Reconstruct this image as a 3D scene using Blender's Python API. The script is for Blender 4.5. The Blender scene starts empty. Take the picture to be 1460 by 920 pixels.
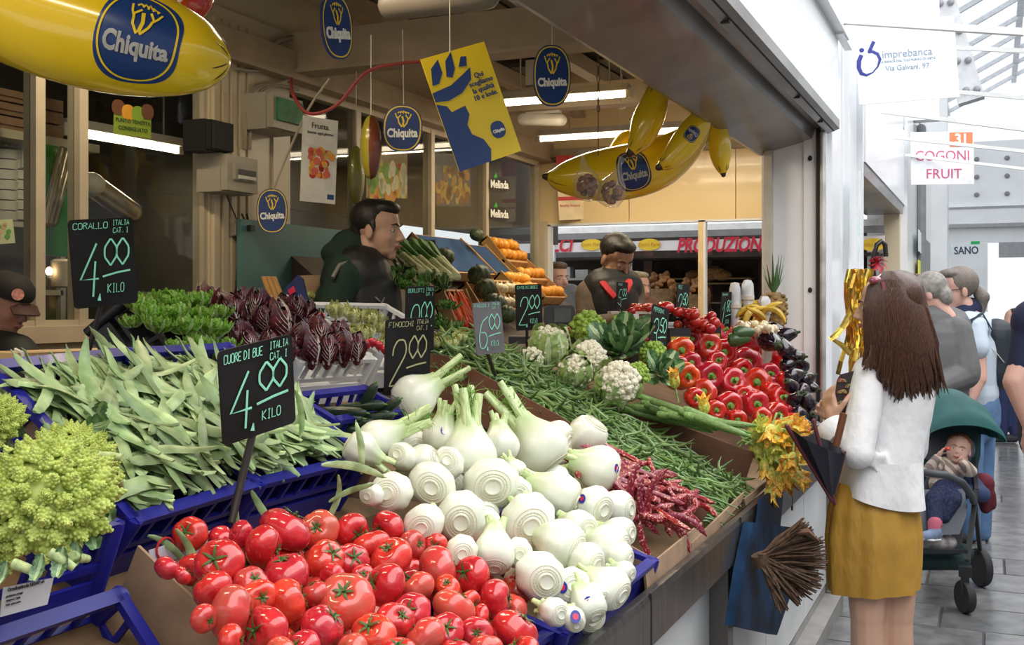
import bpy, math, random
import numpy as np
from mathutils import Vector, Matrix, Euler, Quaternion
R = math.radians
random.seed(7); np.random.seed(7)
C = bpy.context.scene.collection
# ---------------------------------------------------------------- camera
F, H = 1600.0, 1.55
TH = math.atan(686.0 / F)
SN, CS = math.sin(TH), math.cos(TH)
cam_d = bpy.data.cameras.new('camera'); cam = bpy.data.objects.new('camera', cam_d); C.objects.link(cam)
cam.location = (0, 0, H); cam.rotation_euler = (R(90), 0, TH)
cam_d.sensor_width = 36; cam_d.lens = 36 * F / 1460.0
cam_d.shift_y = -27.0 / 1460.0; cam_d.clip_start = .02; cam_d.clip_end = 200
cam_d.dof.use_dof = False
bpy.context.scene.camera = cam
# ---------------------------------------------------------------- world, lights, exposure
sc = bpy.context.scene
sc.view_settings.view_transform = 'Standard'; sc.view_settings.look = 'None'
sc.view_settings.gamma = 1; sc.view_settings.use_curve_mapping = False
sc.view_settings.exposure = 0.14
w = bpy.data.worlds.new('sky'); sc.world = w; w.use_nodes = True
bg = w.node_tree.nodes['Background']
bg.inputs[0].default_value = (.93, .97, 1.0, 1); bg.inputs[1].default_value = 1.0
def area(name, loc, rot, sx, sy, power, col):
    l = bpy.data.lights.new(name, 'AREA'); l.shape = 'RECTANGLE'; l.size = sx; l.size_y = sy
    l.energy = power; l.color = col
    o = bpy.data.objects.new(name, l); o.location = loc; o.rotation_euler = rot; C.objects.link(o); return o
area('glass_roof_daylight', (1.6, 4.0, 5.6), (0, R(22), 0), 4.0, 16.0, 600, (1.0, .985, .96))
# ---------------------------------------------------------------- pixel rays and frames
Rt = Vector((CS, SN, 0)); Dp = Vector((-SN, CS, 0)); Up = Vector((0, 0, 1)); EYE = Vector((0, 0, H))
def ray(px, py):
    return Dp + Rt * ((px - 730) / F) + Up * (-(py - 433) / F)
def P(px, py, X=None, Y=None, Z=None, d=None):
    r = ray(px, py)
    if X is not None: t = X / r.x
    elif Y is not None: t = Y / r.y
    elif Z is not None: t = (Z - H) / r.z
    else: t = d
    return EYE + r * t
def on_slope(px, py, x0, z0, k):       # where a sight line meets the slope z = z0 + k (x0 - x)
    r = ray(px, py); t = (z0 + k * x0 - H) / (r.z + k * r.x)
    return EYE + r * t, t
# ---------------------------------------------------------------- materials
MATS = {}
def M(name, col, rough=.5, var=.08, scale=12, bump=0, metal=0, coat=0, sss=0, rnd=0, emis=0, alpha=1, trans=0, col2=None, spec=.5, detail=3, stretch=None, bscale=None, ecol=None, lo=.35, hi=.65):
    if name in MATS: return MATS[name]
    m = bpy.data.materials.new(name); m.use_nodes = True; n = m.node_tree.nodes; L = m.node_tree.links
    b = n['Principled BSDF']; b.inputs['Roughness'].default_value = rough; b.inputs['Metallic'].default_value = metal
    b.inputs['Specular IOR Level'].default_value = spec
    if coat: b.inputs['Coat Weight'].default_value = coat; b.inputs['Coat Roughness'].default_value = .08
    if sss:
        b.inputs['Subsurface Weight'].default_value = sss; b.inputs['Subsurface Scale'].default_value = .01
        b.inputs['Subsurface Radius'].default_value = (1, .5, .3)
    if alpha < 1: b.inputs['Alpha'].default_value = alpha
    if trans: b.inputs['Transmission Weight'].default_value = trans
    tc = n.new('ShaderNodeTexCoord'); mp = n.new('ShaderNodeMapping'); L.new(tc.outputs['Object'], mp.inputs[0])
    if stretch: mp.inputs['Scale'].default_value = stretch
    nz = n.new('ShaderNodeTexNoise'); nz.inputs['Scale'].default_value = scale; nz.inputs['Detail'].default_value = detail
    L.new(mp.outputs[0], nz.inputs['Vector'])
    cr = n.new('ShaderNodeValToRGB'); e = cr.color_ramp.elements
    c1 = tuple(max(0, x * (1 - var)) for x in col) + (1,); c2 = tuple(min(1, x * (1 + var)) for x in (col2 or col)) + (1,)
    e[0].color = c1; e[1].color = c2; e[0].position = lo; e[1].position = hi
    L.new(nz.outputs[0], cr.inputs[0]); out = cr.outputs[0]
    if rnd:
        oi = n.new('ShaderNodeObjectInfo'); hs = n.new('ShaderNodeHueSaturation')
        mr = n.new('ShaderNodeMapRange'); mr.inputs['To Min'].default_value = 1 - rnd; mr.inputs['To Max'].default_value = 1 + rnd
        mh = n.new('ShaderNodeMapRange'); mh.inputs['To Min'].default_value = .5 - rnd * .05; mh.inputs['To Max'].default_value = .5 + rnd * .05
        L.new(oi.outputs['Random'], mr.inputs[0]); L.new(oi.outputs['Random'], mh.inputs[0])
        L.new(mr.outputs[0], hs.inputs['Value']); L.new(mh.outputs[0], hs.inputs['Hue']); L.new(out, hs.inputs['Color']); out = hs.outputs[0]
    L.new(out, b.inputs['Base Color'])
    if bump:
        nb = n.new('ShaderNodeTexNoise'); nb.inputs['Scale'].default_value = bscale or scale * 3; nb.inputs['Detail'].default_value = 4
        L.new(mp.outputs[0], nb.inputs['Vector'])
        bp = n.new('ShaderNodeBump'); bp.inputs['Strength'].default_value = bump; bp.inputs['Distance'].default_value = .004 if (bscale or 99) > 20 else .02
        L.new(nb.outputs[0], bp.inputs['Height']); L.new(bp.outputs[0], b.inputs['Normal'])
    if emis:
        b.inputs['Emission Strength'].default_value = emis; b.inputs['Emission Color'].default_value = tuple(ecol or col) + (1,)
    MATS[name] = m; return m
def clear_mat(name, tint=(.92, .94, .93), gl=.06, rough=.03, body=0, bcol=(.8, .8, .8)):
    m = bpy.data.materials.new(name); m.use_nodes = True; n = m.node_tree.nodes; L = m.node_tree.links; n.clear()
    o = n.new('ShaderNodeOutputMaterial'); t = n.new('ShaderNodeBsdfTransparent'); t.inputs[0].default_value = tint + (1,); g_ = n.new('ShaderNodeBsdfGlossy'); g_.inputs['Roughness'].default_value = rough
    lw = n.new('ShaderNodeLayerWeight'); lw.inputs[0].default_value = .5; pw = n.new('ShaderNodeMath'); pw.operation = 'POWER'; pw.inputs[1].default_value = 4; L.new(lw.outputs['Facing'], pw.inputs[0]); ma = n.new('ShaderNodeMath'); ma.operation = 'MULTIPLY_ADD'; ma.inputs[1].default_value = .4; ma.inputs[2].default_value = .03; L.new(pw.outputs[0], ma.inputs[0]); mx = n.new('ShaderNodeMixShader'); L.new(ma.outputs[0], mx.inputs[0]); L.new(t.outputs[0], mx.inputs[1]); L.new(g_.outputs[0], mx.inputs[2]); out = mx.outputs[0]
    if body:
        d = n.new('ShaderNodeBsdfDiffuse'); d.inputs[0].default_value = bcol + (1,); m2 = n.new('ShaderNodeMixShader'); m2.inputs[0].default_value = body; L.new(out, m2.inputs[1]); L.new(d.outputs[0], m2.inputs[2]); out = m2.outputs[0]
    L.new(out, o.inputs[0]); MATS[name] = m; return m
# ---------------------------------------------------------------- geometry builder
class G:
    def __init__(s): s.v = []; s.f = []; s.m = []; s.cur = 0
    def add(s, v, f, X=None):
        o = len(s.v)
        for p in v:
            p = Vector(p); s.v.append(X @ p if X is not None else p)
        for q in f: s.f.append([i + o for i in q]); s.m.append(s.cur)
        return s
    def mi(s, i): s.cur = i; return s
    def merge(s, g, X=None):
        o = len(s.v)
        for p in g.v: s.v.append(X @ Vector(p) if X is not None else Vector(p))
        for q in g.f: s.f.append([i + o for i in q])
        s.m += list(g.m); return s
    def box(s, c, d, X=None):
        x, y, z = (d[0] / 2, d[1] / 2, d[2] / 2)
        v = [(c[0] + i * x, c[1] + j * y, c[2] + k * z) for i in (-1, 1) for j in (-1, 1) for k in (-1, 1)]
        return s.add(v, [(0, 1, 3, 2), (4, 6, 7, 5), (0, 4, 5, 1), (2, 3, 7, 6), (0, 2, 6, 4), (1, 5, 7, 3)], X)
    def bb(s, a, b, X=None): return s.box([(a[i] + b[i]) / 2 for i in range(3)], [abs(a[i] - b[i]) for i in range(3)], X)
    def bar(s, a, b, w, h, up=Up):
        a, b = Vector(a), Vector(b); d = b - a
        if abs(d.normalized().dot(up)) > .98: up = Vector((1, 0, 0))
        x = d.cross(up).normalized(); u = x.cross(d).normalized()
        v = [p + x * i * w / 2 + u * j * h / 2 for p in (a, b) for i, j in ((-1, -1), (1, -1), (1, 1), (-1, 1))]
        return s.add(v, [(3, 2, 1, 0), (4, 5, 6, 7), (0, 1, 5, 4), (1, 2, 6, 5), (2, 3, 7, 6), (3, 0, 4, 7)])
    def tube(s, path, rad, n=8, caps=True, flat=1.0, up=None):
        path = [Vector(p) for p in path]; k = len(path)
        if not hasattr(rad, '__len__'): rad = [rad] * k
        v = []; u = None
        for i, p in enumerate(path):
            t = (path[min(i + 1, k - 1)] - path[max(i - 1, 0)])
            t = t.normalized() if t.length > 1e-9 else Vector((0, 0, 1))
            if u is None:
                u = Vector(up) if up is not None else (Vector((0, 0, 1)) if abs(t.z) < .9 else Vector((1, 0, 0)))
            u = (u - t * u.dot(t)); u = u.normalized() if u.length > 1e-6 else t.orthogonal().normalized()
            b = t.cross(u)
            for j in range(n):
                a = 2 * math.pi * j / n
                v.append(p + u * math.cos(a) * rad[i] * flat + b * math.sin(a) * rad[i])
        f = [(i * n + j, i * n + (j + 1) % n, (i + 1) * n + (j + 1) % n, (i + 1) * n + j) for i in range(k - 1) for j in range(n)]
        if caps: f += [tuple(range(n))[::-1], tuple((k - 1) * n + j for j in range(n))]
        return s.add(v, f)
    def lathe(s, prof, n=16, X=None, mod=None):
        v = []
        for r, z in prof:
            for j in range(n):
                a = 2 * math.pi * j / n; q = r * (mod(a, z) if mod else 1)
                v.append((q * math.cos(a), q * math.sin(a), z))
        k = len(prof)
        f = [(i * n + j, i * n + (j + 1) % n, (i + 1) * n + (j + 1) % n, (i + 1) * n + j) for i in range(k - 1) for j in range(n)]
        if prof[0][0] > 1e-6: f.append(tuple(range(n))[::-1])
        if prof[-1][0] > 1e-6: f.append(tuple((k - 1) * n + j for j in range(n)))
        return s.add(v, f, X)
    def ell(s, c, r, n=14, m=9, X=None):
        T = Matrix.Translation(Vector(c)) @ Matrix.Diagonal(Vector((r[0], r[1], r[2], 1)))
        if X is not None: T = X @ T
        return s.lathe([(max(math.sin(math.pi * i / m), 1e-4), -math.cos(math.pi * i / m)) for i in range(m + 1)], n, T)
    def cap(s, a, ra, b, rb, n=12):
        a, b = Vector(a), Vector(b); d = b - a
        t = d.normalized() if d.length > 1e-6 else Vector((0, 0, 1))
        path = []; rad = []
        for i in range(5):
            q = math.pi / 2 * i / 4; path.append(a - t * ra * math.cos(q)); rad.append(max(ra * math.sin(q), .0004))
        for i in range(5):
            q = math.pi / 2 * i / 4; path.append(b + t * rb * math.sin(q)); rad.append(max(rb * math.cos(q), .0004))
        return s.tube(path, rad, n)
    def grid(s, fn, nu, nv, thick=0):
        v = [fn(i / nu, j / nv) for i in range(nu + 1) for j in range(nv + 1)]
        f = [(i * (nv + 1) + j, (i + 1) * (nv + 1) + j, (i + 1) * (nv + 1) + j + 1, i * (nv + 1) + j + 1) for i in range(nu) for j in range(nv)]
        return s.add(v, f)
    def poly(s, pts, th=.002, X=None):          # flat outline extruded along local z
        n = len(pts); v = [(p[0], p[1], 0) for p in pts] + [(p[0], p[1], th) for p in pts]
        f = [tuple(range(n))[::-1], tuple(range(n, 2 * n))] + [(i, (i + 1) % n, n + (i + 1) % n, n + i) for i in range(n)]
        return s.add(v, f, X)
    def mesh(s, name, mats, smooth=True):
        me = bpy.data.meshes.new(name); me.from_pydata([tuple(p) for p in s.v], [], s.f)
        for m in (mats if isinstance(mats, (list, tuple)) else [mats]): me.materials.append(m)
        if any(s.m): me.polygons.foreach_set('material_index', s.m)
        if smooth:
            me.polygons.foreach_set('use_smooth', [True] * len(s.f)); 
            try: me.set_sharp_from_angle(angle=R(50))
            except Exception: pass
        me.update(); return me
def obj(name, g, mat, parent=None, smooth=True, link=True):
    me = g if isinstance(g, bpy.types.Mesh) else g.mesh(name, mat, smooth)
    o = bpy.data.objects.new(name, me); o.parent = parent
    if link: C.objects.link(o)
    return o
def tag(o, label=None, cat=None, group=None, kind=None):
    if label: o['label'] = label
    if cat: o['category'] = cat
    if group: o['group'] = group
    if kind: o['kind'] = kind
    return o
def struct(name, g, mat, smooth=False, parent=None):
    o = obj(name, g, mat, parent, smooth)
    if not parent: o['kind'] = 'structure'
    return o
def thing(name, label, cat, loc=(0, 0, 0), rot=None, group=None):
    o = bpy.data.objects.new(name, None); C.objects.link(o); o.empty_display_size = .05
    o.matrix_basis = (Matrix.Translation(Vector(loc)) @ (rot.to_4x4() if rot is not None else Matrix.Identity(4)))
    return tag(o, label, cat, group)
# kinds: one mesh per part, copies share the mesh data
class Kind:
    def __init__(s, name, mesh=None, parts=()): s.name = name; s.mesh = mesh; s.parts = list(parts); s.first = None
    def put(s, X, label, cat, group=None):
        if s.first is None:
            r = bpy.data.objects.new(s.name, s.mesh); s.first = (r, [])
            for pn, me, px, *lab in s.parts:
                q = bpy.data.objects.new(pn, me); q.parent = r
                if px is not None: q.matrix_basis = px
                if lab: q['label'] = lab[0]
                s.first[1].append(q)
            ro, kids = s.first
        else:
            ro = s.first[0].copy(); kids = []
            for k in s.first[1]:
                q = k.copy(); q.parent = ro; kids.append(q)
        C.objects.link(ro)
        for q in kids: C.objects.link(q)
        ro.matrix_basis = X; tag(ro, label, cat, group)
        return ro
def frame(o, z, x=None):       # matrix with local z along z
    z = Vector(z).normalized(); x = Vector(x) if x is not None else z.orthogonal()
    x = (x - z * x.dot(z)); x = x.normalized() if x.length > 1e-5 else z.orthogonal().normalized(); y = z.cross(x)
    m = Matrix((x, y, z)).transposed().to_4x4(); m.translation = Vector(o); return m
def sc_(k): return Matrix.Diagonal(Vector((k, k, k, 1))) if not hasattr(k, '__len__') else Matrix.Diagonal(Vector((*k, 1)))
def rr(a, b): return random.uniform(a, b)
def rdir(): 
    v = Vector((random.gauss(0, 1), random.gauss(0, 1), random.gauss(0, 1))); return v.normalized()
def cell_labels(items, box, hn, vn, base):
    '''one label per thing of a heap: its place by column and row names, then its rank inside that cell'''
    cells = {}
    for i, (x, y) in enumerate(items):
        cx = min(len(hn) - 1, max(0, int((x - box[0]) / (box[2] - box[0]) * len(hn)))); cy = min(len(vn) - 1, max(0, int((y - box[1]) / (box[3] - box[1]) * len(vn)))); cells.setdefault((cx, cy), []).append(i)
    out = {}; rk = {1: ['the'], 2: ['left', 'right'], 3: ['leftmost', 'middle', 'rightmost'], 4: ['leftmost', 'second', 'third', 'rightmost']}
    for (cx, cy), L in cells.items():
        L.sort(key=lambda i: items[i][0])
        for n_, i in enumerate(L):
            k = rk.get(len(L)); pre = k[n_] if k else ['first', 'second', 'third', 'fourth', 'fifth', 'sixth', 'seventh', 'eighth'][min(n_, 7)] + ' from left'
            out[i] = '%s%s, %s %s' % ('' if pre == 'the' else pre + ' ', base, vn[cy], hn[cx])
    return out
# ---------------------------------------------------------------- writing
def fmesh(txt, size=1, bold=0, shear=0, sx=1.0, ex=.0015, align='CENTER'):
    cu = bpy.data.curves.new('t', 'FONT'); cu.body = txt; cu.size = size; cu.extrude = ex; cu.offset = bold
    cu.align_x = align; cu.align_y = 'CENTER'; cu.shear = shear; cu.resolution_u = 3
    o = bpy.data.objects.new('t', cu); C.objects.link(o)
    me = bpy.data.meshes.new_from_object(o); 
    g = G(); g.v = [Vector((v.co.x * sx, v.co.y, v.co.z)) for v in me.vertices]; g.f = [list(p.vertices) for p in me.polygons]; g.m = [0] * len(g.f)
    bpy.data.objects.remove(o); bpy.data.curves.remove(cu); bpy.data.meshes.remove(me); return g
SF = {'A': '00 26 40|12 32', 'B': '00 06 36 45 34 03|34 42 41 30 00', 'C': '45 36 16 05 01 10 30 41', 'D': '00 06 26 44 42 20 00', 'E': '46 06 00 40|03 33',
 'F': '46 06 00|03 33', 'G': '45 36 16 05 01 10 30 41 43 23', 'I': '10 30|20 26|16 36', 'K': '00 06|46 03 40', 'L': '06 00 40', 'N': '00 06 40 46',
 'O': '10 01 05 16 36 45 41 30 10', 'R': '00 06 36 45 34 03|23 40', 'T': '06 46|20 26', 'U': '06 01 10 30 41 46', 'V': '06 20 46', 'H': '00 06|40 46|03 43', 'M': '00 06 23 46 40',
 'P': '00 06 36 45 34 03', 'S': '45 36 16 05 14 33 42 30 10 01', 'Z': '06 46 00 40', '.': '20 21', '1': '04 26 20', '0': '20 11 02 04 15 26 35 44 42 31 20',
 '2': '04 05 16 36 45 44 22 00 10 40', '3': '05 16 36 45 44 33 13|33 42 41 30 10 01', '4': '36 02 42|34 30', '5': '46 16 03 33 42 41 30 01', '6': '46 15 02 10 30 41 42 33 13', '8': '23 05 16 36 45 23 02 11 20 31 42 23', ' ': ''}
def stroke(g, txt, x, y, cw, ch, lw, gap=.35, sl=0, z=.0016):
    for chh in txt:
        for st in SF.get(chh, '').split('|'):
            p = [(int(a[0]) / 4, int(a[1]) / 6) for a in st.split()]
            if len(p) > 3:      # soften corners like chalk writing
                q = [p[0]]
                for i in range(1, len(p) - 1):
                    for t in (.2,): q.append((p[i][0] * (1 - t) + p[i - 1][0] * t, p[i][1] * (1 - t) + p[i - 1][1] * t)); q.append((p[i][0] * (1 - t) + p[i + 1][0] * t, p[i][1] * (1 - t) + p[i + 1][1] * t))
                q.append(p[-1]); p = q
            if len(p) > 1:
                g.tube([(x + a * cw + b * ch * sl, y + b * ch, z) for a, b in p], lw / 2, 5, flat=.25, up=(0, 0, 1))
        x += cw * (1 + gap) if chh != ' ' else cw * .7
    return x
# ================================================================ THE SETTING
WHITE = M('white_enamel', (.80, .82, .85), .28, .03, 2, coat=.3)
CREAM = M('cream_enamel', (.62, .53, .38), .4, .06, 3, col2=(.58, .48, .33))
YEL = M('yellow_panel', (.86, .66, .36), .3, .03, 2, coat=.4)
STEEL = M('brushed_steel', (.17, .16, .155), .30, .2, 6, bump=.04, metal=.85, stretch=(1, 12, 1))
STEELD = M('shutter_steel', (.16, .145, .135), .36, .25, 3, metal=.35, stretch=(1, 1, 1), coat=.25)
DARK = M('dark_recess', (.018, .016, .014), .8, .2, 4)
BEIGE = M('ceiling_beam_paint', (.40, .31, .21), .55, .1, 5)
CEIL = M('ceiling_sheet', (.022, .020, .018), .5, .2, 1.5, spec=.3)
GLASS = clear_mat('pane_glass')
STONE = M('floor_stone', (.15, .15, .152), .22, .28, 7, bump=.12, rnd=.22, detail=6, spec=.6)
XB, YF = -2.9, 7.30                    # back wall and far wall of the stall
# ---- floor with separate stone slabs
g = G(); g.bb((-6, -2, -.06), (7, 32, -.012)); floor = struct('floor', g, M('floor_joint', (.06, .06, .06), .7))
tm = []
for wd in (.80,):
    for k in range(3):
        g = G(); a, b, t = wd / 2 - .004, .206, .012; e = .004
        v = [(-a, -b, -t), (a, -b, -t), (a, b, -t), (-a, b, -t), (-a + e, -b + e, 0), (a - e, -b + e, 0), (a - e, b - e, 0), (-a + e, b - e, 0)]
        g.add(v, [(0, 1, 5, 4), (1, 2, 6, 5), (2, 3, 7, 6), (3, 0, 4, 7), (4, 5, 6, 7)]); tm.append(g.mesh('slab', STONE, False))
cnt = 0
for r in range(42):
    y = 2.6 + .42 * r
    for k in range(6):
        x = -.9 + .80 * k + (.36 if r % 2 else .06) + .1 * ((r * 7) % 3)
        if cnt < 290:
            o = bpy.data.objects.new('tile', tm[(r + k) % 3]); o.parent = floor; C.objects.link(o); o.location = (x, y, rr(-.001, .001)); cnt += 1
# ---- the stall row on the other side of the hall, and the hall behind the viewer
g = G(); g.bb((4.2, -6, 0), (4.4, 23, 3.6)); g.bb((-6, -6.2, 0), (4.4, -6, 3.6)); struct('wall_opposite', g, M('opposite_row', (.30, .29, .28), .6, .3, .6))
# ---- stall front: posts, fascia, roller shutter box
g = G(); g.bb((-1.12, 5.95, 0), (-.80, 6.06, 2.5)); g.bb((-.90, 5.93, 0), (-.84, 5.96, 2.5)); struct('trim_1', g, WHITE)
g = G(); g.bb((-1.10, 5.90, 0), (-1.06, 5.95, 2.36)); struct('trim_2', g, M('jamb_edge', (.5, .47, .42), .5))
g = G(); g.bb((-.835, 5.90, 0), (-.815, 5.93, 2.45)); struct('trim_3', g, DARK)
g = G(); g.cap((-.80, 5.90, .9), .016, (-.80, 5.90, 2.42), .016); struct('trim_4', g, M('galvanised', (.5, .5, .48), .5, .2, 8, metal=.5), True)
for z in (1.62, 2.3):
    g = G(); g.ell((-.868, 5.925, z), (.011, .006, .014)); struct('trim_5', g, DARK, True)
g = G(); g.bb((-1.12, 6.06, 0), (-.775, 7.28, 3.9)); g.bb((-.775, 6.45, 0), (-.768, 6.452, 3.9)); struct('wall_right', g, WHITE)
g = G(); g.bb((-.79, 6.62, 0), (-.755, 6.66, 4.2)); g.bb((-.79, 7.22, 0), (-.74, 7.28, 4.2)); struct('trim_6', g, WHITE)
g = G(); g.bb((-.80, -1, 2.47), (-.74, 6.02, 3.9)); struct('wall_front', g, WHITE)          # glossy white fascia
g = G(); g.bb((-.74, -1, 2.93), (-.69, 6.1, 3.0)); struct('trim_7', g, WHITE)
# underside of the awning housing: sloping dark steel
g = G()
prof = [(-.73, 2.50), (-.73, 2.455), (-.79, 2.43), (-.80, 2.46), (-.84, 2.455), (-.86, 2.40), (-1.13, 2.335), (-1.15, 2.34), (-1.15, 2.40), (-.9, 2.52)]
n = len(prof); v = [(x, -1, z) for x, z in prof] + [(x, 6.0, z) for x, z in prof]
g.add(v, [(i, (i + 1) % n, n + (i + 1) % n, n + i) for i in range(n)] + [tuple(range(n))[::-1], tuple(range(n, 2 * n))])
struct('trim_8', g, STEELD)
g = G()
for y in (2.2, 3.5, 4.9, 5.6): g.box((-.775, y, 2.437), (.03, .02, .012))
g.bar((-.76, -1, 2.447), (-.76, 6, 2.447), .01, .01); struct('trim_9', g, DARK)
# ---- ceiling of the stall
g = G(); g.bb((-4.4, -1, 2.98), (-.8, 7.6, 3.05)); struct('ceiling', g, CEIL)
def beam(a, b, w, h, i, mat=BEIGE):
    g = G(); g.bar(a, b, w, h)
    g.bar(Vector(a) + Vector((0, 0, -h / 2)), Vector(b) + Vector((0, 0, -h / 2)), w * 1.35, .018); struct('trim_%d' % i, g, mat)
beam((-3.0, 4.22, 2.66), (-1.1, 4.22, 2.66), .10, .17, 10)
beam((-3.0, 5.75, 2.68), (-1.1, 5.75, 2.68), .08, .12, 11)
beam((-3.0, 2.0, 2.70), (-1.1, 2.0, 2.70), .08, .12, 12)
for i, x in enumerate((-2.62, -2.1, -1.62)):
    beam((x, -1, 2.88), (x, 7.3, 2.88), .06, .08, 13 + i)
beam((-2.86, -1, 2.60), (-2.86, 7.3, 2.60), .09, .12, 16)
# shiny sheet panels of the ceiling further in
g = G()
for i in range(2):
    for x0 in (-2.56, -2.04, -1.56): g.bb((x0 + .02, 4.35 + 1.55 * i, 2.90), (x0 + .40, 5.62 + 1.5 * i, 2.915))
struct('trim_17', g, M('glossy_ceiling_sheet', (.16, .155, .15), .16, .2, 2, metal=.6))
# ---- back wall of the stall: parapet, mullions, glazing
g = G(); g.bb((XB - .06, -1, 0), (XB, 7.4, 1.42)); g.bb((XB - .06, -1, 2.62), (XB, 7.4, 3.0)); wall = struct('wall_left', g, CREAM)
SILL = M('sill_paint', (.58, .45, .30), .45, .1, 6)
g = G(); g.bb((XB - .05, -1, 1.42), (XB + .05, 4.2, 1.475)); g.bb((XB + .0, -1, 1.34), (XB + .03, 4.2, 1.36)); struct('trim_18', g, SILL)
def yb(px, X=XB): return P(px, 433, X=X).y
FR = M('window_frame_paint', (.50, .42, .30), .45, .08, 5)
def window(idx, y0, y1, z0, z1, muls, X=XB):
    g = G()
    for y in (y0, y1): g.bb((X - .035, y - .018, z0), (X + .02, y + .018, z1))
    for z in (z0, z1): g.bb((X - .035, y0, z - .02), (X + .02, y1, z + .02))
    o = struct('window_%d' % idx, g, FR)
    for m in muls: obj('mullion', G().bb((X - .03, m - .02, z0), (X + .025, m + .02, z1)), FR, o, False)
    ys = [y0] + list(muls) + [y1]
    for a, b in zip(ys, ys[1:]): obj('pane', G().bb((X - .004, a + .02, z0 + .02), (X, b - .02, z1 - .02)), GLASS, o, False)
    return o
window(1, 1.6, yb(289), 1.475, 2.6, [yb(50), yb(112)])
window(2, yb(404), YF - .12, 1.42, 2.52, [yb(481) + .16, yb(612), yb(690)])
# lit lower band of window 2: added dark panels shut the sky out above and below it
g = G(); g.bb((-3.25, 4.3, 2.02), (-3.2, 8.4, 3.0)); g.bb((-3.25, 4.3, 0), (-3.2, 8.4, 1.70)); struct('trim_52', g, M('dark_backing_outside', (.07, .055, .04), .7, .2, 3))
# pillar with ribbed siding between the windows
g = G(); g.bb((XB - .05, yb(290), 1.3), (XB + .03, yb(402), 2.75))
for k in range(5): g.bb((XB + .03, yb(293) + k * .055, 1.3), (XB + .045, yb(293) + k * .055 + .035, 2.7))
g.bb((XB + .03, yb(379), 1.62), (XB + .04, yb(403), 2.42)); struct('trim_19', g, CREAM)
# dim room behind window 1 and its contents
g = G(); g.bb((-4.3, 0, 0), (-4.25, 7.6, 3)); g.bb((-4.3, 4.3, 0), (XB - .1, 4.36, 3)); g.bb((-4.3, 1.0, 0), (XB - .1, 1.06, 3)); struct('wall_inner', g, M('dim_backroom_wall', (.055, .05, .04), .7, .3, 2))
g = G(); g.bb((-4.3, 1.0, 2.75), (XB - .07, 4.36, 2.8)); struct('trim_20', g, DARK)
# window-like frames seen in the room behind
g = G()
for a, b in ((2.9, 3.2), (3.35, 3.95)):
    for y in (a, b): g.bb((-3.98, y - .015, 1.2), (-3.95, y + .015, 1.9))
    for z in (1.35, 1.6, 1.9): g.bb((-3.98, a, z - .012), (-3.95, b, z + .012))
struct('trim_21', g, M('inner_frame', (.25, .22, .18), .5))
# ---- far wall: yellow panels above, open bay with cream post below
g = G(); g.bb((-3.0, YF + .02, 2.10), (-.85, YF + .07, 3.0)); fw = struct('wall_back', g, YEL)
zb = 2.105
xs = [-2.95, -2.62, P(897, 300, Y=YF).x, P(1049, 300, Y=YF).x, -.85]
for a, b in zip(xs, xs[1:]): obj('panel', G().bb((a + .003, YF, zb), (b - .003, YF + .02, 2.56)), YEL, fw, False)
g = G(); g.bb((-3.0, YF - .04, 2.56), (-.85, YF, 2.62)); struct('trim_22', g, BEIGE)
g = G(); g.bb((-2.95, YF - .06, 1.0), (P(781, 350, Y=YF).x, YF + .02, 2.12)); struct('trim_23', g, CREAM)
g = G(); g.bb((-2.95, YF, 2.09), (-.85, YF + .06, 2.105)); struct('trim_24', g, WHITE)
xm = P(1000, 400, Y=YF).x
g = G(); g.bb((xm - .022, YF, .9), (xm + .012, YF + .05, 2.1)); struct('trim_25', g, M('post_cream', (.78, .6, .36), .4))
g = G(); g.bb((xm + .012, YF, .9), (xm + .028, YF + .05, 2.1)); g.bb((P(781, 350, Y=YF).x, YF, .9), (P(785, 350, Y=YF).x, YF + .05, 2.1)); struct('trim_26', g, WHITE)
g = G(); g.bb((-2.95, YF - .02, 0), (-.85, YF + .03, 1.12)); struct('wall_low', g, CREAM)
# ---- second stall further down the hall
Y2, Y2e = 7.60, 11.0
g = G(); g.bb((-1.0, Y2, 2.47), (-.76, Y2e + .2, 3.7)); g.bb((-1.0, 7.28, 2.47), (-.77, Y2, 3.7)); struct('wall_far_fascia', g, WHITE)
g = G(); g.bb((-1.1, Y2, 2.38), (-.77, Y2e, 2.47)); struct('trim_27', g, STEELD)
g = G(); g.bb((-.94, Y2e, 0), (-.8, Y2e + .12, 2.4)); struct('trim_28', g, CREAM)
g = G(); g.bb((-1.1, Y2e + .12, 0), (-.74, Y2e + 2.2, 3.7)); g.bb((-1.1, 15, 0), (-.74, 22, 3.7)); g.bb((-1.1, 13, 2.3), (-.74, 15, 3.7)); struct('wall_far', g, WHITE)
g = G(); g.bb((-.74, 13.2, 1.0), (-.72, 14.9, 2.3)); g.cap((-.7, 12.6, 0), .05, (-.7, 12.6, 3.4), .05); struct('trim_29', g, M('far_trim_grey', (.22, .23, .24), .5))  # grey panel and pole along the far wall
g = G(); g.bb((-1.2, 7.6, 0), (-.8, 11, .85)); struct('trim_30', g, WHITE)
g = G(); g.bb((-5.5, 13.3, 0), (-1.1, 13.4, 2.4)); struct('wall_rear', g, M('rear_wall', (.5, .48, .45), .6))
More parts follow.
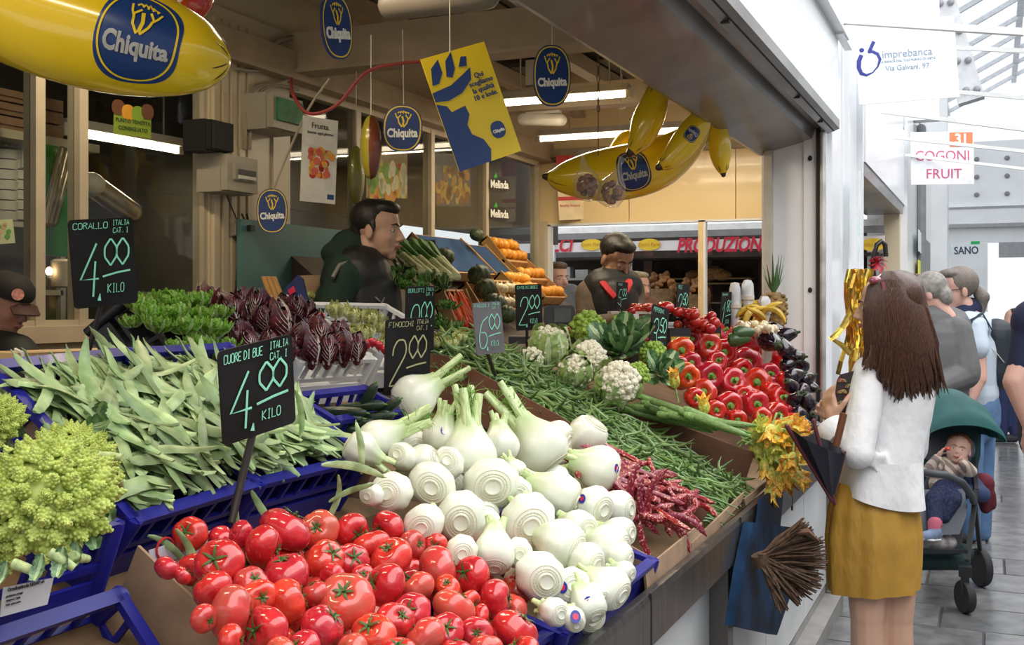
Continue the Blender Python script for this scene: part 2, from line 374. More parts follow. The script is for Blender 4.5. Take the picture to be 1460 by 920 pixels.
# ---- market hall: end gable with riveted truss and bright doorway, glazed roof bars
HW = M('hall_white', (.86, .88, .90), .45, .04, 2)
g = G(); ye = 24.0
g.bb((-1.6, ye, 3.45), (7, ye + .3, 4.75)); g.bb((-1.6, ye - .1, 3.12), (7, ye + .2, 3.45)); g.bb((-1.6, ye, 2.75), (7, ye + .1, 3.12))
g.bb((-1.6, ye + .02, 0), (-.1, ye + .3, 2.74))
struct('wall_end', g, HW)
g = G(); g.bb((-1.6, ye - .15, 3.05), (7, ye - .1, 3.12)); g.bb((-1.6, ye - .12, 3.42), (7, ye - .08, 3.46)); g.bb((0.1, ye - .02, 2.45), (7, ye + .02, 2.75)); struct('trim_31', g, M('truss_grey', (.36, .37, .39), .5))  # grey ledges and lintel band across the gable
g = G()
for k in range(9):
    for j in range(3): g.ell((-.3 + k * .55, ye - .02, 3.7 + .35 * j), (.05, .02, .05), 8, 5)
struct('trim_32', g, M('rivet_grey', (.25, .26, .28), .5), True)
# hall columns and curved bracket with rivets
g = G(); g.bb((-1.15, 15.6, 0), (-.55, 15.9, 6.5)); g.bb((-.9, 12.0, 3.4), (-.5, 12.2, 7)); struct('trim_33', g, HW)
g = G(); g.bar((-.9, 12.3, 6.2), (-.2, 12.3, 3.6), .25, .2, Vector((0, 1, 0))); g.bar((-1.0, 9.4, 4.2), (-.8, 11.0, 3.2), .1, .1); g.bar((-1.3, 9, 4.4), (-1.0, 12, 3.3), .06, .06); struct('trim_34', g, M('bracket_grey', (.55, .57, .6), .5))
g = G()
for k in range(9):
    p = Vector((-.85, 12.18, 6.1)).lerp(Vector((-.2, 12.18, 3.7)), k / 8)
    for s in (-.05, .05): g.ell(p + Vector((s, 0, 0)), (.035, .03, .035), 8, 5)
struct('trim_35', g, M('rivet_grey'  , (.25, .26, .28), .5), True)
# roof: thin glazing bars running down the slope plus purlins
g = G()
for k in range(16):
    y = 6 + k * 1.3; g.bar((-.9, y, 5.6), (4.5, y - 1.2, 8.2), .05, .07)
for k in range(5): g.bar((-.9 + 1.3 * k, 4, 5.65 + .62 * k), (-.9 + 1.3 * k, 26, 5.65 + .62 * k), .10, .10)
struct('ceiling_bars', g, M('roof_bar', (.74, .77, .82), .5))
ROD = M('painted_rod', (.78, .79, .78), .4, .05, 9)
for i, (a, b, dd) in enumerate((((1180, 28), (1460, 46), 5.7), ((1362, 68), (1470, 73), 6.9), ((1362, 131), (1470, 140), 7.3), ((1256, 159), (1470, 186), 7.9), ((1275, 196), (1470, 217), 8.8), ((1290, 221), (1470, 242), 10.4))):
    A = P(a[0], a[1], d=dd); B = P(b[0], b[1], d=dd - .3); g = G(); w_ = .034 if i == 0 else .026
    g.bar(A, B, w_, w_); struct('trim_%d' % (36 + i), g, ROD)
g = G(); g.bb((-.78, 5.55, 2.98), (-.70, 5.75, 3.08)); g.bb((-.74, 5.9, 2.92), (-.70, 6.3, 3.3)); struct('trim_42', g, WHITE)
# ================================================================ FIXTURES, SIGNS, HANGING THINGS
def plain(name, label, cat, g, mat, group=None, smooth=True):
    return tag(obj(name, g, mat, None, smooth), label, cat, group)
TUBE = M('tube_light', (1, .93, .78), .4, 0, 1, emis=9, ecol=(1, .86, .62))
LAMPB = M('lamp_body', (.6, .56, .5), .5)
def tube_lamp(a, b, lab, power=14):
    a, b = Vector(a), Vector(b); mid = (a + b) / 2
    t = thing('fluorescent_lamp', lab, 'lamp', mid, None, 'fluorescent lamps under the stall ceiling')
    a -= mid; b -= mid
    obj('housing', G().bar(a + Up * .035, b + Up * .035, .07, .035), LAMPB, t, False)
    obj('tube', G().cap(a, .014, b, .014, 10), TUBE, t)
    g = G()
    for q in (a, b): g.box(q + Up * .008, (.03, .03, .05))
    obj('lamp_holder', g, LAMPB, t, False)
    g = G()
    for q in (a * .7, b * .7): g.bar(q + Up * .05, q + Up * (.28 if mid.z < 2.66 else .18), .006, .006)
    obj('hanger', g, LAMPB, t, False)
    l = bpy.data.lights.new('lamp_glow', 'AREA'); l.shape = 'RECTANGLE'; l.size = (b - a).length; l.size_y = .06; l.energy = power; l.color = (1, .84, .58)
    o = bpy.data.objects.new('lamp_glow', l); C.objects.link(o); o.parent = t; o.location = (0, 0, -.03); o.rotation_euler = (0, 0, math.atan2((b - a).y, (b - a).x))
zl = 2.60
a = P(716, 148, Z=zl); b = P(897, 134, Z=zl); tube_lamp(a, (b.x, a.y, zl), 'long lit fluorescent tube behind the blue oval sign, nearer of the two tubes', 12)
a = P(768, 199, Z=2.58); tube_lamp(a, (-1.25, a.y, 2.58), 'long lit fluorescent tube above the hanging banana balloons, further of the two tubes', 12)
tube_lamp((-2.75, 2.75, 2.72), (-1.5, 2.75, 2.72), 'fluorescent tube under the near ceiling above the lettuce crates', 13)
tube_lamp((-2.3, .9, 2.72), (-1.3, .9, 2.72), 'fluorescent tube above the beans near the camera', 12)
tube_lamp(P(92, 187, X=-3.4), P(255, 215, X=-3.4), 'added lit tube in the dim back room for the streak reflected in the left window', 4)  # tube added to light the back room and draw the reflected streak
# ceiling bulkhead lamp, top centre
p = P(625, 5, d=3.5); g = G(); g.cap((-.16, 0, 0), .05, (.16, 0, 0), .05)
t = thing('bulkhead_lamp', 'unlit grey capsule-shaped lamp fixed under the dark ceiling near the beam', 'lamp', (p.x, p.y, 2.50 if p.z < 2.5 else p.z))
obj('lamp_cover', g, M('frosted_cover', (.20, .17, .14), .45), t); obj('mount', G().bb((-.1, -.03, .03), (.1, .03, 2.8 - t.location.z)), LAMPB, t, False)
p = P(775, 168, d=6.2); t = thing('emergency_lamp', 'small oblong white emergency lamp on the ceiling between the two lit tubes', 'lamp', p)
obj('lamp_cover', G().cap((-.12, 0, 0), .035, (.10, 0, -.02), .035), M('frosted_cover2', (.8, .76, .68), .35), t); obj('mount', G().bb((-.1, -.02, .02), (.1, .02, 2.9 - p.z)), LAMPB, t, False)
p = P(886, 150, d=6.6); g = G(); g.lathe([(.03, .06), (.045, .05), (.045, .01), (.02, -.02)], 14); g.lathe([(.006, .06), (.006, .3)], 6)
plain('smoke_detector', 'small round detector hanging under the ceiling beside the nearer lit tube', 'detector', g, LAMPB).location = p
# ---------- price boards: black chalkboards on rods
BLK = M('chalkboard', (.014, .013, .014), .6, .4, 9, bump=.05, spec=.2)
BLK2 = M('worn_chalkboard', (.15, .14, .16), .5, .2, 9)
MINT = M('mint_chalk', (.30, .82, .58), .7, .08, 30)
OLIVE = M('olive_chalk', (.42, .42, .22), .7, .08, 30)
def board(cor, dl, dr, pole, label, top, top2, big, cents, kilo, mat=BLK, ink=MINT, pcol=None, topk=1.0):
    tl, tr, br, bl = [P(q[0], q[1], d=(dl if i in (0, 3) else dr)) for i, q in enumerate(cor)]
    x = (tr - tl + br - bl) / 2; y = (tl - bl + tr - br) / 2; W, Hh = x.length, y.length
    x.normalize(); y = (y - x * y.dot(x)).normalized(); z = x.cross(y); c0 = (tl + tr + bl + br) / 4 - x * W / 2 - y * Hh / 2
    m = Matrix((x, y, z)).transposed().to_4x4(); m.translation = c0
    o = bpy.data.objects.new('price_board', None); C.objects.link(o); o.matrix_basis = m; tag(o, label, 'price sign')
    r = .06 * W; pts = []
    for cx, cy, a0 in ((W - r, Hh - r, 0), (r, Hh - r, 90), (r, r, 180), (W - r, r, 270)):
        for k in range(4): a = R(a0 + 30 * k); pts.append((cx + r * math.cos(a), cy + r * math.sin(a)))
    obj('board', G().poly(pts, .003, Matrix.Translation((0, 0, -.003))), mat, o, False)
    g = G(); k = W
    cw_ = min(.062, (.56 if top2 else .84) / (len(top) * 1.25)) * k
    stroke(g, top, .06 * k, Hh - .145 * k, cw_, .09 * k, .011 * k, .25, .1)
    if top2:
        for i, tx in enumerate(top2): stroke(g, tx, .67 * k, Hh - (.11 + .115 * i) * k, .036 * k, .075 * k, .010 * k, .25, .1)
    obj('product_name', g, ink, o)
    g = G(); lw = .030 * k
    stroke(g, big, .08 * k, .12 * Hh, .28 * k, .60 * Hh, lw, sl=.14)
    stroke(g, cents, .50 * k, .46 * Hh, .19 * k, .31 * Hh, lw, .0, .08)
    g.tube([(.46 * k, .34 * Hh, .0016), (.70 * k, .375 * Hh, .0016), (.90 * k, .39 * Hh, .0016)], lw / 2, 5, flat=.25, up=(0, 0, 1))
    g.tube([(.38 * k, .07 * Hh, .0016), (.40 * k, .15 * Hh, .0016)], [.03 * k, .006 * k], 5, flat=.2, up=(0, 0, 1))
    obj('price_digits', g, ink, o)
    g = G(); stroke(g, kilo, .52 * k, .15 * Hh, .052 * k, .10 * Hh, .012 * k, .3, .1); obj('unit', g, ink, o)
    if pole:
        mi = m.inverted(); q = mi @ P(pole[0], pole[1], d=pole[2]); g = G()
        g.tube([(W * .42, Hh * .2, -.008), (W * .43, 0, -.009), q], .006 * (pole[3] if len(pole) > 3 else 1), 8); obj('rod', g, M('rod_dark', (.03, .022, .022), .4), o)
    return o
board(((107, 313), (199, 311), (187, 430), (96, 443)), 2.38, 2.48, (125, 505, 2.45), 'black board reading CORALLO 4.00, on a rod above the flat beans at left', 'CORALLO', ('ITALIA', 'CAT. I'), '4', '00', 'KILO')
board(((322, 498), (429, 477), (409, 602), (307, 642)), 1.98, 2.12, (330, 745, 2.0, 1.2), 'black board reading CUORE DI BUE 4.00, in front of the flat beans', 'CUORE DI BUE', ('ITALIA', 'CAT. I'), '4', '00', 'KILO', topk=.82)
board(((557, 455), (621, 453), (606, 556), (541, 566)), 2.95, 3.05, (575, 600, 2.95), 'black board reading FINOCCHI 2.00 in dull olive chalk, behind the top fennel', 'FINOCCHI', ('ITALIA', 'CAT. I'), '2', '00', '', ink=OLIVE)
board(((583, 409), (622, 408), (617, 500), (573, 503)), 3.5, 3.6, (600, 540, 3.5), 'black board reading 2.00, half hidden behind the FINOCCHI board', 'BORLOTTI', ('ITALIA', 'CAT. I'), '2', '00', '')
board(((671, 432), (712, 430), (722, 502), (682, 507)), 3.45, 3.5, (706, 535, 3.6), 'worn grey board reading 6.00, above the green bean box', 'FAGIOLI', ('ITALIA', 'CAT. I'), '6', '00', 'KILO', mat=BLK2)
board(((735, 406), (773, 405), (773, 470), (736, 472)), 4.3, 4.35, (752, 505, 4.35), 'black board reading 2.00, left of the digital scale', 'CAVOLO E BROCC', None, '2', '00', 'KILO')
board(((930, 433), (953, 441), (950, 508), (925, 502)), 4.2, 4.35, (932, 545, 4.35), 'narrow black board reading 3.50, between cauliflowers and peppers', 'PEPERONI', None, '3', '50', 'KILO')
board(((880, 402), (896, 403), (893, 440), (879, 440)), 5.2, 5.3, (886, 455, 5.2), 'small black board reading 5.00, in front of the seller in the red-collared vest', 'POMOD', None, '5', '00', '')
board(((966, 403), (984, 407), (979, 462), (962, 459)), 5.0, 5.15, (966, 480, 5.1), 'small black board reading 2.50, beside the big red tomato balloon', 'MELE', None, '2', '50', 'KILO')
board(((1030, 416), (1047, 417), (1040, 468), (1024, 470)), 5.5, 5.6, (1030, 490, 5.6), 'small tilted black board reading 1.80, above the avocado', 'BANANE', None, '1', '80', 'KILO')
# ---------- blue oval fruit signs
BLUE = M('sign_blue', (.012, .045, .19), .35, .05, 3)
SY = M('sign_yellow', (.88, .63, .02), .4, .03, 3)
SW = M('sign_white', (.85, .85, .82), .4)
def sup(a, b, n=36, e=2.4):
    out = []
    for i in range(n):
        t = 2 * math.pi * i / n; c_, s_ = math.cos(t), math.sin(t)
        out.append((a * math.copysign(abs(c_) ** (2 / e), c_), b * math.copysign(abs(s_) ** (2 / e), s_)))
    return out
def ring(g, a, b, wd, z, n=36):
    o = sup(a, b, n); i_ = sup(a - wd, b - wd, n); v = [(p[0], p[1], z) for p in o] + [(p[0], p[1], z) for p in i_]
    g.add(v, [(k, (k + 1) % n, n + (k + 1) % n, n + k) for k in range(n)])
def emblem(g, a, b, z):        # plain yellow heap-of-fruit flourish above the lettering
    for k in range(5): g.tube([(a * (-.28 + .14 * k), b * .62, z), (a * (-.22 + .11 * k), b * (.74 - .03 * abs(k - 2)), z), (a * (-.10 + .10 * k), b * .66, z)], a * .03, 5, flat=.3, up=(0, 0, 1))
    for s_ in (-1, 1):
        g.tube([(a * .04 * s_, b * .05, z), (a * .20 * s_, b * .22, z), (a * .26 * s_, b * .42, z), (a * .12 * s_, b * .56, z)], a * .035, 5, flat=.3, up=(0, 0, 1))
        g.tube([(a * .40 * s_, b * .62, z), (a * .34 * s_, b * .48, z), (a * .22 * s_, b * .34, z)], a * .03, 5, flat=.3, up=(0, 0, 1))
    g.tube([(0, b * .08, z), (a * .03, b * .3, z), (-a * .05, b * .5, z)], a * .05, 5, flat=.3, up=(0, 0, 1))
WORD = fmesh('Chiquita', .30, .012, .0, .86)
def oval(px, py, w, h, d, yaw, label, tilt=0, string=None):
    c = P(px, py, d=d); a = w * d / F / 2 / max(.2, math.cos(R(yaw))); b = h * d / F / 2
    x = Rt * math.cos(R(yaw)) + Dp * math.sin(R(yaw)); z = x.cross(Up); x, u = (x * math.cos(R(tilt)) + Up * math.sin(R(tilt)), Up * math.cos(R(tilt)) - x * math.sin(R(tilt)))
    m = Matrix((x, u, z)).transposed().to_4x4(); m.translation = c
    t = bpy.data.objects.new('hanging_sign', None); C.objects.link(t); t.matrix_basis = m; tag(t, label, 'sign')
    obj('disc', G().poly(sup(a, b), .006, Matrix.Translation((0, 0, -.003))), BLUE, t, False)
    g = G(); ring(g, a * .94, b * .95, a * .06, .0035); obj('border', g, SY, t, False)
    g = G(); emblem(g, a, b, .004); obj('emblem', g, SY, t)
    g = G(); g.merge(WORD, Matrix.Translation((0, -b * .22, .004)) @ Matrix.Rotation(R(4), 4, 'Z') @ sc_((a * 1.75, a * 2.0, 1))); obj('lettering', g, SW, t, False)
    if string:
        q = m.inverted() @ Vector((c.x, c.y, string)); obj('string', G().tube([(0, b * .95, 0), q], .0018, 5), M('string_white', (.7, .66, .6), .7), t)
    return t
oval(480, 38, 34, 92, 3.0, 62, 'narrow side-turned blue oval fruit sign at the top, under the dark ceiling', 6, 2.8)
oval(787, 108, 54, 88, 4.2, 10, 'blue oval fruit sign hanging right of the yellow banner', 0, 2.8)
oval(574, 183, 56, 67, 4.3, 5, 'blue oval fruit sign hanging beside the melon slice balloon', -3, 2.6)
oval(388, 301, 43, 64, 4.55, 10, 'blue oval fruit sign on the cream pillar under the meter boxes', 0)
# ---------- yellow banner with plain blue shapes and slogan
def panel_at(cor, dl, dr):
    tl, tr, br, bl = [P(q[0], q[1], d=(dl if i in (0, 3) else dr)) for i, q in enumerate(cor)]
    x = (tr - tl + br - bl) / 2; y = (tl - bl + tr - br) / 2; W, Hh = x.length, y.length
    x.normalize(); y = (y - x * y.dot(x)).normalized(); z = x.cross(y); m = Matrix((x, y, z)).transposed().to_4x4(); m.translation = (tl + tr + bl + br) / 4 - x * W / 2 - y * Hh / 2
    return m, W, Hh
def sheet(name, label, cat, cor, dl, dr, mat, th=.003, wave=0):
    m, W, Hh = panel_at(cor, dl, dr); t = bpy.data.objects.new(name, None); C.objects.link(t); t.matrix_basis = m; tag(t, label, cat)
    if wave:
        g = G(); g.grid(lambda u, v: (u * W, v * Hh, wave * math.sin(u * 5 + v)), 10, 6); obj('sheet', g, mat, t)
    else: obj('sheet', G().bb((0, 0, -th), (W, Hh, 0)), mat, t, False)
    return t, W, Hh
def text(t, txt, x, y, size, mat, z=.002, bold=0, sx=1, shear=0, name='lettering', rot=0, align='CENTER'):
    g = G(); g.merge(fmesh(txt, 1, bold, shear, sx, .001, align), Matrix.Translation((x, y, z)) @ Matrix.Rotation(R(rot), 4, 'Z') @ sc_((size, size, 1))); return obj(name, g, mat, t, False)
t, W, Hh = sheet('hanging_banner', 'large yellow hanging banner with blue shapes and an Italian slogan', 'banner', ((620, 84), (706, 55), (728, 220), (635, 247)), 3.35, 3.45, SY)
g = G()
def blob2(pts): g.poly([(a * W, b * Hh) for a, b in pts], .0012, Matrix.Translation((0, 0, .0006)))
blob2([(.0, .0), (.50, .0), (.56, .10), (.50, .20), (.36, .27), (.34, .36), (.42, .44), (.40, .52), (.18, .50), (.14, .56), (.0, .60)])
blob2([(.0, .62), (.20, .60), (.42, .63), (.62, .72), (.66, .82), (.52, .78), (.30, .72), (.0, .70)])
blob2([(.04, .76), (.10, .90), (.24, .96), (.24, .84), (.14, .76)])
blob2([(.28, .80), (.34, .93), (.46, .99), (.44, .85), (.36, .78)])
blob2([(.50, .85), (.58, .93), (.66, .92), (.62, .84)])
obj('blue_shapes', g, BLUE, t, False)
for i, s_ in enumerate(('Qui', 'scegliamo', 'la qualità', '10 e lode.')): text(t, s_, .75 * W, (.74 - .062 * i) * Hh, .062 * Hh, BLUE, bold=.012, name='slogan_line', rot=2)
g = G(); g.poly(sup(.11 * W, .075 * Hh), .001, Matrix.Translation((.76 * W, .24 * Hh, .0006))); lg = obj('small_emblem', g, BLUE, t, False)
g = G(); g.merge(WORD, Matrix.Translation((.76 * W, .23 * Hh, .003)) @ sc_((.2 * W, .2 * W, 1))); obj('emblem_lettering', g, SW, lg, False)
q = t.matrix_basis.inverted(); obj('string', G().tube([(W * .45, Hh * .99, 0), q @ (t.matrix_basis @ Vector((W * .45, Hh, 0)) + Vector((0, 0, .5)))], .0015, 5), M('string_white', (.7, .66, .6), .7), t)
# ---------- posters, stickers, boxes
def patches(t, W, Hh, n, cols, x0, x1, y0, y1, r, name='printed_fruit'):
    for ci, col in enumerate(cols):
        g = G()
        for k in range(n):
            cx, cy = rr(x0, x1) * W, rr(y0, y1) * Hh; q = r * W * rr(.6, 1.2)
            g.poly([(cx + q * math.cos(a * .7), cy + q * math.sin(a * .7)) for a in range(9)], .0008, Matrix.Translation((0, 0, .0006 + .0004 * ci)))
        obj(name, g, M('print_%d_%d_%d' % tuple(int(c * 99) for c in col), col, .6), t, False)
PAPER = M('poster_paper', (.62, .60, .55), .5)
t, W, Hh = sheet('fruit_poster', 'white poster with a heap of fruit, hanging right of the green exit light', 'poster', ((432, 165), (481, 172), (479, 292), (428, 286)), 4.35, 4.45, PAPER)
patches(t, W, Hh, 9, ((.45, .03, .03), (.55, .38, .10), (.7, .30, .04), (.6, .12, .08)), .2, .85, .32, .62, .09)
text(t, 'Frutta.', W * .5, Hh * .9, W * .2, M('ink_dark', (.06, .06, .06), .6)); text(t, 'buona ogni giorno', W * .5, Hh * .82, W * .10, MATS['ink_dark'])
g = G(); g.bb((W * .76, Hh * .05, .0003), (W * .95, Hh * .11, .001)); obj('printed_mark', g, BLUE, t, False)
t, W, Hh = sheet('market_poster', 'colourful poster of a greengrocer display behind the blue oval sign', 'poster', ((523, 215), (582, 218), (580, 285), (521, 280)), 5.75, 6.3, M('poster_brown', (.30, .2, .12), .5))
patches(t, W, Hh, 16, ((.5, .05, .03), (.6, .42, .05), (.65, .25, .03), (.15, .3, .04), (.6, .55, .4)), .08, .92, .06, .7, .07)
t, W, Hh = sheet('vineyard_poster', 'dark poster with orange fruit on the window, under the yellow banner', 'poster', ((620, 218), (672, 222), (670, 295), (620, 293)), 6.45, 6.9, M('poster_dark', (.10, .09, .10), .5))
patches(t, W, Hh, 22, ((.45, .22, .03), (.5, .33, .06), (.25, .10, .03)), .06, .94, .1, .7, .06)
for i, (y0, lb) in enumerate(((249, 'upper black oval sticker with white lettering and green leaf on the window'), (291, 'lower black oval sticker with white lettering and green leaf on the window'))):
    m, W, Hh = panel_at(((698, y0), (725, y0 + 3), (725, y0 + 28), (698, y0 + 27)), 6.95, 7.15)
    t = bpy.data.objects.new('sticker', None); C.objects.link(t); t.matrix_basis = m; tag(t, lb, 'sticker', 'apple stickers on the window')
    obj('disc', G().poly(sup(W * .5, Hh * .42, e=3), .002, Matrix.Translation((W / 2, Hh / 2, 0))), M('sticker_black', (.015, .015, .015), .4), t, False)
    text(t, 'Melinda', W * .5, Hh * .5, W * .30, SW, .003, .02); g = G(); g.poly([(W * .2, Hh * .85), (W * .35, Hh * 1.15), (W * .42, Hh * .85)], .002); obj('leaf', g, M('leaf_print', (.05, .4, .05), .5), t, False)
t, W, Hh = sheet('door_leaflet', 'white and red poster behind the hanging banana balloon on the yellow wall', 'poster', ((795, 222), (853, 220), (853, 312), (795, 314)), 7.7, 7.75, M('leaflet_cream', (.80, .66, .42), .5))
obj('printed_block', G().bb((0, Hh * .72, 0), (W, Hh, .001)), M('print_red', (.55, .02, .02), .5), t, False); obj('printed_block', G().bb((0, Hh * .3, 0), (W, Hh * .36, .001)), MATS['print_red'], t, False)
text(t, 'frutta fresca', W * .28, Hh * .22, W * .10, MATS['print_red']); text(t, '❤', W * .8, Hh * .2, W * .2, MATS['print_red'])
g = G(); g.poly([(W * (.8 + .1 * math.sin(a) ** 3), Hh * .17 + W * .09 * (.8 * math.cos(a) - .35 * math.cos(2 * a))) for a in [i * .4 for i in range(16)]], .002); obj('printed_heart', g, MATS['print_red'], t, False)
t, W, Hh = sheet('green_leaflet', 'small green notice with kiwi and orange halves taped inside the dark window', 'notice', ((163, 158), (217, 165), (214, 198), (162, 190)), 3.98, 4.12, M('leaflet_green', (.22, .30, .03), .5))
text(t, 'PUNTO VENDITA', W * .5, Hh * .62, W * .12, M('ink_green', (.04, .08, .02), .6)); text(t, 'CONSIGLIATO', W * .5, Hh * .3, W * .12, MATS['ink_green'])
for k, (x, col) in enumerate(((.1, (.13, .05, .02)), (.36, (.6, .28, .02)), (.62, (.2, .32, .03)), (.88, (.13, .05, .02)))):
    obj('printed_fruit', G().poly(sup(W * .17, W * .17, 14), .001, Matrix.Translation((W * x, Hh * (1.15 if k in (0, 3) else 1.0), .0005 * (k + 1)))), M('lf%d' % k, col, .5), t, False)
# electrical boxes and cables on the pillar (wall plane faces the corridor)
GB = M('meter_box_grey', (.36, .32, .25), .45, .06, 5)
def ybx(px, X): return P(px, 300, X=X).y
def wbox(name, label, cat, px0, px1, py0, py1, dep, mat, X=XB + .03, bev=1):
    y0, y1 = ybx(px0, X + dep), ybx(px1, X + dep); z1 = P(px0, py0, X=X + dep).z; z0 = P(px0, py1, X=X + dep).z
    t = thing(name, label, cat, (X, (y0 + y1) / 2, (z0 + z1) / 2)); hy, hz = (y1 - y0) / 2, (z1 - z0) / 2
    g = G(); g.bb((0, -hy, -hz), (dep * .8, hy, hz)); g.bb((dep * .8, -hy * .93, -hz * .93), (dep, hy * .93, hz * .93)); obj('casing', g, mat, t, False)
    return t, hy, hz, dep
t, hy, hz, dp = wbox('meter_box', 'grey electrical meter box with clear hatch on the cream pillar', 'meter box', 322, 369, 217, 272, .14, GB)
h = obj('hatch', G().bb((dp, -hy * .6, -hz * .35), (dp + .012, hy * .75, hz * .55)), M('hatch_grey', (.30, .27, .22), .3), t, False)
obj('switch_row', G().bb((dp + .012, -hy * .4, -hz * .05), (dp + .018, hy * .6, hz * .22)), M('ink_dark', (.06, .06, .06), .6), h, False); obj('hatch_label', G().bb((dp + .012, -hy * .4, -hz * .28), (dp + .018, hy * .6, -hz * .1)), PAPER, h, False)
t, hy, hz, dp = wbox('exit_light', 'grey emergency exit light with green glass high on the pillar', 'lamp', 388, 433, 130, 182, .16, GB)
obj('green_glass', G().bb((dp, -hy * .75, -hz * .5), (dp + .01, hy * .85, hz * .75)), M('exit_green', (.03, .20, .08), .5, .3, 14, spec=.2), t, False)
t, hy, hz, dp = wbox('loudspeaker', 'small black loudspeaker box on the pillar above the meter box', 'speaker', 300, 333, 168, 213, .13, M('speaker_black', (.012, .012, .012), .5))
obj('grille', G().bb((dp, -hy * .85, -hz * .9), (dp + .008, hy * .85, hz * .9)), M('speaker_grille', (.02, .02, .022), .9), t, False)
t, hy, hz, dp = wbox('wall_socket', 'small cream wall socket with plug on the pillar', 'socket', 336, 356, 318, 336, .04, GB)
obj('plug', G().bb((dp, -hy * .3, -hz * .2), (dp + .05, hy * .3, hz * .7)), M('speaker_black', (0, 0, 0)), t, False)
def cable(pts, r, mat, label, X=XB + .06):
    g = G(); q = [P(a, b, X=X + (c if len(z) else 0)) if False else P(a, b, X=X + (z[0] if z else 0)) for a, b, *z in pts]
    s = []
    for i in range(len(q) - 1):
        for k in range(5):
            t = k / 5; p0 = q[max(i - 1, 0)]; p1 = q[i]; p2 = q[i + 1]; p3 = q[min(i + 2, len(q) - 1)]
            s.append(.5 * ((2 * p1) + (p2 - p0) * t + (2 * p0 - 5 * p1 + 4 * p2 - p3) * t * t + (3 * p1 - p0 - 3 * p2 + p3) * t ** 3))
    s.append(q[-1]); g.tube(s, r, 6); return plain('cable', label, 'cable', g, mat)
BC = M('cable_black', (.02, .02, .02), .5); GC = M('cable_grey', (.34, .29, .22), .5); RC = M('cable_red', (.22, .03, .025), .5)
cable([(345, 305), (352, 330), (340, 370), (336, 418)], .004, BC, 'thin black cable hanging from the socket, left one')
cable([(352, 305), (362, 350), (372, 380), (374, 420)], .004, BC, 'thin black cable hanging from the socket, right one')
cable([(320, 268), (332, 300), (365, 370), (382, 392)], .003, BC, 'thin black cable running down from the meter box across the pillar')
cable([(349, 213), (352, 160), (365, 125), (398, 122), (425, 128)], .008, GC, 'grey conduit from the meter box over the exit light')
cable([(356, 213), (359, 165), (370, 132), (398, 118), (428, 108)], .008, GC, 'second grey conduit beside the first, rising from the meter box')
cable([(330, 82), (370, 88), (395, 60), (440, 50)], .012, GC, 'thick grey cable bundle along the ceiling beam end')
cable([(335, 98), (372, 100), (420, 75), (470, 40)], .008, GC, 'grey cable crossing the beam end at the big banana tip')
cable([(415, 112, .3), (418, 135, .4), (440, 162, .5), (480, 150, .6), (520, 105, .7), (560, 92, .8), (600, 88, .9)], .007, RC, 'dark red cable looping in front of the exit light and along the beam')
cable([(470, 112, .5), (440, 155, .4), (410, 220, .3), (390, 270, .25)], .005, GC, 'thin cord slanting down to the blue oval sign on the pillar')
# chain with bagged snails / nuts
ch = thing('bagged_nuts', 'two clear bags of brown nuts hanging on a chain before the banana balloon', 'bag', P(853, 258, d=4.5))
q0 = ch.location
g = G()
for k in range(16):
    z = P(853, 80, d=4.5).z - q0.z - k * .03
    if z > .27: g.tube([(.006 * math.cos(a) * (1 if k % 2 else .1), .006 * math.cos(a) * (.1 if k % 2 else 1), z + .016 * math.sin(a)) for a in [i * .8 for i in range(9)]], .002, 4)
g.tube([(0, 0, .30), (0, 0, .1)], .002, 5); obj('chain', g, M('chain_rust', (.14, .09, .05), .5, metal=.6), ch)
NUT = M('nut_brown', (.24, .085, .035), .35, .4, 40, rnd=.2)
for k, (x, z) in enumerate(((-.045, -.02), (.055, -.045))):
    g = G()
    for i in range(46):
        p = rdir(); p = Vector((p.x * .034, p.y * .03, p.z * .04)); g.ell(p + Rt * x + Vector((0, 0, z)), (.012, .012, .012), 8, 5)
    o = obj('nuts', g, NUT, ch); o['kind'] = 'stuff'
CL = clear_mat('clear_bag', (.96, .96, .96), rough=.1, body=.10)
g = G()
for x, z in ((-.045, -.02), (.055, -.045)):
    g.merge(G().lathe([(.002, -.07), (.045, -.055), (.056, -.01), (.048, .03), (.02, .07), (.008, .11), (.016, .14)], 14, None, lambda a, zz: 1 + .08 * math.sin(5 * a + zz * 60)), Matrix.Translation(Rt * x + Up * (z + .005)) @ Matrix.Rotation(R(18 if x > 0 else -10), 4, 'Y'))
obj('clear_bag', g, CL, ch)
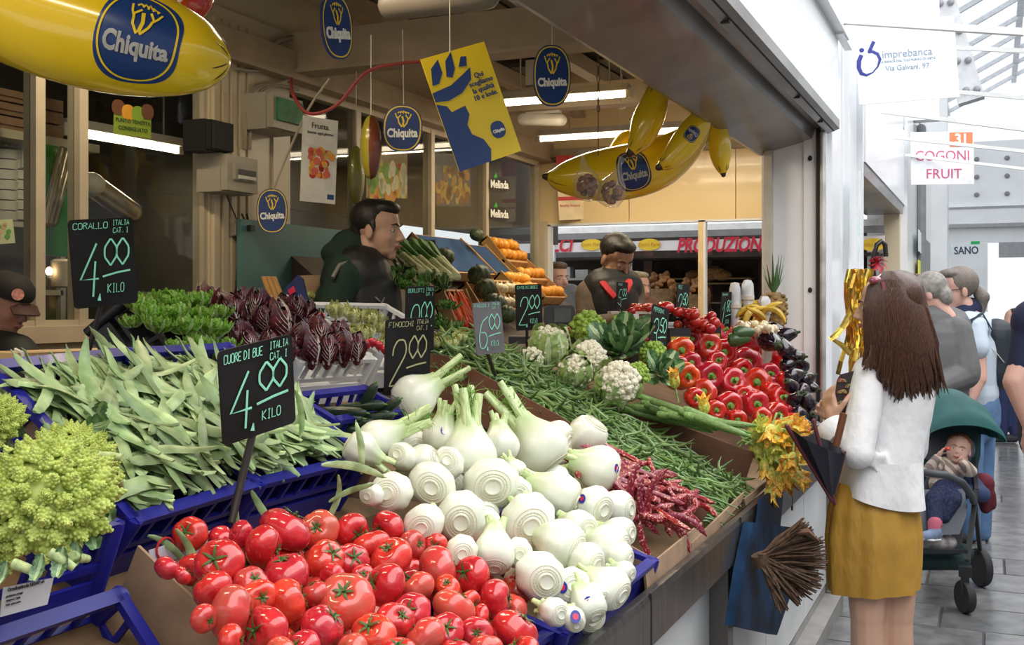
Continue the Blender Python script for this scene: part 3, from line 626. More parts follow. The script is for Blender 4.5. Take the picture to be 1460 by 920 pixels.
# ================================================================ INFLATABLE BALLOONS
BAN = M('balloon_yellow', (.86, .60, .015), .2, .05, 2, coat=.7)
TIP = M('balloon_tip', (.05, .03, .015), .4)
def cr(pts, n):        # catmull-rom on lists of (Vector, radius)
    out = []
    for i in range(len(pts) - 1):
        p = [pts[max(i - 1, 0)], pts[i], pts[i + 1], pts[min(i + 2, len(pts) - 1)]]
        for k in range(n):
            t = k / n; w_ = [-.5 * t + t * t - .5 * t ** 3, 1 - 2.5 * t * t + 1.5 * t ** 3, .5 * t + 2 * t * t - 1.5 * t ** 3, -.5 * t * t + .5 * t ** 3]
            out.append((sum((p[j][0] * w_[j] for j in range(4)), Vector()), sum(p[j][1] * w_[j] for j in range(4))))
    out.append(pts[-1]); return out
def banana(pts, d, label, tips=(1, 1), decal=None, seams=True, string=None, dd=0, ridge=.03):
    """pts: (px, py, radius px) along the fruit"""
    L = [(P(x, y, d=d + dd * i / (len(pts) - 1)), r * d / F) for i, (x, y, r) in enumerate(pts)]
    c0 = L[len(L) // 2][0].copy(); L = cr([(p - c0, r) for p, r in L], 6); N = len(L)
    t = thing('banana_balloon', label, 'balloon', c0)
    T = [(L[min(i + 1, N - 1)][0] - L[max(i - 1, 0)][0]).normalized() for i in range(N)]
    def sf(i, a, k=1.0):        # point on the skin at ring i, angle a (0 faces the viewer side)
        i = min(max(i, 0), N - 1.001); j = int(i); f = i - j
        p = L[j][0].lerp(L[j + 1][0], f); r = L[j][1] * (1 - f) + L[j + 1][1] * f; tt = T[j].lerp(T[j + 1], f).normalized()
        e = (-Dp) - tt * (-Dp).dot(tt); e.normalize(); b = tt.cross(e)
        q = 1 + ridge * math.cos(5 * a) * .6
        return p + (e * math.cos(a) + b * math.sin(a)) * r * q * k
    n = 30; g = G(); v = [sf(i, 2 * math.pi * j / n) for i in range(N) for j in range(n)]
    f = [(i * n + j, i * n + (j + 1) % n, (i + 1) * n + (j + 1) % n, (i + 1) * n + j) for i in range(N - 1) for j in range(n)] + [tuple(range(n))[::-1], tuple((N - 1) * n + j for j in range(n))]
    g.add(v, f); obj('skin', g, BAN, t)
    g = G()
    for k in (0, 1):
        if tips[k]:
            p, r = L[0 if k == 0 else -1]; dr = T[0 if k == 0 else -1] * (-1 if k == 0 else 1); g.cap(p - dr * r * .4, r * 1.05, p + dr * r * .5, r * .7)
    if g.v: obj('tip', g, TIP, t)
    if seams:
        g = G()
        for a in (R(-38), R(34), R(70), R(-75)):
            for i0, i1 in ((1.2, N * .17), (N * .82, N - 2.2)): g.tube([sf(i0 + (i1 - i0) * k / 6, a, 1.002) for k in range(7)], [.0004, .0016, .002, .002, .0018, .0012, .0004], 5)
        obj('printed_line', g, TIP, t)
    if decal:
        i0, a0, hw, hh, rot = decal      # ring index fraction, angle, half width and height (m), turn in degrees
        ic = i0 * (N - 1); cum = [0]
        for i in range(N - 1): cum.append(cum[-1] + (L[i + 1][0] - L[i][0]).length)
        s0 = np.interp(ic, range(N), cum); rc = np.interp(ic, range(N), [q[1] for q in L]); cr_, sr_ = math.cos(R(rot)), math.sin(R(rot))
        def mp(x, y, k):
            u = x * cr_ - y * sr_; vv = x * sr_ + y * cr_
            return sf(float(np.interp(s0 + u, cum, range(N))), a0 - vv / rc, k)
        def wrap(src, k):
            o = G(); o.v = [mp(p.x, p.y, k + .0 * p.z) for p in src.v]; o.f = [list(q) for q in src.f]; o.m = [0] * len(o.f); return o
        def disc(a, b, nr=9, n=120, mult=1.0):
            s_ = G(); oo = sup(a, b, n, 3.0); s_.add([(0, 0, 0)] + [(p[0] * k / nr, p[1] * k / nr, 0) for k in range(1, nr + 1) for p in oo],
                [(0, 1 + j, 1 + (j + 1) % n) for j in range(n)] + [(1 + k * n + j, 1 + k * n + (j + 1) % n, 1 + (k + 1) * n + (j + 1) % n, 1 + (k + 1) * n + j) for k in range(nr - 1) for j in range(n)]); return s_
        lg = obj('emblem', wrap(disc(hw, hh), 1.006), BLUE, t)
        s_ = G(); ring(s_, hw * .93, hh * .93, hw * .05, 0, 240); obj('emblem_border', wrap(s_, 1.020), SY, lg)
        s_ = G(); emblem(s_, hw * .95, hh, 0); obj('emblem_print', wrap(s_, 1.032), SY, lg)
        s_ = G(); s_.merge(WORD, Matrix.Translation((0, -hh * .2, 0)) @ sc_((hw * 1.75, hw * 2.1, 1))); obj('emblem_lettering', wrap(s_, 1.032), SW, lg, False)
    if string:
        q = P(string[0], string[1], d=d) - c0; obj('string', G().tube([q, q + Up * (2.85 - (q + c0).z)], .0015, 5), M('string_white', (.7, .66, .6), .7), t)
    return t
banana([(-190, -120, 25), (-110, -72, 62), (-20, -18, 84), (70, 22, 88), (160, 50, 84), (235, 70, 70), (290, 82, 50), (318, 86, 26), (328, 87, 7)], 2.5,
       'huge yellow banana balloon with blue oval emblem, upper left corner', (1, 0), (.60, 0.05, .085, .108, -2))
banana([(781, 252, 7), (800, 254, 21), (840, 252, 34), (885, 247, 39), (930, 236, 37), (965, 216, 30), (992, 190, 20), (1005, 166, 13)], 5.2,
       'largest hanging banana balloon of the bunch with blue emblem, before the yellow panels', (1, 0), (.47, .1, .075, .10, 0), string=(885, 215))
banana([(900, 216, 8), (912, 200, 17), (922, 175, 22), (932, 150, 20), (940, 122, 14)], 5.0, 'upright banana balloon with dark lower tip, left of the small ones', (1, 0), None, string=(940, 122))
banana([(942, 237, 7), (955, 228, 14), (975, 205, 20), (992, 182, 19), (1006, 160, 13)], 4.9, 'slanting small banana balloon with emblem, in front of the largest one', (1, 0), (.62, 0, .032, .036, 90), string=(1006, 160))
banana([(1031, 247, 5), (1028, 230, 13), (1026, 208, 16), (1024, 185, 13), (1020, 165, 9)], 5.1, 'small upright banana balloon hanging furthest right', (1, 0), None, string=(1020, 168))
banana([(873, 225, 8), (880, 214, 12), (892, 198, 12), (900, 192, 7)], 5.5, 'small bright banana balloon peeking above the largest one', (0, 0), None, False)
# red apple balloon with white print at the top left
t = thing('red_balloon', 'shiny red balloon with white printing above the huge banana balloon', 'balloon', P(250, -8, d=2.72))
obj('skin', G().ell((0, 0, 0), (.075, .06, .075), 28, 18), M('balloon_red', (.52, .01, .015), .16, .1, 5, coat=.8), t)
g = G(); g.tube([Vector((0, 0, -.02)) - Dp * .063 + Rt * (.034 * math.cos(a)) + Up * (.03 * math.sin(a)) for a in [i * .35 - 1 for i in range(10)]], .0035, 6); obj('printed_ring', g, SW, t)
t.scale = (1.35, 1.35, 1)
# melon slice balloon, side on
t = thing('melon_slice_balloon', 'upright melon slice balloon with brown segmented rind, seen edge on', 'balloon', P(529, 210, d=4.2))
ml = M('melon_flesh_print', (.36, .30, .03), .25, .1, 6, coat=.6); mr = M('melon_rind_print', (.16, .04, .015), .25, .3, 12, coat=.6)
def crescent(s0, s1, k):
    g = G()
    def fn(u, v):
        z = (u - .5) * 2; th = s0 + (s1 - s0) * v; w_ = math.sqrt(max(0, 1 - z * z)); bump = 1 + .03 * abs(math.sin(z * 9))
        return Rt * (.040 * w_ * math.cos(th) * bump) - Dp * (.05 * w_ * math.sin(th) * bump) + Up * (.122 * z)
    return g.grid(fn, 28, 10)
obj('flesh', crescent(math.pi * .52, math.pi * 1.5, 1), ml, t); obj('rind', crescent(-math.pi * .5, math.pi * .52, 1), mr, t)
obj('string', G().tube([(0, 0, .12), (0, 0, .42)], .002, 5), M('string_white', (.7, .66, .6), .7), t)
t = thing('fruit_balloon', 'narrow olive green balloon half hidden between the two posters', 'balloon', P(508, 250, d=4.9))
obj('skin', G().ell((0, 0, 0), (.032, .05, .13), 20, 14), M('balloon_olive', (.20, .19, .03), .3, coat=.5), t); obj('string', G().tube([(0, 0, .12), (0, 0, .5)], .002, 5), M('string_white', (.7, .66, .6), .7), t)
# ================================================================ HALL SIGNS
SIGNW = M('hall_sign_white', (.86, .93, .98), .4, .01, 2)
INKB = M('sign_ink_blue', (.03, .04, .30), .5); INKG = M('sign_ink_grey', (.33, .40, .50), .5); INKR = M('sign_ink_red', (.62, .10, .22), .5)
t, W, Hh = sheet('hall_sign', 'pale blue bank sign with a dark blue logo, hanging over the corridor at upper right', 'sign', ((1221, 34), (1364, 22), (1364, 139), (1221, 149)), 6.5, 6.5, SIGNW, .012)
k = W / 143
def bl(pts, mt=INKB, nm='logo'): return obj(nm, G().poly([(a * k, b * k) for a, b in pts], .001, Matrix.Translation((0, 0, .001))), mt, t, False)
g = G()
g.tube([(8 * k, 70 * k, .002), (4 * k, 62 * k, .002), (3 * k, 52 * k, .002), (6 * k, 44 * k, .002), (13 * k, 41 * k, .002), (22 * k, 44 * k, .002), (30 * k, 52 * k, .002), (34 * k, 62 * k, .002), (31 * k, 70 * k, .002), (24 * k, 74 * k, .002), (18 * k, 73 * k, .002)], [3.2 * k, 3.6 * k, 3.4 * k, 3 * k, 2 * k, 1 * k, 1.4 * k, 2.4 * k, 2.6 * k, 2.2 * k, 1.4 * k], 6, flat=.2, up=(0, 0, 1))
g.tube([(19 * k, 73 * k, .002), (27 * k, 88 * k, .002)], 2.8 * k, 6, flat=.2, up=(0, 0, 1)); g.ell((9 * k, 77 * k, .002), (3.6 * k, 3.2 * k, .001)); obj('logo', g, INKB, t)
text(t, 'imprebanca', 73 * k, 68 * k, 15.5 * k, INKG); text(t, 'LA BANCA DAL TUO PUNTO DI VISTA', 73 * k, 58 * k, 4.6 * k, INKG); text(t, 'Via Galvani, 97', 72 * k, 48 * k, 10.5 * k, INKG)
t, W, Hh = sheet('hall_sign', 'white fruit stall sign with dull red capitals and orange number plate 31', 'sign', ((1299, 207), (1389, 207), (1388, 262), (1299, 264)), 10.4, 10.4, M('sign_lilac_white', (.86, .87, .93), .5), .012)
text(t, 'COGONI', W * .50, Hh * .72, W * .225, INKR, sx=.95); text(t, 'FRUIT', W * .52, Hh * .26, W * .22, INKR, sx=1.0)
n_ = obj('number_plate', G().bb((W * .62, Hh * .96, .0), (W * .98, Hh * 1.32, .008)), M('plate_orange', (.80, .22, .10), .5), t, False)
g = G(); g.merge(fmesh('31', 1, .03, 0, 1, .001), Matrix.Translation((W * .8, Hh * 1.14, .010)) @ sc_((W * .22, W * .22, 1))); obj('number', g, SW, n_, False)
obj('backing', G().bb((0, Hh, -.01), (W, Hh * 1.34, -.002)), HW, t, False)
t, W, Hh = sheet('hall_sign', 'small white sign with dark capitals SANO far down the hall', 'sign', ((1355, 346), (1397, 345), (1397, 366), (1355, 367)), 17, 17, SIGNW, .02)
text(t, 'SANO', W * .54, Hh * .42, W * .36, M('ink_navy', (.05, .07, .11), .5), bold=.02, sx=.85); obj('green_mark', G().bb((W * .7, Hh * .85, .001), (W, Hh * 1.05, .003)), M('mark_green', (.02, .5, .15), .5), t, False)
plain('fire_point_sign', 'narrow bright red vertical sign on the white wall past the second stall', 'sign', G().bb((-.02, -.05, -.26), (.0, .05, .26)).merge(G().bb((-.0, -.02, .17), (.004, .02, .22))), M('sign_red', (.75, .03, .05), .4)).location = P(1317, 299, X=-.70)
plain('yellow_notice', 'small yellow notice on white wall above the brown haired shopper', 'notice', G().bb((-.01, -.35, -.08), (.0, .35, .08)), M('notice_yellow', (.80, .75, .06), .4)).location = P(1313, 383, X=-.70)
for i, (px, py, w_, h_, lb) in enumerate(((1312, 345, .7, .22, 'white paper notice above the yellow one'), (1226, 290, .12, .35, 'pale translucent paper sheet hanging beside the white column, upper'), (1224, 345, .12, .20, 'pale paper sheet hanging beside the white column, lower'))):
    g = G(); g.grid(lambda u, v: (.006 * math.sin(u * 6), (u - .5) * w_, (v - .5) * h_), 6, 4); o = plain('paper_sheet', lb, 'paper', g, M('paper_pale', (.66, .76, .76), .6)); o.location = P(px, py, X=-.69)
# black cane handle hook with red ribbon, gold tinsel
t = thing('hooked_cane', 'black curved cane handle with a red bow, sticking up beside the gold tinsel', 'cane', P(1246, 400, d=4.9))
q = lambda x, y, d=4.9: P(x, y, d=d) - t.location
obj('handle', G().tube([q(x, y) for x, y in ((1249, 440), (1247, 400), (1244, 380), (1246, 362), (1250, 349), (1257, 344), (1262, 349), (1263, 366))], .011, 10), M('cane_black', (.02, .02, .02), .3), t)
g = G()
for k in range(7): a = k * .9; g.tube([q(1251, 374), q(1251 + 10 * math.cos(a), 376 + 8 * math.sin(a), 4.88), q(1252 + 15 * math.cos(a + .5), 378 + 12 * math.sin(a + .5), 4.87)], [.006, .012, .004], 5, flat=.3)
obj('bow', g, M('bow_red', (.5, .03, .05), .4), t)
t = thing('gold_tinsel', 'shiny gold foil ribbons hanging on the white column behind the shopper', 'tinsel', P(1222, 450, X=-.68))
GOLD = M('gold_foil', (.85, .60, .13), .22, .25, 30, metal=.9)
c0 = t.location
for k in range(26):
    px = rr(1212, 1240); g = G(); d_ = rr(4.75, 5.0); pts = []
    for j in range(9):
        u = j / 8; pts.append(P(px + 5 * math.sin(u * 7 + k) - 14 * u * (k % 5 == 0), 384 + (150 if k % 3 else 110) * u, d=d_ + .02 * math.sin(u * 9 + k)) - c0)
    g.tube(pts, [.010] * 9, 4, flat=.12, up=rdir()); obj('ribbon', g, GOLD, t, False)
for k, pts in enumerate((((1215, 440), (1200, 468), (1185, 482), (1200, 492), (1212, 505)), ((1222, 410), (1212, 455), (1193, 478), (1183, 484)))):
    obj('ribbon', G().tube([P(x, y, d=4.8) - c0 for x, y in pts], .011, 4, flat=.15, up=(0, 1, 0)), GOLD, t, False)
# ================================================================ COUNTER, CRATES, BOXES
XE, ZE = -.70, .903
t = thing('market_counter', 'long stall counter with a steel edge rail over white panels', 'counter', (-.78, 3.0, 0))
def loc(*a): return [a[0] + .78, a[1] - 3.0, a[2]]
CW = M('counter_panel_white', (.66, .68, .70), .35, .06, 3, coat=.2)
g = G(); g.bb(loc(-1.9, .2, .84), loc(-.73, 5.85, .87)); obj('counter_top', g, STEEL, t, False)
g = G(); g.add([loc(x, y, z) for y in (.2, 5.86) for x, z in ((-.735, .87), (-.72, .905), (-.70, .905), (-.695, .89), (-.695, .79), (-.71, .775), (-.735, .78))],
    [(i, (i + 1) % 7, 7 + (i + 1) % 7, 7 + i) for i in range(7)] + [tuple(range(7))[::-1], tuple(range(7, 14))]); obj('edge_rail', g, STEEL, t, False)
g = G()
for y in (2.4, 3.36, 4.3): g.bb(loc(-.7, y, .77), loc(-.6935, y + .006, .908))
obj('rail_joint', g, DARK, t, False)
for i, (a, b) in enumerate(((.2, 1.5), (1.5, 2.5), (2.5, 3.3), (3.36, 4.2), (4.2, 5.1), (5.1, 5.9))):
    obj('front_panel', G().bb(loc(-.80, a + .005, .14), loc(-.775, b - .005, .79)), CW, t, False)
obj('leg', G().bb(loc(-.79, 3.30, .1), loc(-.72, 3.37, .80)), STEELD, t, False)
obj('leg', G().bb(loc(-.79, 5.84, .1), loc(-.74, 5.88, .80)), STEELD, t, False)
g = G(); g.bb(loc(-1.9, .2, 0), loc(-.78, 5.9, .12)); g.bb(loc(-.78, .2, 0), loc(-.70, 5.9, .085)); obj('plinth', g, M('plinth_grey', (.26, .25, .24), .5, .2, 5), t, False)
obj('side_panel', G().bb(loc(-1.9, 5.86, .1), loc(-.78, 5.9, .84)), CW, t, False)
# support board that carries the sloping boxes
TILT = M('support_wood', (.20, .12, .06), .7, .2, 8)
t = thing('display_rack', 'sloping wooden rack under the vegetable boxes', 'rack', (-1.2, 3, .9))
g = G(); v = []
for y in (.6, 5.8):
    v += [(x + 1.2, y - 3, z - .9) for x, z in ((-.76, .872), (-1.30, 1.02), (-1.32, 1.06), (-1.85, 1.26), (-1.87, 1.12), (-1.87, .872))]
g.add(v, [(i, (i + 1) % 6, 6 + (i + 1) % 6, 6 + i) for i in range(6)] + [tuple(range(6))[::-1], tuple(range(6, 12))]); obj('slope_board', g, TILT, t, False)
CB = M('crate_blue', (.012, .014, .23), .42, .2, 4, coat=.08, spec=.35)
CBLK = M('crate_black', (.016, .017, .022), .4, .2, 4)
CWH = M('crate_white', (.62, .64, .68), .4, .08, 4)
CARD = M('cardboard', (.34, .22, .14), .85, .12, 14, bump=.15, bscale=90)
CARDB = M('cardboard_brown', (.17, .075, .045), .8, .15, 10, bump=.1, bscale=90)
def lerp(a, b, t_): return a + (b - a) * t_
def crate(name, label, A, B, D_, h, mat, slots=6, parent_group=None, mesh_front=False, th=.012, up=None):
    """A near front corner, B far front corner, D_ near rear corner (rim level). Walls drop h along the normal."""
    A, B, D_ = Vector(A), Vector(B), Vector(D_); y = (B - A); x = (D_ - A); W, L = y.length, x.length; y.normalize(); x = (x - y * x.dot(y)).normalized(); z = y.cross(x)
    if z.z < 0: z = -z
    m = Matrix((x, y, x.cross(y))).transposed().to_4x4(); m.translation = A
    sg = 1 if x.cross(y).z > 0 else -1
    o = bpy.data.objects.new(name, None); C.objects.link(o); o.matrix_basis = m; tag(o, label, 'crate', parent_group)
    zz = lambda k: -sg * k
    def wall(p, q, nm):
        p, q = Vector((*p, 0)), Vector((*q, 0)); dr = (q - p).normalized(); ln = (q - p).length; nrm = Vector((-dr.y, dr.x, 0)); g = G(); k = Vector((0, 0, zz(1)))
        g.bar(p, q, th * 2.0, th, Vector((0, 0, 1)))                                   # rim
        g.bar(p + k * h * .42, q + k * h * .42, th * .8, th, Vector((0, 0, 1)))
        g.bar(p + k * h * .62, q + k * h * .62, th * .6, th * 1.4, Vector((0, 0, 1)))
        n_ = max(3, int(ln / .05)) if slots else 3
        for i in range(n_ + 1):
            c_ = p + dr * ln * i / n_; g.bar(c_ + dr * .006 , c_ + k * h * .44 - dr * .004, .010, th * .7, nrm)
        a = p + k * h * .62; g.add([a, a + dr * ln, q + k * h, p + k * h, a + nrm * .004, a + dr * ln + nrm * .004, q + k * h + nrm * .004, p + k * h + nrm * .004], [(0, 1, 2, 3), (7, 6, 5, 4), (0, 4, 5, 1), (3, 2, 6, 7)])
        obj(nm, g, mat, o, False)
    wall((0, 0), (0, W), 'front_wall'); wall((0, W), (L, W), 'side_wall'); wall((L, W), (L, 0), 'rear_wall'); wall((L, 0), (0, 0), 'side_wall')
    for cx, cy in ((0, 0), (0, W), (L, 0), (L, W)): obj('corner_post', G().lathe([(.012, zz(-.004)), (.016, zz(-.006)), (.017, zz(.006)), (.013, zz(h))], 10, Matrix.Translation((cx, cy, 0))), mat, o)
    g = G(); g.bb((0, 0, zz(h)), (L, W, zz(h - .006))); obj('base', g, mat, o, False)
    return o
# back tier, two crates of flat beans
fA, fB, fC = P(190, 742, X=-1.30), P(366, 690, X=-1.30), P(520, 653, X=-1.30)
rA, rB, rC = P(8, 522, Y=fA.y + .02), P(152, 505, Y=fB.y), P(322, 510, Y=fC.y)
crate('plastic_crate', 'blue plastic crate of flat beans directly left of the cuore di bue board', fA, fB - Vector((0, .006, 0)), rA, .15, CB)
crate('plastic_crate', 'blue plastic crate holding the right end of the flat beans, next to the cucumbers', fB + Vector((0, .006, 0)), fC, rB, .15, CB)
# romanesco crates, one on another
c1 = crate('plastic_crate', 'blue plastic crate with a white paper label, full of romanesco, at the left edge', P(-90, 812, X=-1.30), P(163, 748, X=-1.30), P(-90, 812, X=-1.30) + Vector((-.42, 0, .15)), .17, CB)
RB = P(170, 850, X=-1.27); FB_ = P(236, 955, Y=RB.y); c2 = crate('plastic_crate', 'empty dark blue plastic crate in the bottom left corner', FB_ - Vector((0, .38, 0)), FB_, RB - Vector((0, .38, 0)), .15, CB)
m = c1.matrix_basis.inverted()
def quad(pts, parent, name, mat, push=.003):
    v = [Vector(p) for p in pts]; n_ = (v[1] - v[0]).cross(v[3] - v[0]).normalized() * push
    mi = parent.matrix_basis.inverted(); return obj(name, G().add([mi @ (p + n_) for p in v] + [mi @ (p - n_) for p in v], [(0, 1, 2, 3), (7, 6, 5, 4), (0, 4, 5, 1), (1, 5, 6, 2), (2, 6, 7, 3), (3, 7, 4, 0)]), mat, parent, False)
dl = 1.62
lq = [P(0, 880, X=-1.275), P(67, 862, X=-1.275), P(76, 824, X=-1.275), P(5, 838, X=-1.275)]
lb = quad(lq, c1, 'paper_label', M('label_paper', (.62, .64, .68), .6), .001)
mi = c1.matrix_basis.inverted(); a, b, c_ = mi @ lq[0], mi @ lq[1], mi @ lq[3]; x_ = (b - a).normalized(); y_ = (c_ - a); y_ = (y_ - x_ * y_.dot(x_)).normalized(); lm = Matrix((x_, y_, x_.cross(y_))).transposed().to_4x4(); lm.translation = a + x_.cross(y_) * .003
w_ = (b - a).length; g = G(); g.merge(fmesh('Ortofrutticola GESAP srl', 1, .01, 0, .9, .0005), lm @ Matrix.Translation((w_ * .5, w_ * .42, 0)) @ sc_((w_ * .085,) * 2 + (1,)))
for k, tx in enumerate(('produzione ortaggi', 'categoria I  Italia', 'lotto  peso netto')): g.merge(fmesh(tx, 1, 0, 0, .9, .0005, 'LEFT'), lm @ Matrix.Translation((w_ * .08, w_ * (.32 - .07 * k), 0)) @ sc_((w_ * .05,) * 2 + (1,)))
obj('label_print', g, M('ink_dark', (.06, .06, .06), .6), lb, False)
# printed label on the flat bean crate
lq = [P(214, 806, X=-1.275), P(303, 783, X=-1.275), P(306, 755, X=-1.275), P(212, 785, X=-1.275)]
cr1 = [o for o in C.objects if o.name.startswith('plastic_crate')][0]
lb = quad(lq, cr1, 'printed_label', M('label_lilac', (.55, .52, .60), .5), .001)
mi = cr1.matrix_basis.inverted(); a, b, c_ = mi @ lq[0], mi @ lq[1], mi @ lq[3]; x_ = (b - a).normalized(); y_ = (c_ - a); y_ = (y_ - x_ * y_.dot(x_)).normalized(); lm = Matrix((x_, y_, x_.cross(y_))).transposed().to_4x4(); lm.translation = a + x_.cross(y_) * .003
w_ = (b - a).length; g = G(); g.merge(fmesh('TERI', 1, .01, .2, .9, .0005), lm @ Matrix.Translation((w_ * .62, w_ * .12, 0)) @ sc_((w_ * .17,) * 2 + (1,))); g.tube([lm @ Vector((w_ * (.2 + .13 * math.cos(a_)), w_ * (.14 + .11 * math.sin(a_)), 0)) for a_ in [i * .5 for i in range(11)]], .002, 5); obj('label_print', g, M('print_red', (.55, .02, .02), .5), lb, False)
# cucumbers crate
crate('plastic_crate', 'blue plastic crate of dark cucumbers between the white crate and the finocchi board', P(478, 600, X=-1.42), P(575, 585, X=-1.42), P(420, 566, Y=P(478, 600, X=-1.42).y), .14, CB)
# black lettuce crate and white radicchio crate
crate('lettuce_crate', 'black plastic crate of green lettuce behind the flat beans', P(285, 556, d=2.72), P(372, 540, d=3.1), P(160, 436, d=2.62), .15, CBLK, th=.010)
crate('radicchio_crate', 'white plastic crate holding upright radicchio', P(426, 516, d=2.95), P(530, 512, d=3.3), P(330, 440, d=3.1), .14, CWH)
crate('salad_crate', 'white plastic crate of pale lettuces behind the radicchio', P(540, 505, d=3.5), P(660, 500, d=3.9), P(400, 436, d=3.6), .12, CWH)
crate('salad_crate', 'black slotted crate left of the worn grey price board', P(668, 512, d=3.9), P(702, 505, d=4.05), P(640, 495, d=4.1), .12, CBLK)
# fennel crate and tomato crate, front rims
crate('plastic_crate', 'blue plastic crate with a curved front under the fennel bulbs, at the counter edge', P(800, 906, X=-.74), P(930, 800, X=-.74), P(560, 800, Y=P(800, 906, X=-.74).y), .08, CB)
crate('plastic_crate', 'blue plastic crate corner under the tomatoes, at the counter edge', P(700, 955, X=-.76), P(786, 902, X=-.76), P(500, 905, Y=P(700, 955, X=-.76).y), .07, CB)
# cardboard sides: each a liner board, seen edge on
def liner(label, pts, mat, th=.006, name='cardboard_liner'):
    v = [Vector(p) for p in pts]; n_ = len(v); nr = (v[1] - v[0]).cross(v[2] - v[0]).normalized() * th / 2
    g = G(); g.add([p - nr - v[0] for p in v] + [p + nr - v[0] for p in v], [tuple(range(n_))[::-1], tuple(range(n_, 2 * n_))] + [(i, (i + 1) % n_, n_ + (i + 1) % n_, n_ + i) for i in range(n_)])
    o = obj(name, g, mat, None, False); o.location = v[0]; return tag(o, label, 'cardboard')
def PY(px, py, Y): return P(px, py, Y=Y)
y1 = fA.y - .02
a = PY(176, 786, y1)
liner('tall cardboard liner along the left side of the tomatoes', [PY(198, 778, y1), PY(352, 925, y1), PY(560, 1050, y1) , PY(330, 1050, y1), PY(172, 846, y1)], CARD)
y2 = P(165, 720, X=-1.34).y
liner('brown cardboard divider between the romanesco and the flat beans', [PY(-60, 475, y2), PY(0, 539, y2), PY(70, 615, y2), PY(172, 738, y2), PY(172, 775, y2), PY(60, 690, y2), PY(-60, 590, y2)], CARD)
y3 = fC.y + .025
liner('cardboard divider between the flat beans and the cucumbers', [PY(414, 572, y3), PY(535, 664, y3), PY(515, 712, y3), PY(440, 700, y3), PY(395, 600, y3)], CARD)
liner('torn cardboard flap behind the black lettuce crate', [P(312, 500, d=2.80), P(322, 480, d=2.80), P(350, 494, d=2.86), P(345, 530, d=2.86), P(312, 530, d=2.8)], CARD)
yd = P(1014, 722, X=-.75).y
liner('long brown cardboard divider between the fennel and the green beans', [PY(612, 504, yd), PY(640, 508, yd), PY(800, 594, yd), PY(885, 652, yd), PY(1014, 722, yd), PY(992, 760, yd), PY(860, 715, yd), PY(612, 560, yd)], CARDB)
ye_ = P(1076, 644, X=-.75).y
liner('long brown cardboard divider between the green beans and the cauliflowers', [PY(703, 500, ye_), PY(735, 503, ye_), PY(905, 582, ye_), PY(1076, 646, ye_), PY(1058, 700, ye_), PY(940, 648, ye_), PY(703, 545, ye_)], CARDB)
liner('cardboard front lip of the green bean box', [P(985, 775, X=-.735), P(1060, 702, X=-.735), P(1056, 716, X=-.735), P(985, 800, X=-.735)], CARD)
liner('cardboard front of the borlotti box', [P(918, 812, X=-.735), P(1000, 745, X=-.74), P(988, 790, X=-.735), P(922, 848, X=-.735)], CARD)
liner('narrow cardboard side at the left end of the borlotti box', [PY(888, 772, 2.62), PY(938, 800, 2.62), PY(915, 848, 2.62), PY(888, 810, 2.62)], CARD)
yt = P(868, 860, X=-.77).y
liner('torn cardboard piece standing between tomatoes and fennel', [PY(738, 812, yt - .1), PY(790, 862, yt - .1), PY(792, 904, yt - .1), PY(738, 880, yt - .1)], CARD)
liner('cardboard front strip under the zucchini flowers', [P(1060, 712, X=-.73), P(1096, 684, X=-.73), P(1096, 690, X=-.73), P(1062, 722, X=-.73)], CARD)
# broom and blue bin by the counter
t = thing('blue_bin', 'tall dark blue bin hanging under the counter rail beside the broom', 'bin', P(1080, 800, X=-.62))
q = lambda x, y, X: P(x, y, X=X) - t.location
g = G(); tp = [q(1075, 690, -.69), q(1130, 700, -.60), q(1150, 700, -.69), q(1098, 690, -.74)]; 
A_ = [q(1074, 745, -.66), q(1128, 752, -.66), q(1134, 830, -.66), q(1108, 906, -.66), q(1048, 893, -.66), q(1060, 815, -.66)]
nv = Vector((-.03, .0, 0)); g.add(A_ + [p + nv for p in A_], [tuple(range(6)), tuple(range(6, 12))[::-1]] + [(i, 6 + i, 6 + (i + 1) % 6, (i + 1) % 6) for i in range(6)]); obj('body', g, M('bin_blue', (.002, .009, .022), .55, .5, 7, bump=.2, col2=(.003, .022, .06), spec=.15), t, False)
A_ = [q(1085, 712, -.68), q(1118, 690, -.68), q(1112, 760, -.665), q(1076, 790, -.665)]; g = G(); g.add(A_ + [p + nv * .3 for p in A_], [(0, 1, 2, 3), (7, 6, 5, 4), (0, 4, 5, 1), (1, 5, 6, 2), (2, 6, 7, 3), (3, 7, 4, 0)]); obj('strap', g, M('bin_blue2', (.003, .012, .035), .5, .5, 5, spec=.15), t, False)
t = thing('straw_broom', 'brown straw broom head hanging sideways under the counter by the blue bin', 'broom', P(1095, 800, X=-.55))
q = lambda x, y, d=3.15: P(x, y, d=d) - t.location
STR = M('broom_straw', (.075, .04, .022), .8, .45, 60, rnd=0)
for k in range(380):
    a_ = R(rr(-44, 72)); L_ = rr(70, 92) * (1.05 if -20 < math.degrees(a_) < 40 else .95); a2 = math.degrees(a_)
    if 52 < a2 < 60: L_ *= .6
    dp = rr(-.06, .06); tip = q(1084 + L_ * math.cos(a_), 797 + L_ * math.sin(a_), 3.15 + dp)
    g = G() if k % 20 == 0 else g
    o0 = q(1084 + rr(-3, 3), 797 + rr(-7, 8), 3.15 + rr(-.02, .02)); mid = o0.lerp(tip, .5) + rdir() * .008
    g.tube([o0, mid, tip], [.003, .0045, .002], 4)
    if k % 20 == 19: obj('straw_bundle', g, STR, t)
obj('binding', G().tube([q(1083, 790), q(1089, 806)], .026, 10), STR, t); obj('sleeve', G().tube([q(1132, 760, 3.12), q(1150, 758, 3.1), q(1166, 772, 3.12)], [.010, .022, .010], 8, flat=.5), M('broom_cloth', (.14, .07, .045), .9), t)
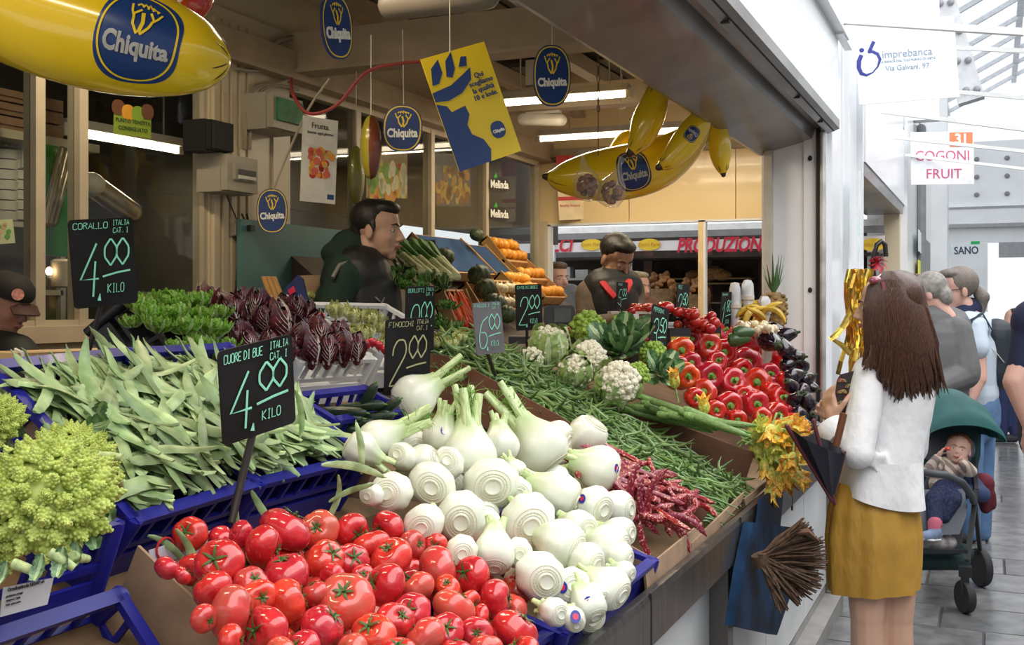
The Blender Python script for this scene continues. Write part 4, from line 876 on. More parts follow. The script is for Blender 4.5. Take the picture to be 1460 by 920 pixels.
# ================================================================ VEGETABLES
def jit(a): return rdir() * a
def facing(sx, sy, toward):      # axis: screen right sx, screen up sy, towards the viewer
    return (Rt * sx + Up * sy - Dp * toward).normalized()
def rot_rand(axis, o, k=1.0, spin=None):
    return frame(o, axis, rdir()) @ sc_(k)
# ---- tomatoes (unit radius 1)
TOM = [M('tomato_red', (.60, .022, .020), .17, .12, 1.6, coat=.5, rnd=.14, col2=(.66, .04, .03), sss=.04), M('tomato_pink', (.62, .11, .075), .2, .16, 1.3, coat=.45, rnd=.08, col2=(.60, .045, .035), sss=.04)]
CAL = M('calyx_green', (.07, .14, .03), .6, .25, 8)
def tom_mesh(seed, mat):
    rs = random.Random(seed); n = rs.choice((5, 6, 7, 8)); ph = [rs.uniform(0, 6.28) for _ in range(3)]; dp = rs.uniform(.05, .13); ob = rs.uniform(-.12, .12); fl = rs.uniform(.74, .84)
    g = G(); N, K = 40, 22; v = []
    for i in range(K + 1):
        th = math.pi * i / K
        for j in range(N):
            a = 2 * math.pi * j / N; top = max(0, math.cos(th)); rib = abs(math.sin(n * a / 2 + .4 * math.sin(a + ph[0]))) ** .5
            q = 1 - dp * (1 - rib) * (.25 + .75 * (math.cos(th) + 1) / 2) + ob * math.cos(2 * a + ph[1]) * math.sin(th)
            r = math.sin(th) * q + 1e-4; z = math.cos(th) * fl * (1 - .04 * math.sin(3 * a + ph[2]))
            z -= .22 * math.exp(-(th / .38) ** 2) + (-.07) * math.exp(-((math.pi - th) / .4) ** 2)
            v.append((r * math.cos(a), r * math.sin(a), z))
    f = [(i * N + j, (i + 1) * N + j, (i + 1) * N + (j + 1) % N, i * N + (j + 1) % N) for i in range(K) for j in range(N)]
    return g.add(v, f).mesh('tomato', mat)
def star(n, L_, z0):
    g = G()
    for k in range(n):
        a = 2 * math.pi * k / n + random.uniform(-.2, .2); L2 = L_ * random.uniform(.8, 1.2); c_, s_ = math.cos(a), math.sin(a)
        pts = [Vector((c_ * L2 * t, s_ * L2 * t, z0 + .12 * math.sin(t * 3) - .02 + rr(-.01, .05) * t + .06 * (t > .8))) for t in (0, .3, .6, .85, 1)]
        g.tube(pts, [.05, .065, .05, .025, .006], 5, flat=.4, up=(0, 0, 1))
    g.tube([(0, 0, z0 - .05), (.02, .03, z0 + .12), (.05, .02, z0 + .2)], [.06, .05, .05], 6); return g
calyx = [star(5, .52, .60).mesh('calyx', CAL), star(6, .42, .58).mesh('calyx', CAL)]
TK = [Kind('tomato', tom_mesh(3 + i, TOM[1 if i % 4 == 3 else 0]), [('calyx', calyx[i % 2], Matrix.Identity(4))]) for i in range(8)]
tl = '314,803,34 373,780,30 405,757,35 457,754,27 466,798,28 407,820,33 413,857,32 328,876,37 305,838,28 366,854,25 380,899,33 357,830,24 457,896,33 235,810,18 262,822,13 448,845,20 500,755,24 555,752,23 531,778,25 587,775,20 500,797,25 559,798,29 622,779,18 623,809,31 671,818,26 494,858,41 548,839,32 598,837,24 474,826,19 518,822,18 707,853,27 646,868,29 587,872,27 563,887,26 533,902,31 607,907,30 638,900,26 681,903,22 734,898,32 692,922,22 672,858,15 640,838,17 684,878,15 290,880,20 345,760,18 430,925,26 330,915,22 500,930,26 570,935,26 650,935,25 745,928,25 395,935,25'.split()
def pile(lst, kinds, x0, z0, k, lab, cat, grp, axf, pick=None, lift=0, rs=1.0):
    out = []
    for i, s_ in enumerate(lst):
        a = s_.split(','); px, py, r = float(a[0]), float(a[1]), float(a[2]); p, t_ = on_slope(px, py, x0, z0, k)
        kd = kinds[(pick[i] if pick else i) % len(kinds)]; lb = lab(i, a) if callable(lab) else lab
        out.append((kd.put(rot_rand(axf(i, a), p + rdir() * .003, r * t_ / F * rs), lb, cat, grp(i, a) if callable(grp) else grp), p, r * t_ / F))
    return out
random.seed(11)
def tax(i, a):
    return facing(rr(-.9, .9), rr(-.2, .95), rr(-.3, .9))
TLAB = {3: ('pinkish orange ribbed tomato in the near heap', 'paler pinkish tomatoes of the near heap'), 0: ('glossy red ribbed tomato in the near heap', 'red tomatoes of the near heap')}
TL = cell_labels([tuple(map(float, q.split(',')[:2])) for q in tl], (230, 740, 760, 930), ['beside the left cardboard liner', 'left of the heap centre', 'in the heap centre', 'right of the heap centre', 'next to the fennel'], ['in the top row', 'in the upper part', 'in the lower part', 'at the bottom edge'], 'red tomato')
pick = [i for i in range(len(tl))]; pick[25] = 3
TL[25] = 'biggest tomato, smooth and pinkish orange, low in the centre of the heap'
for i in range(len(tl)):
    if pick[i] % 4 == 3 and i != 25: TL[i] = TL[i].replace('red tomato', 'pale pinkish tomato')
pile(tl, TK, -.76, .985, .44, lambda i, a: TL[i], 'tomato', 'tomatoes in the near heap', tax, pick, rs=1.08)
# under layer
ul = ['%d,%d,%d' % (x + rr(-8, 8), y + rr(-6, 6), 26) for y in range(770, 930, 36) for x in range(270, 770, 46) if (x - 270) * .0 + y > 745 + max(0, (x - 600) * .45) and x > 235 + (y - 790) * .75]
pile(ul, TK, -.78, .945, .44, 'red tomato in the under layer of the near heap', 'tomato', 'tomatoes under the near heap', tax)
# ---- fennel (unit radius ~1, base at -z, stalks to +z)
FB = M('fennel_white', (.80, .83, .70), .34, .02, 1.2, coat=.2, col2=(.85, .86, .77), sss=.05)
nt = FB.node_tree; tc_ = nt.nodes.new('ShaderNodeTexCoord'); sx_ = nt.nodes.new('ShaderNodeSeparateXYZ'); mr_ = nt.nodes.new('ShaderNodeMapRange'); mx_ = nt.nodes.new('ShaderNodeMix'); mx_.data_type = 'RGBA'
mr_.inputs['From Min'].default_value = .25; mr_.inputs['From Max'].default_value = 1.4; bs_ = nt.nodes['Principled BSDF']; old_ = bs_.inputs['Base Color'].links[0].from_socket
nt.links.new(tc_.outputs['Object'], sx_.inputs[0]); nt.links.new(sx_.outputs['Z'], mr_.inputs['Value']); nt.links.new(mr_.outputs[0], mx_.inputs[0]); nt.links.new(old_, mx_.inputs[6]); mx_.inputs[7].default_value = (.50, .64, .28, 1); nt.links.new(mx_.outputs[2], bs_.inputs['Base Color'])
FS = M('fennel_stalk', (.50, .66, .26), .4, .15, 3, col2=(.66, .76, .44), stretch=(4, 4, .7)); FBASE = M('fennel_scar', (.74, .70, .52), .6, .06, 10)
FR2 = M('fennel_frond', (.16, .34, .05), .6, .3, 9)
def fennel_kind(seed, nst, tall, fr):
    rs = random.Random(seed); n = rs.choice((3, 4)); ph = rs.uniform(0, 6); fl = rs.uniform(.82, .95)
    prof = [(.001, -.80), (.30, -.80), (.33, -.82), (.36, -.78), (.62, -.74), (.84, -.60), (.96, -.36), (1.0, -.08), (.97, .2), (.86, .48), (.70, .74), (.56, .98), (.48, 1.2), (.46, 1.35)]
    def mod(a, z): return (1 + (.03 * math.cos(n * 2 * a + ph) if z > -.4 else .008 * math.cos(n * a + ph)) + (.05 * abs(math.cos(n * a + ph)) if z > -.3 else 0)) 
    g = G(); g.lathe(prof, 32, sc_((1, fl, 1)), mod)
    bulb = g.mesh('bulb', FB)
    b = G(); 
    for r_, z_ in ((.30, -.815), (.42, -.785), (.52, -.77), (.66, -.74)):
        b.tube([(r_ * math.cos(a) * mod(a, -1), r_ * fl * math.sin(a) * mod(a, -1), z_) for a in [2 * math.pi * k / 24 for k in range(25)]], .022 if r_ < .4 else .012, 5, False)
    for k in range(26):
        a = 2 * math.pi * k / 26; b.tube([((.46 + .04 * (k % 2)) * math.cos(a), .46 * fl * math.sin(a), -.785), (.56 * math.cos(a), .56 * fl * math.sin(a), -.765)], .010, 4, False)
    parts = [('base_scar', b.mesh('scar', FBASE), None)]
    for k in range(nst):
        a = 2 * math.pi * k / nst + ph; c_, s_ = math.cos(a) * .22, math.sin(a) * .2; L_ = tall * rs.uniform(.75, 1.2); q = rs.uniform(.8, 1.2)
        g = G(); g.tube([(c_, s_, 1.0), (c_ * 1.5, s_ * 1.5, 1.0 + L_ * .5), (c_ * 2.2, s_ * 2.2, 1.0 + L_)], [.30 * q, .22 * q, .18 * q], 10, flat=.75)
        parts.append(('stalk', g.mesh('stalk', FS), None))
    if fr:
        g = G()
        for k in range(70):
            p = Vector((rs.uniform(-.3, .3), rs.uniform(-.3, .3), 1.0 + tall * rs.uniform(.3, 1))); d = Vector((rs.gauss(0, 1), rs.gauss(0, 1), rs.gauss(.6, .8))).normalized() * rs.uniform(.4, .9)
            g.tube([p, p + d * .5 + Vector((0, 0, .06)), p + d], [.02, .014, .004], 3, False)
        parts.append(('fronds', g.mesh('fronds', FR2), None))
    return Kind('fennel', None, [('bulb', bulb, None)] + parts)
FK = [fennel_kind(5, 3, .8, 0), fennel_kind(9, 3, .7, 0), fennel_kind(12, 4, .9, 0), fennel_kind(21, 4, 1.5, 1)]
# a=px,py,r,sx,sy,toward of the BASE
fl = '''559,704,28,-.2,.1,1|616,693,32,0,0,1|702,689,36,.1,0,1|660,737,34,0,-.1,1|603,746,28,-.1,-.1,1|751,743,37,.15,-.1,1|659,787,22,.1,0,1|707,789,30,.0,-.75,.7|768,822,34,.3,-.05,1
800,777,33,.8,-.25,.5|795,705,33,.85,-.35,.25|845,722,27,.6,-.1,.8|880,724,24,.8,0,.5|825,750,24,.6,-.1,.8|867,780,29,.8,-.05,.5|836,802,25,.7,-.1,.7|868,837,29,.7,-.3,.6|812,837,27,.2,.3,.9|838,862,24,.35,-.5,.5|818,884,17,.2,-.3,.8|790,872,20,.5,0,.8|889,816,15,.7,-.2,.6
855,668,30,.9,-.25,.2|838,622,28,.55,.75,.2|770,640,36,.55,-.7,.2|670,650,35,.05,-.9,.35|630,625,24,-.15,-.9,.2|538,628,29,-.85,-.4,.2|604,658,24,.8,.2,.2|515,640,24,-.8,.5,.1|714,635,24,.1,-.85,.4|590,567,30,-.75,-.5,.4|735,670,15,.4,-.6,.6|528,706,16,-.4,0,1|795,624,22,.7,-.2,.4
884,760,22,.8,0,.5|884,795,20,.8,-.1,.5|690,740,20,0,0,1|740,790,20,.1,0,1|640,660,22,0,.3,.8|575,650,20,-.4,.3,.8|735,700,22,.2,0,.9|850,850,18,.6,-.2,.7'''.replace('\n', '|').split('|')
def fax(i, a): return -facing(float(a[3]), float(a[4]), float(a[5]))
FLB = cell_labels([tuple(map(float, q.split(',')[:2])) for q in fl], (500, 600, 900, 890), ['at the left, above the tomatoes', 'left of the centre', 'right of the centre', 'at the counter edge'], ['in the top layer of the heap', 'in the upper half', 'in the lower half', 'in the lowest layer'], 'fennel bulb')
FLB.update({31: 'fennel lying on top of the heap before the finocchi board, stalks to the upper right', 25: 'upright fennel with tall green stalks and a sticker, centre top of the heap', 27: 'fennel lying on its side at the upper left of the heap, stalks pointing right', 23: 'pear shaped fennel at the far upper right of the heap, stalk pointing down', 24: 'broad fennel with cut green stalks pointing up left'})
def flab(i, a): return FLB[i]
pk = [i % 3 for i in range(len(fl))]
for i in (25, 31, 24, 27): pk[i] = 3
fp = pile(fl, FK, -.77, 1.01, .46, flab, 'fennel', 'fennel bulbs in the heap', fax, pk, rs=1.1)
# stickers on some bulbs
SB = M('sticker_blue', (.02, .03, .35), .4); SRD = M('sticker_red', (.7, .03, .10), .4)
for i, sx, sy in ((2, .1, -.85), (1, .45, -.8), (25, .5, -.1), (17, -.4, .2), (18, .0, .35), (10, .1, -.75), (26, .2, .55), (11, -.6, .5), (22, .75, .1), (19, .1, .5), (3, .3, .9)):
    r_, p, q = fp[i]; n_ = (Rt * sx + Up * sy - Dp * math.sqrt(max(.05, 1 - sx * sx - sy * sy))).normalized(); m = r_.matrix_basis.inverted() @ frame(p + n_ * q * .985, n_, Rt)
    st = obj('sticker', G().merge(G().poly([(.0095 * math.cos(a * .5), .012 * math.sin(a * .5)) for a in range(13)], .0012)), SB, None, False); st.parent = r_; st.matrix_basis = m
    s2 = obj('sticker_centre', G().poly([(.0055 * math.cos(a * .5), .006 * math.sin(a * .5)) for a in range(13)], .0018), SRD, st, False)
# under layer of fennel
ul = ['%d,%d,%d,.3,0,1' % (x, y, 26) for y in range(640, 900, 48) for x in range(540, 900, 50) if y < 700 + (x - 560) * 1.0 and x < 890 and y > 600 and (x > 560)]
pile(ul, FK[:2], -.80, .95, .46, 'white fennel bulb in the under layer of the heap', 'fennel', 'fennel under layer', fax)
# ---- generic leaf meshes
def leaf_mesh(L_, W, seed, mats, curl=.3, ruffle=.06, cup=.2, rib=.08, nu=12, nv=8, tip=.0, fr=5, thick=0):
    rs = random.Random(seed); ph = rs.uniform(0, 6); g = G()
    def fn(u, v):
        s_ = (v - .5) * 2; wd = W * (math.sin(math.pi * (u * .80 + .12)) ** .7) * (1 - tip * u * u)
        x = s_ * wd * .5; z = cup * W * s_ * s_ + ruffle * abs(s_) ** 2 * math.sin(fr * 2 * math.pi * u + ph + s_ * 2) * L_ + ruffle * .4 * math.sin(4 * u * 3 + s_ * 3 + ph) * L_
        a = curl * u; y = L_ * (math.sin(a) / curl if abs(curl) > 1e-3 else u); z += L_ * ((1 - math.cos(a)) / curl if abs(curl) > 1e-3 else 0)
        return Vector((x * (1 - .1 * math.sin(fr * u * 6 + ph)), y, z))
    g.grid(fn, nu, nv)
    g.m = [1 if (abs((k % nv + .5) / nv - .5) < rib * 1.3) else 0 for k in range(nu * nv)]
    if len(mats) > 1:
        g.mi(1); g.tube([fn(u, .5) - Vector((0, 0, .004 * L_)) for u in [i / 6 * .85 for i in range(7)]], [L_ * .035 * (1 - .13 * i) for i in range(7)], 6)
    return g.mesh('leaf', mats)
def ribs(L_, W, seed, mats, curl, n=5):     # leaf with raised white side veins (radicchio)
    rs = random.Random(seed); g = G()
    def fn(u, v, o=0):
        s_ = (v - .5) * 2; wd = W * (math.sin(math.pi * (u * .72 + .2)) ** .8); a = curl * u
        return Vector((s_ * wd * .5, L_ * math.sin(a) / curl, L_ * (1 - math.cos(a)) / curl + .42 * W * s_ * s_ - o + .012 * L_ * math.sin(9 * u + 4 * s_)))
    g.grid(fn, 10, 8); g.mi(1)
    g.tube([fn(u, .5, .003) for u in [i / 6 * .9 for i in range(7)]], [L_ * .05 * (1 - .14 * i) for i in range(7)], 6)
    for k in range(n):
        for s_ in (-1, 1):
            u0 = .1 + .15 * k; g.tube([fn(u0 + .12 * j, .5 + s_ * .13 * j, .002) for j in range(4)], [L_ * .016 * (1 - .25 * j) for j in range(4)], 4, False)
    return g.mesh('leaf', mats)
LG = M('lettuce_green', (.13, .30, .025), .45, .35, 9, col2=(.22, .42, .05), rnd=.15, bump=.1); LR = M('lettuce_rib', (.45, .62, .25), .45)
PG = M('pale_lettuce', (.42, .46, .14), .45, .3, 9, col2=(.55, .56, .24), rnd=.15, bump=.1); PR = M('pale_rib', (.68, .72, .48), .45)
RD = M('radicchio_red', (.055, .008, .016), .4, .5, 7, rnd=.25, col2=(.11, .015, .028)); RW = M('radicchio_vein', (.72, .66, .60), .4)
KG = M('cabbage_leaf', (.045, .12, .045), .42, .35, 5, col2=(.09, .19, .07), rnd=.15, bump=.12); KR = M('cabbage_rib', (.42, .55, .30), .45)
CG = M('cauli_leaf', (.26, .40, .11), .42, .3, 5, col2=(.36, .48, .18), rnd=.12, bump=.1); CRB = M('cauli_rib', (.60, .70, .42), .45)
BG = M('romanesco_leaf', (.085, .17, .085), .45, .35, 6, col2=(.15, .26, .12), rnd=.15, bump=.12)
def head_kind(name, leaves, n, core, core_r, r0, tilt0, tilt1, size=1.0, seed=1, corescale=(1, 1, 1), corename='heart'):
    rs = random.Random(seed); parts = []
    if core: parts.append((corename, G().ell((0, 0, 0), (core_r * corescale[0], core_r * corescale[1], core_r * corescale[2]), 20, 14).mesh(corename, core), None))
    for k in range(n):
        a = k * 2.39996 + rs.uniform(-.2, .2); u = k / max(1, n - 1); tl_ = tilt0 + (tilt1 - tilt0) * u
        m = Matrix.Rotation(a, 4, 'Z') @ Matrix.Translation((0, r0 * (.25 + .75 * u), -core_r * .6)) @ Matrix.Rotation(tl_, 4, 'X') @ sc_(size * rs.uniform(.85, 1.15) * (.7 + .3 * u))
        parts.append(('leaf', leaves[k % len(leaves)], m))
    return Kind(name, None, parts)
let = [leaf_mesh(1.0, .75, s_, [LG, LR], .9, .06, .25, .05, 12, 8) for s_ in (1, 2, 3)]
pal = [leaf_mesh(1.0, .8, s_, [PG, PR], 1.3, .05, .3, .08, 10, 8) for s_ in (4, 5)]
rad = [ribs(1.0, .85, s_, [RD, RW], .8 + .2 * (s_ % 2)) for s_ in (1, 2)]
kal = [leaf_mesh(1.0, .85, s_, [KG, KR], 1.1, .035, .25, .05, 12, 8) for s_ in (6, 7)]
kao = [leaf_mesh(1.0, .8, s_, [KG, KR], .35, .03, .1, .05, 12, 8) for s_ in (16, 17)]
cao = [leaf_mesh(1.0, .75, s_, [CG, CRB], .55, .04, .22, .08, 12, 8) for s_ in (18, 19)]
cal = [leaf_mesh(1.0, .6, s_, [CG, CRB], 1.3, .03, .3, .09, 12, 8) for s_ in (8, 9)]
rol = [leaf_mesh(1.0, .5, s_, [BG, KR], 1.0, .05, .3, .1, 12, 8) for s_ in (10, 11, 12)]
LK = [head_kind('lettuce', let, 26, None, .1, .3, 1.45, .15, 1.1, s_) for s_ in (1, 2)]
LP = [head_kind('pale_lettuce', pal, 18, PR, .3, .3, 1.4, .4, .8, s_) for s_ in (3, 4)]
RK = [head_kind('radicchio', rad, 15, RD, .30, .34, 1.55, 1.0, 1.5, s_, (1, 1, 2)) for s_ in (5, 6)]
CK = [head_kind('cabbage', kao, 13, KG, .35, .4, 1.35, .25, 1.6, 7), head_kind('cabbage', kao, 10, KG, .3, .4, 1.2, .15, 1.7, 8)]
def put(kd, px, py, r, d, lab, cat, grp=None, ax=None, k=1.0):
    p = P(px, py, d=d); return kd.put(frame(p, ax or (Up + jit(.25)).normalized(), rdir()) @ sc_(r * d / F * k), lab, cat, grp)
random.seed(21)
LETS = ((203, 448, 30, 2.72), (240, 440, 30, 2.8), (280, 440, 30, 2.9), (225, 472, 28, 2.62), (262, 475, 30, 2.68), (300, 478, 30, 2.78), (322, 500, 24, 2.8), (283, 498, 26, 2.68), (250, 500, 20, 2.6), (190, 466, 20, 2.66), (215, 455, 26, 2.66), (250, 458, 28, 2.7), (285, 458, 26, 2.8), (310, 455, 24, 2.9), (340, 500, 20, 2.85), (270, 512, 20, 2.66), (305, 512, 20, 2.72), (196, 438, 22, 2.75))
LL = cell_labels([q[:2] for q in LETS], (180, 425, 345, 520), ['at the left of the crate', 'in the middle of the crate', 'next to the radicchio'], ['rear', 'middle', 'front'], 'green lettuce of the black crate')
for i, (x, y, r, d) in enumerate(LETS):
    put(LK[i % 2], x, y, r, d, LL[i], 'lettuce', 'lettuces in the black crate', None, .9)
RADS = ((305, 432, 26, 3.05, -.5), (338, 452, 32, 2.95, -.4), (372, 442, 28, 3.1, 0), (352, 478, 26, 2.9, -.3), (400, 472, 32, 3.0, .1), (420, 450, 26, 3.2, .2), (385, 500, 26, 2.9, 0), (376, 462, 26, 3.0, 0), (425, 488, 26, 2.98, 0), (405, 440, 22, 3.25, .3), (445, 470, 24, 3.2, .1), (320, 462, 22, 2.95, -.6), (362, 500, 24, 2.85, -.2), (340, 490, 22, 2.85, -.3), (405, 508, 24, 2.85, .1), (320, 440, 24, 3.1, -.5), (355, 432, 22, 3.2, -.2), (398, 455, 26, 3.05, 0), (435, 445, 20, 3.3, .2))
RL = cell_labels([q[:2] for q in RADS], (300, 425, 450, 512), ['beside the lettuces', 'in the middle of the heap', 'towards the white crate'], ['rear', 'middle row', 'front'], 'dark radicchio of the loose heap')
for i, (x, y, r, d, t_) in enumerate(RADS):
    put(RK[i % 2], x, y + 8, r, d, RL[i], 'radicchio', 'radicchio heads in the heap', (Up + Rt * t_ - Dp * .35 + jit(.2)).normalized(), 1.0)
for i, (x, y, r, d) in enumerate(((443, 503, 24, 2.98), (466, 503, 24, 3.02), (489, 500, 24, 3.1), (508, 498, 22, 3.16), (458, 484, 22, 3.1), (485, 482, 22, 3.2))):
    put(RK[i % 2], x, y + 10, r, d, 'upright dark radicchio standing in the white crate', 'radicchio', 'radicchio in the white crate', (Up - Dp * .2 + jit(.08)).normalized(), 1.1)
for i, (x, y, r, d) in enumerate(((480, 448, 26, 3.6), (505, 455, 26, 3.5), (530, 460, 26, 3.5), (520, 478, 26, 3.35), (545, 470, 24, 3.5), (500, 476, 22, 3.3), (548, 492, 20, 3.35), (620, 490, 24, 3.7), (642, 496, 22, 3.75), (600, 480, 20, 3.8), (655, 485, 18, 3.8))):
    put(LP[i % 2], x, y, r, d, 'pale green and white salad head behind the radicchio' if i < 7 else 'pale salad head right of the half hidden price board', 'lettuce', 'pale salads behind the radicchio' if i < 7 else 'pale salads by the price boards', (Up - Dp * .5 + jit(.3)).normalized(), 1.0)
RADI = M('radish_red', (.55, .02, .05), .25, .1, 5, coat=.4)
rk = Kind('radish', None, [('root', G().lathe([(.001, -1.8), (.08, -1.2), (.5, -.85), (.9, -.3), (1, .1), (.8, .6), (.3, .85), (.001, .86)], 16).mesh('radish', RADI), None), ('top_stalk', G().tube([(0, 0, .8), (.1, 0, 1.6), (.4, 0, 2.4)], [.15, .12, .1], 6).mesh('rs', LR), None)])
for x, y in ((457, 452), (540, 492), (531, 488), (524, 490), (548, 498)): put(rk, x, y, 7, 3.2, 'bright red radish between the radicchio and the pale salads', 'radish', 'radishes behind the white crate')
# ---- cauliflowers, romanesco
def fib(n, zmin=-.2):
    out = []
    for i in range(n):
        z = 1 - (1 - zmin) * (i + .5) / n; r_ = math.sqrt(max(0, 1 - z * z)); a = i * 2.39996; out.append(Vector((r_ * math.cos(a), r_ * math.sin(a), z)))
    return out
CW2 = M('cauli_white', (.80, .74, .58), .65, .08, 20, col2=(.86, .82, .68), bump=.3, bscale=120); CGR = M('cauli_lime', (.26, .42, .05), .6, .2, 14, col2=(.36, .5, .09), bump=.3, bscale=120)
def curd(mat, n=150, seed=1):
    g = G(); rs = random.Random(seed)
    for p in fib(n, -.3):
        p = (p + Vector((rs.gauss(0, .07), rs.gauss(0, .07), rs.gauss(0, .07)))).normalized() * rs.uniform(.93, 1.06)
        q = rs.uniform(.10, .19); c = p * rs.uniform(.80, .90)
        g.ell(c, (q, q, q), 10, 7)
        for _ in range(5):
            e = (p + Vector((rs.gauss(0, .6), rs.gauss(0, .6), rs.gauss(0, .6)))).normalized(); g.ell(c + e * q * .75, (q * .45,) * 3, 6, 4)
    g.ell((0, 0, -.05), (.85, .85, .8), 20, 12); return g.mesh('curd', mat)
cw, cgm = curd(CW2), curd(CGR, 70, 2)
WK = Kind('cauliflower', None, [('curd', cw, None)] + [('leaf', cao[k % 2], Matrix.Rotation(k * 2 * math.pi / 7, 4, 'Z') @ Matrix.Translation((0, .95, -.75)) @ Matrix.Rotation(1.15 + .2 * (k % 3), 4, 'X') @ sc_(1.35)) for k in range(7)])
VK = [Kind('cauliflower', None, [('curd', cw, None)] + [('leaf', cao[k % 2], Matrix.Rotation(k * 2 * math.pi / 9, 4, 'Z') @ Matrix.Translation((0, .98 + .08 * (k % 2), -.75)) @ Matrix.Rotation(1.35 + .12 * (k % 3), 4, 'X') @ sc_(1.75)) for k in range(9)])]
GK = Kind('green_cauliflower', None, [('curd', cgm, None)] + [('leaf', kal[k % 2], Matrix.Rotation(k * 2 * math.pi / 6, 4, 'Z') @ Matrix.Translation((0, .55, -.75)) @ Matrix.Rotation(.9, 4, 'X') @ sc_(1.1)) for k in range(6)])
put(WK, 881, 546, 31, 3.85, 'white cauliflower curd at the end of the brown divider', 'cauliflower', None, (Up * .8 - Dp * .8 + Rt * .2).normalized())
put(WK, 840, 512, 26, 4.1, 'white cauliflower wrapped in pale leaves, between the leafy one and the big white curd', 'cauliflower', None, (Up * .7 - Dp * .6 + Rt * .5).normalized())
put(WK, 757, 513, 18, 4.1, 'small white cauliflower leaning on the brown divider behind the worn grey board', 'cauliflower', None, (Up * .8 - Dp * .6).normalized())
put(VK[0], 783, 493, 28, 4.2, 'cauliflower still wrapped in yellow green leaves, left of the others', 'cauliflower', None, (Up - Dp * .5).normalized())
put(VK[0], 820, 530, 24, 3.95, 'leaf wrapped pale green head above the green beans', 'cauliflower', None, (Up * .6 - Dp * .8).normalized())
put(CK[0], 885, 492, 34, 4.25, 'dark green cabbage leaves spreading behind the white cauliflowers', 'cabbage', None, (Up * .8 - Dp * .5 - Rt * .2).normalized(), 1.1)
put(CK[1], 945, 530, 24, 4.1, 'dark cabbage leaves under the narrow 3.50 board', 'cabbage', None, (Up * .6 - Dp * .8 + Rt * .3).normalized(), .9)
put(GK, 838, 470, 27, 4.5, 'lime green cauliflower on top, behind the leafy heads', 'cauliflower', None, Up)
put(GK, 890, 466, 20, 4.6, 'lime green cauliflower far behind the dark cabbage', 'cauliflower', None, Up)
put(GK, 908, 535, 19, 4.0, 'small lime green cauliflower right of the big white curd', 'cauliflower', None, (Up - Dp).normalized())
put(GK, 930, 505, 20, 4.2, 'lime green cauliflower beneath the dark cabbage leaves by the 3.50 board', 'cauliflower', None, (Up - Dp).normalized())
ROM = M('romanesco_lime', (.40, .50, .08), .55, .18, 4, col2=(.55, .63, .18))
def floret(n=38):
    g = G()
    for i in range(n):
        u = (i + .5) / n; a = i * 2.39996; r_ = .64 * (1 - u) ** 1.05; z = u * 1.0
        g.lathe([(.19 * (1.05 - u * .72), -.06), (.16 * (1.05 - u * .72), .06), (.001, .17 * (1.05 - u * .5))], 6, frame((r_ * math.cos(a), r_ * math.sin(a), z), (math.cos(a) * .75, math.sin(a) * .75, .7)))
    g.lathe([(.62, -.1), (.55, .1), (.3, .55), (.05, .95), (.001, 1)], 10); return g
fl_ = floret()
def romanesco(seed):
    rs = random.Random(seed); g = G(); n = 64
    for i, p in enumerate(fib(n, -.25)):
        u = i / n; k = (.15 + .17 * u ** .6) * rs.uniform(.85, 1.15); pos = Vector((p.x * .80, p.y * .80, p.z * .80)); g.merge(fl_, frame(pos, p + Vector((0, 0, .25)), (0, 0, 1)) @ sc_((k * 1.08, k * 1.08, k * 1.3)))
    g.ell((0, 0, -.05), (.8, .8, .75), 18, 12); return g.mesh('curd', ROM)
def rkind(seed): return Kind('romanesco', None, [('curd', romanesco(seed), None)] + [('leaf', rol[k % 3], Matrix.Rotation(k * 2 * math.pi / 9 + .2, 4, 'Z') @ Matrix.Translation((0, .62, -.6)) @ Matrix.Rotation(.9 + .35 * (k % 3), 4, 'X') @ sc_(1.0 + .2 * (k % 2))) for k in range(9)])
R1, R2 = rkind(1), rkind(2)
put(R1, 68, 712, 88, 1.60, 'big lime green romanesco with pointed spirals, front left', 'romanesco', None, (Up * .75 - Dp * .8 + Rt * .1).normalized())
put(R2, 100, 665, 62, 1.80, 'romanesco behind the big one, next to the flat beans', 'romanesco', None, (Up * .9 - Dp * .4 + Rt * .3).normalized())
put(R2, -12, 760, 60, 1.58, 'romanesco cut by the left edge of the photo, below the big one', 'romanesco', None, (Up * .5 - Dp * .9 - Rt * .2).normalized())
put(R1, -6, 600, 38, 1.8, 'small romanesco cut by the left edge above the big one', 'romanesco', None, (Up * .7 - Dp * .7).normalized())
# loose dark romanesco leaves around the crate rim
lk = [Kind('romanesco_leaf', m_) for m_ in rol]
for i, (x, y, r, d, vx, vy) in enumerate(((145, 650, 60, 1.75, .2, -1), (140, 700, 55, 1.68, .4, -1), (125, 740, 50, 1.6, .3, -1), (90, 780, 45, 1.52, -.1, -1), (60, 790, 40, 1.5, -.1, -1), (35, 620, 50, 1.85, -.5, 1), (118, 612, 60, 1.85, 1, .2), (10, 800, 36, 1.5, 0, -1), (160, 670, 46, 1.75, .1, -1), (75, 618, 50, 1.9, 1, .1), (20, 640, 50, 1.8, -.6, .6), (108, 770, 40, 1.56, .4, -1), (155, 720, 40, 1.66, -.4, -1), (135, 600, 40, 1.95, .3, 1))):
    p = P(x, y, d=d); yv = (Rt * vx + Up * vy).normalized(); zv = (-Dp + jit(.5)).normalized(); xv = yv.cross(zv).normalized(); m = Matrix((xv, yv, xv.cross(yv))).transposed().to_4x4(); m.translation = p
    lk[i % 3].put(m @ sc_(r * d / F), 'dark blue green romanesco leaf hanging around the rim of the left crate', 'leaf', 'loose romanesco leaves')
sk = Kind('cut_stalk', G().tube([(0, 0, -.5), (0, .05, .1), (0, 0, .6)], [.16, .2, .22], 10).mesh('stalk', M('cut_stalk', (.45, .55, .25), .5, .2, 6)))
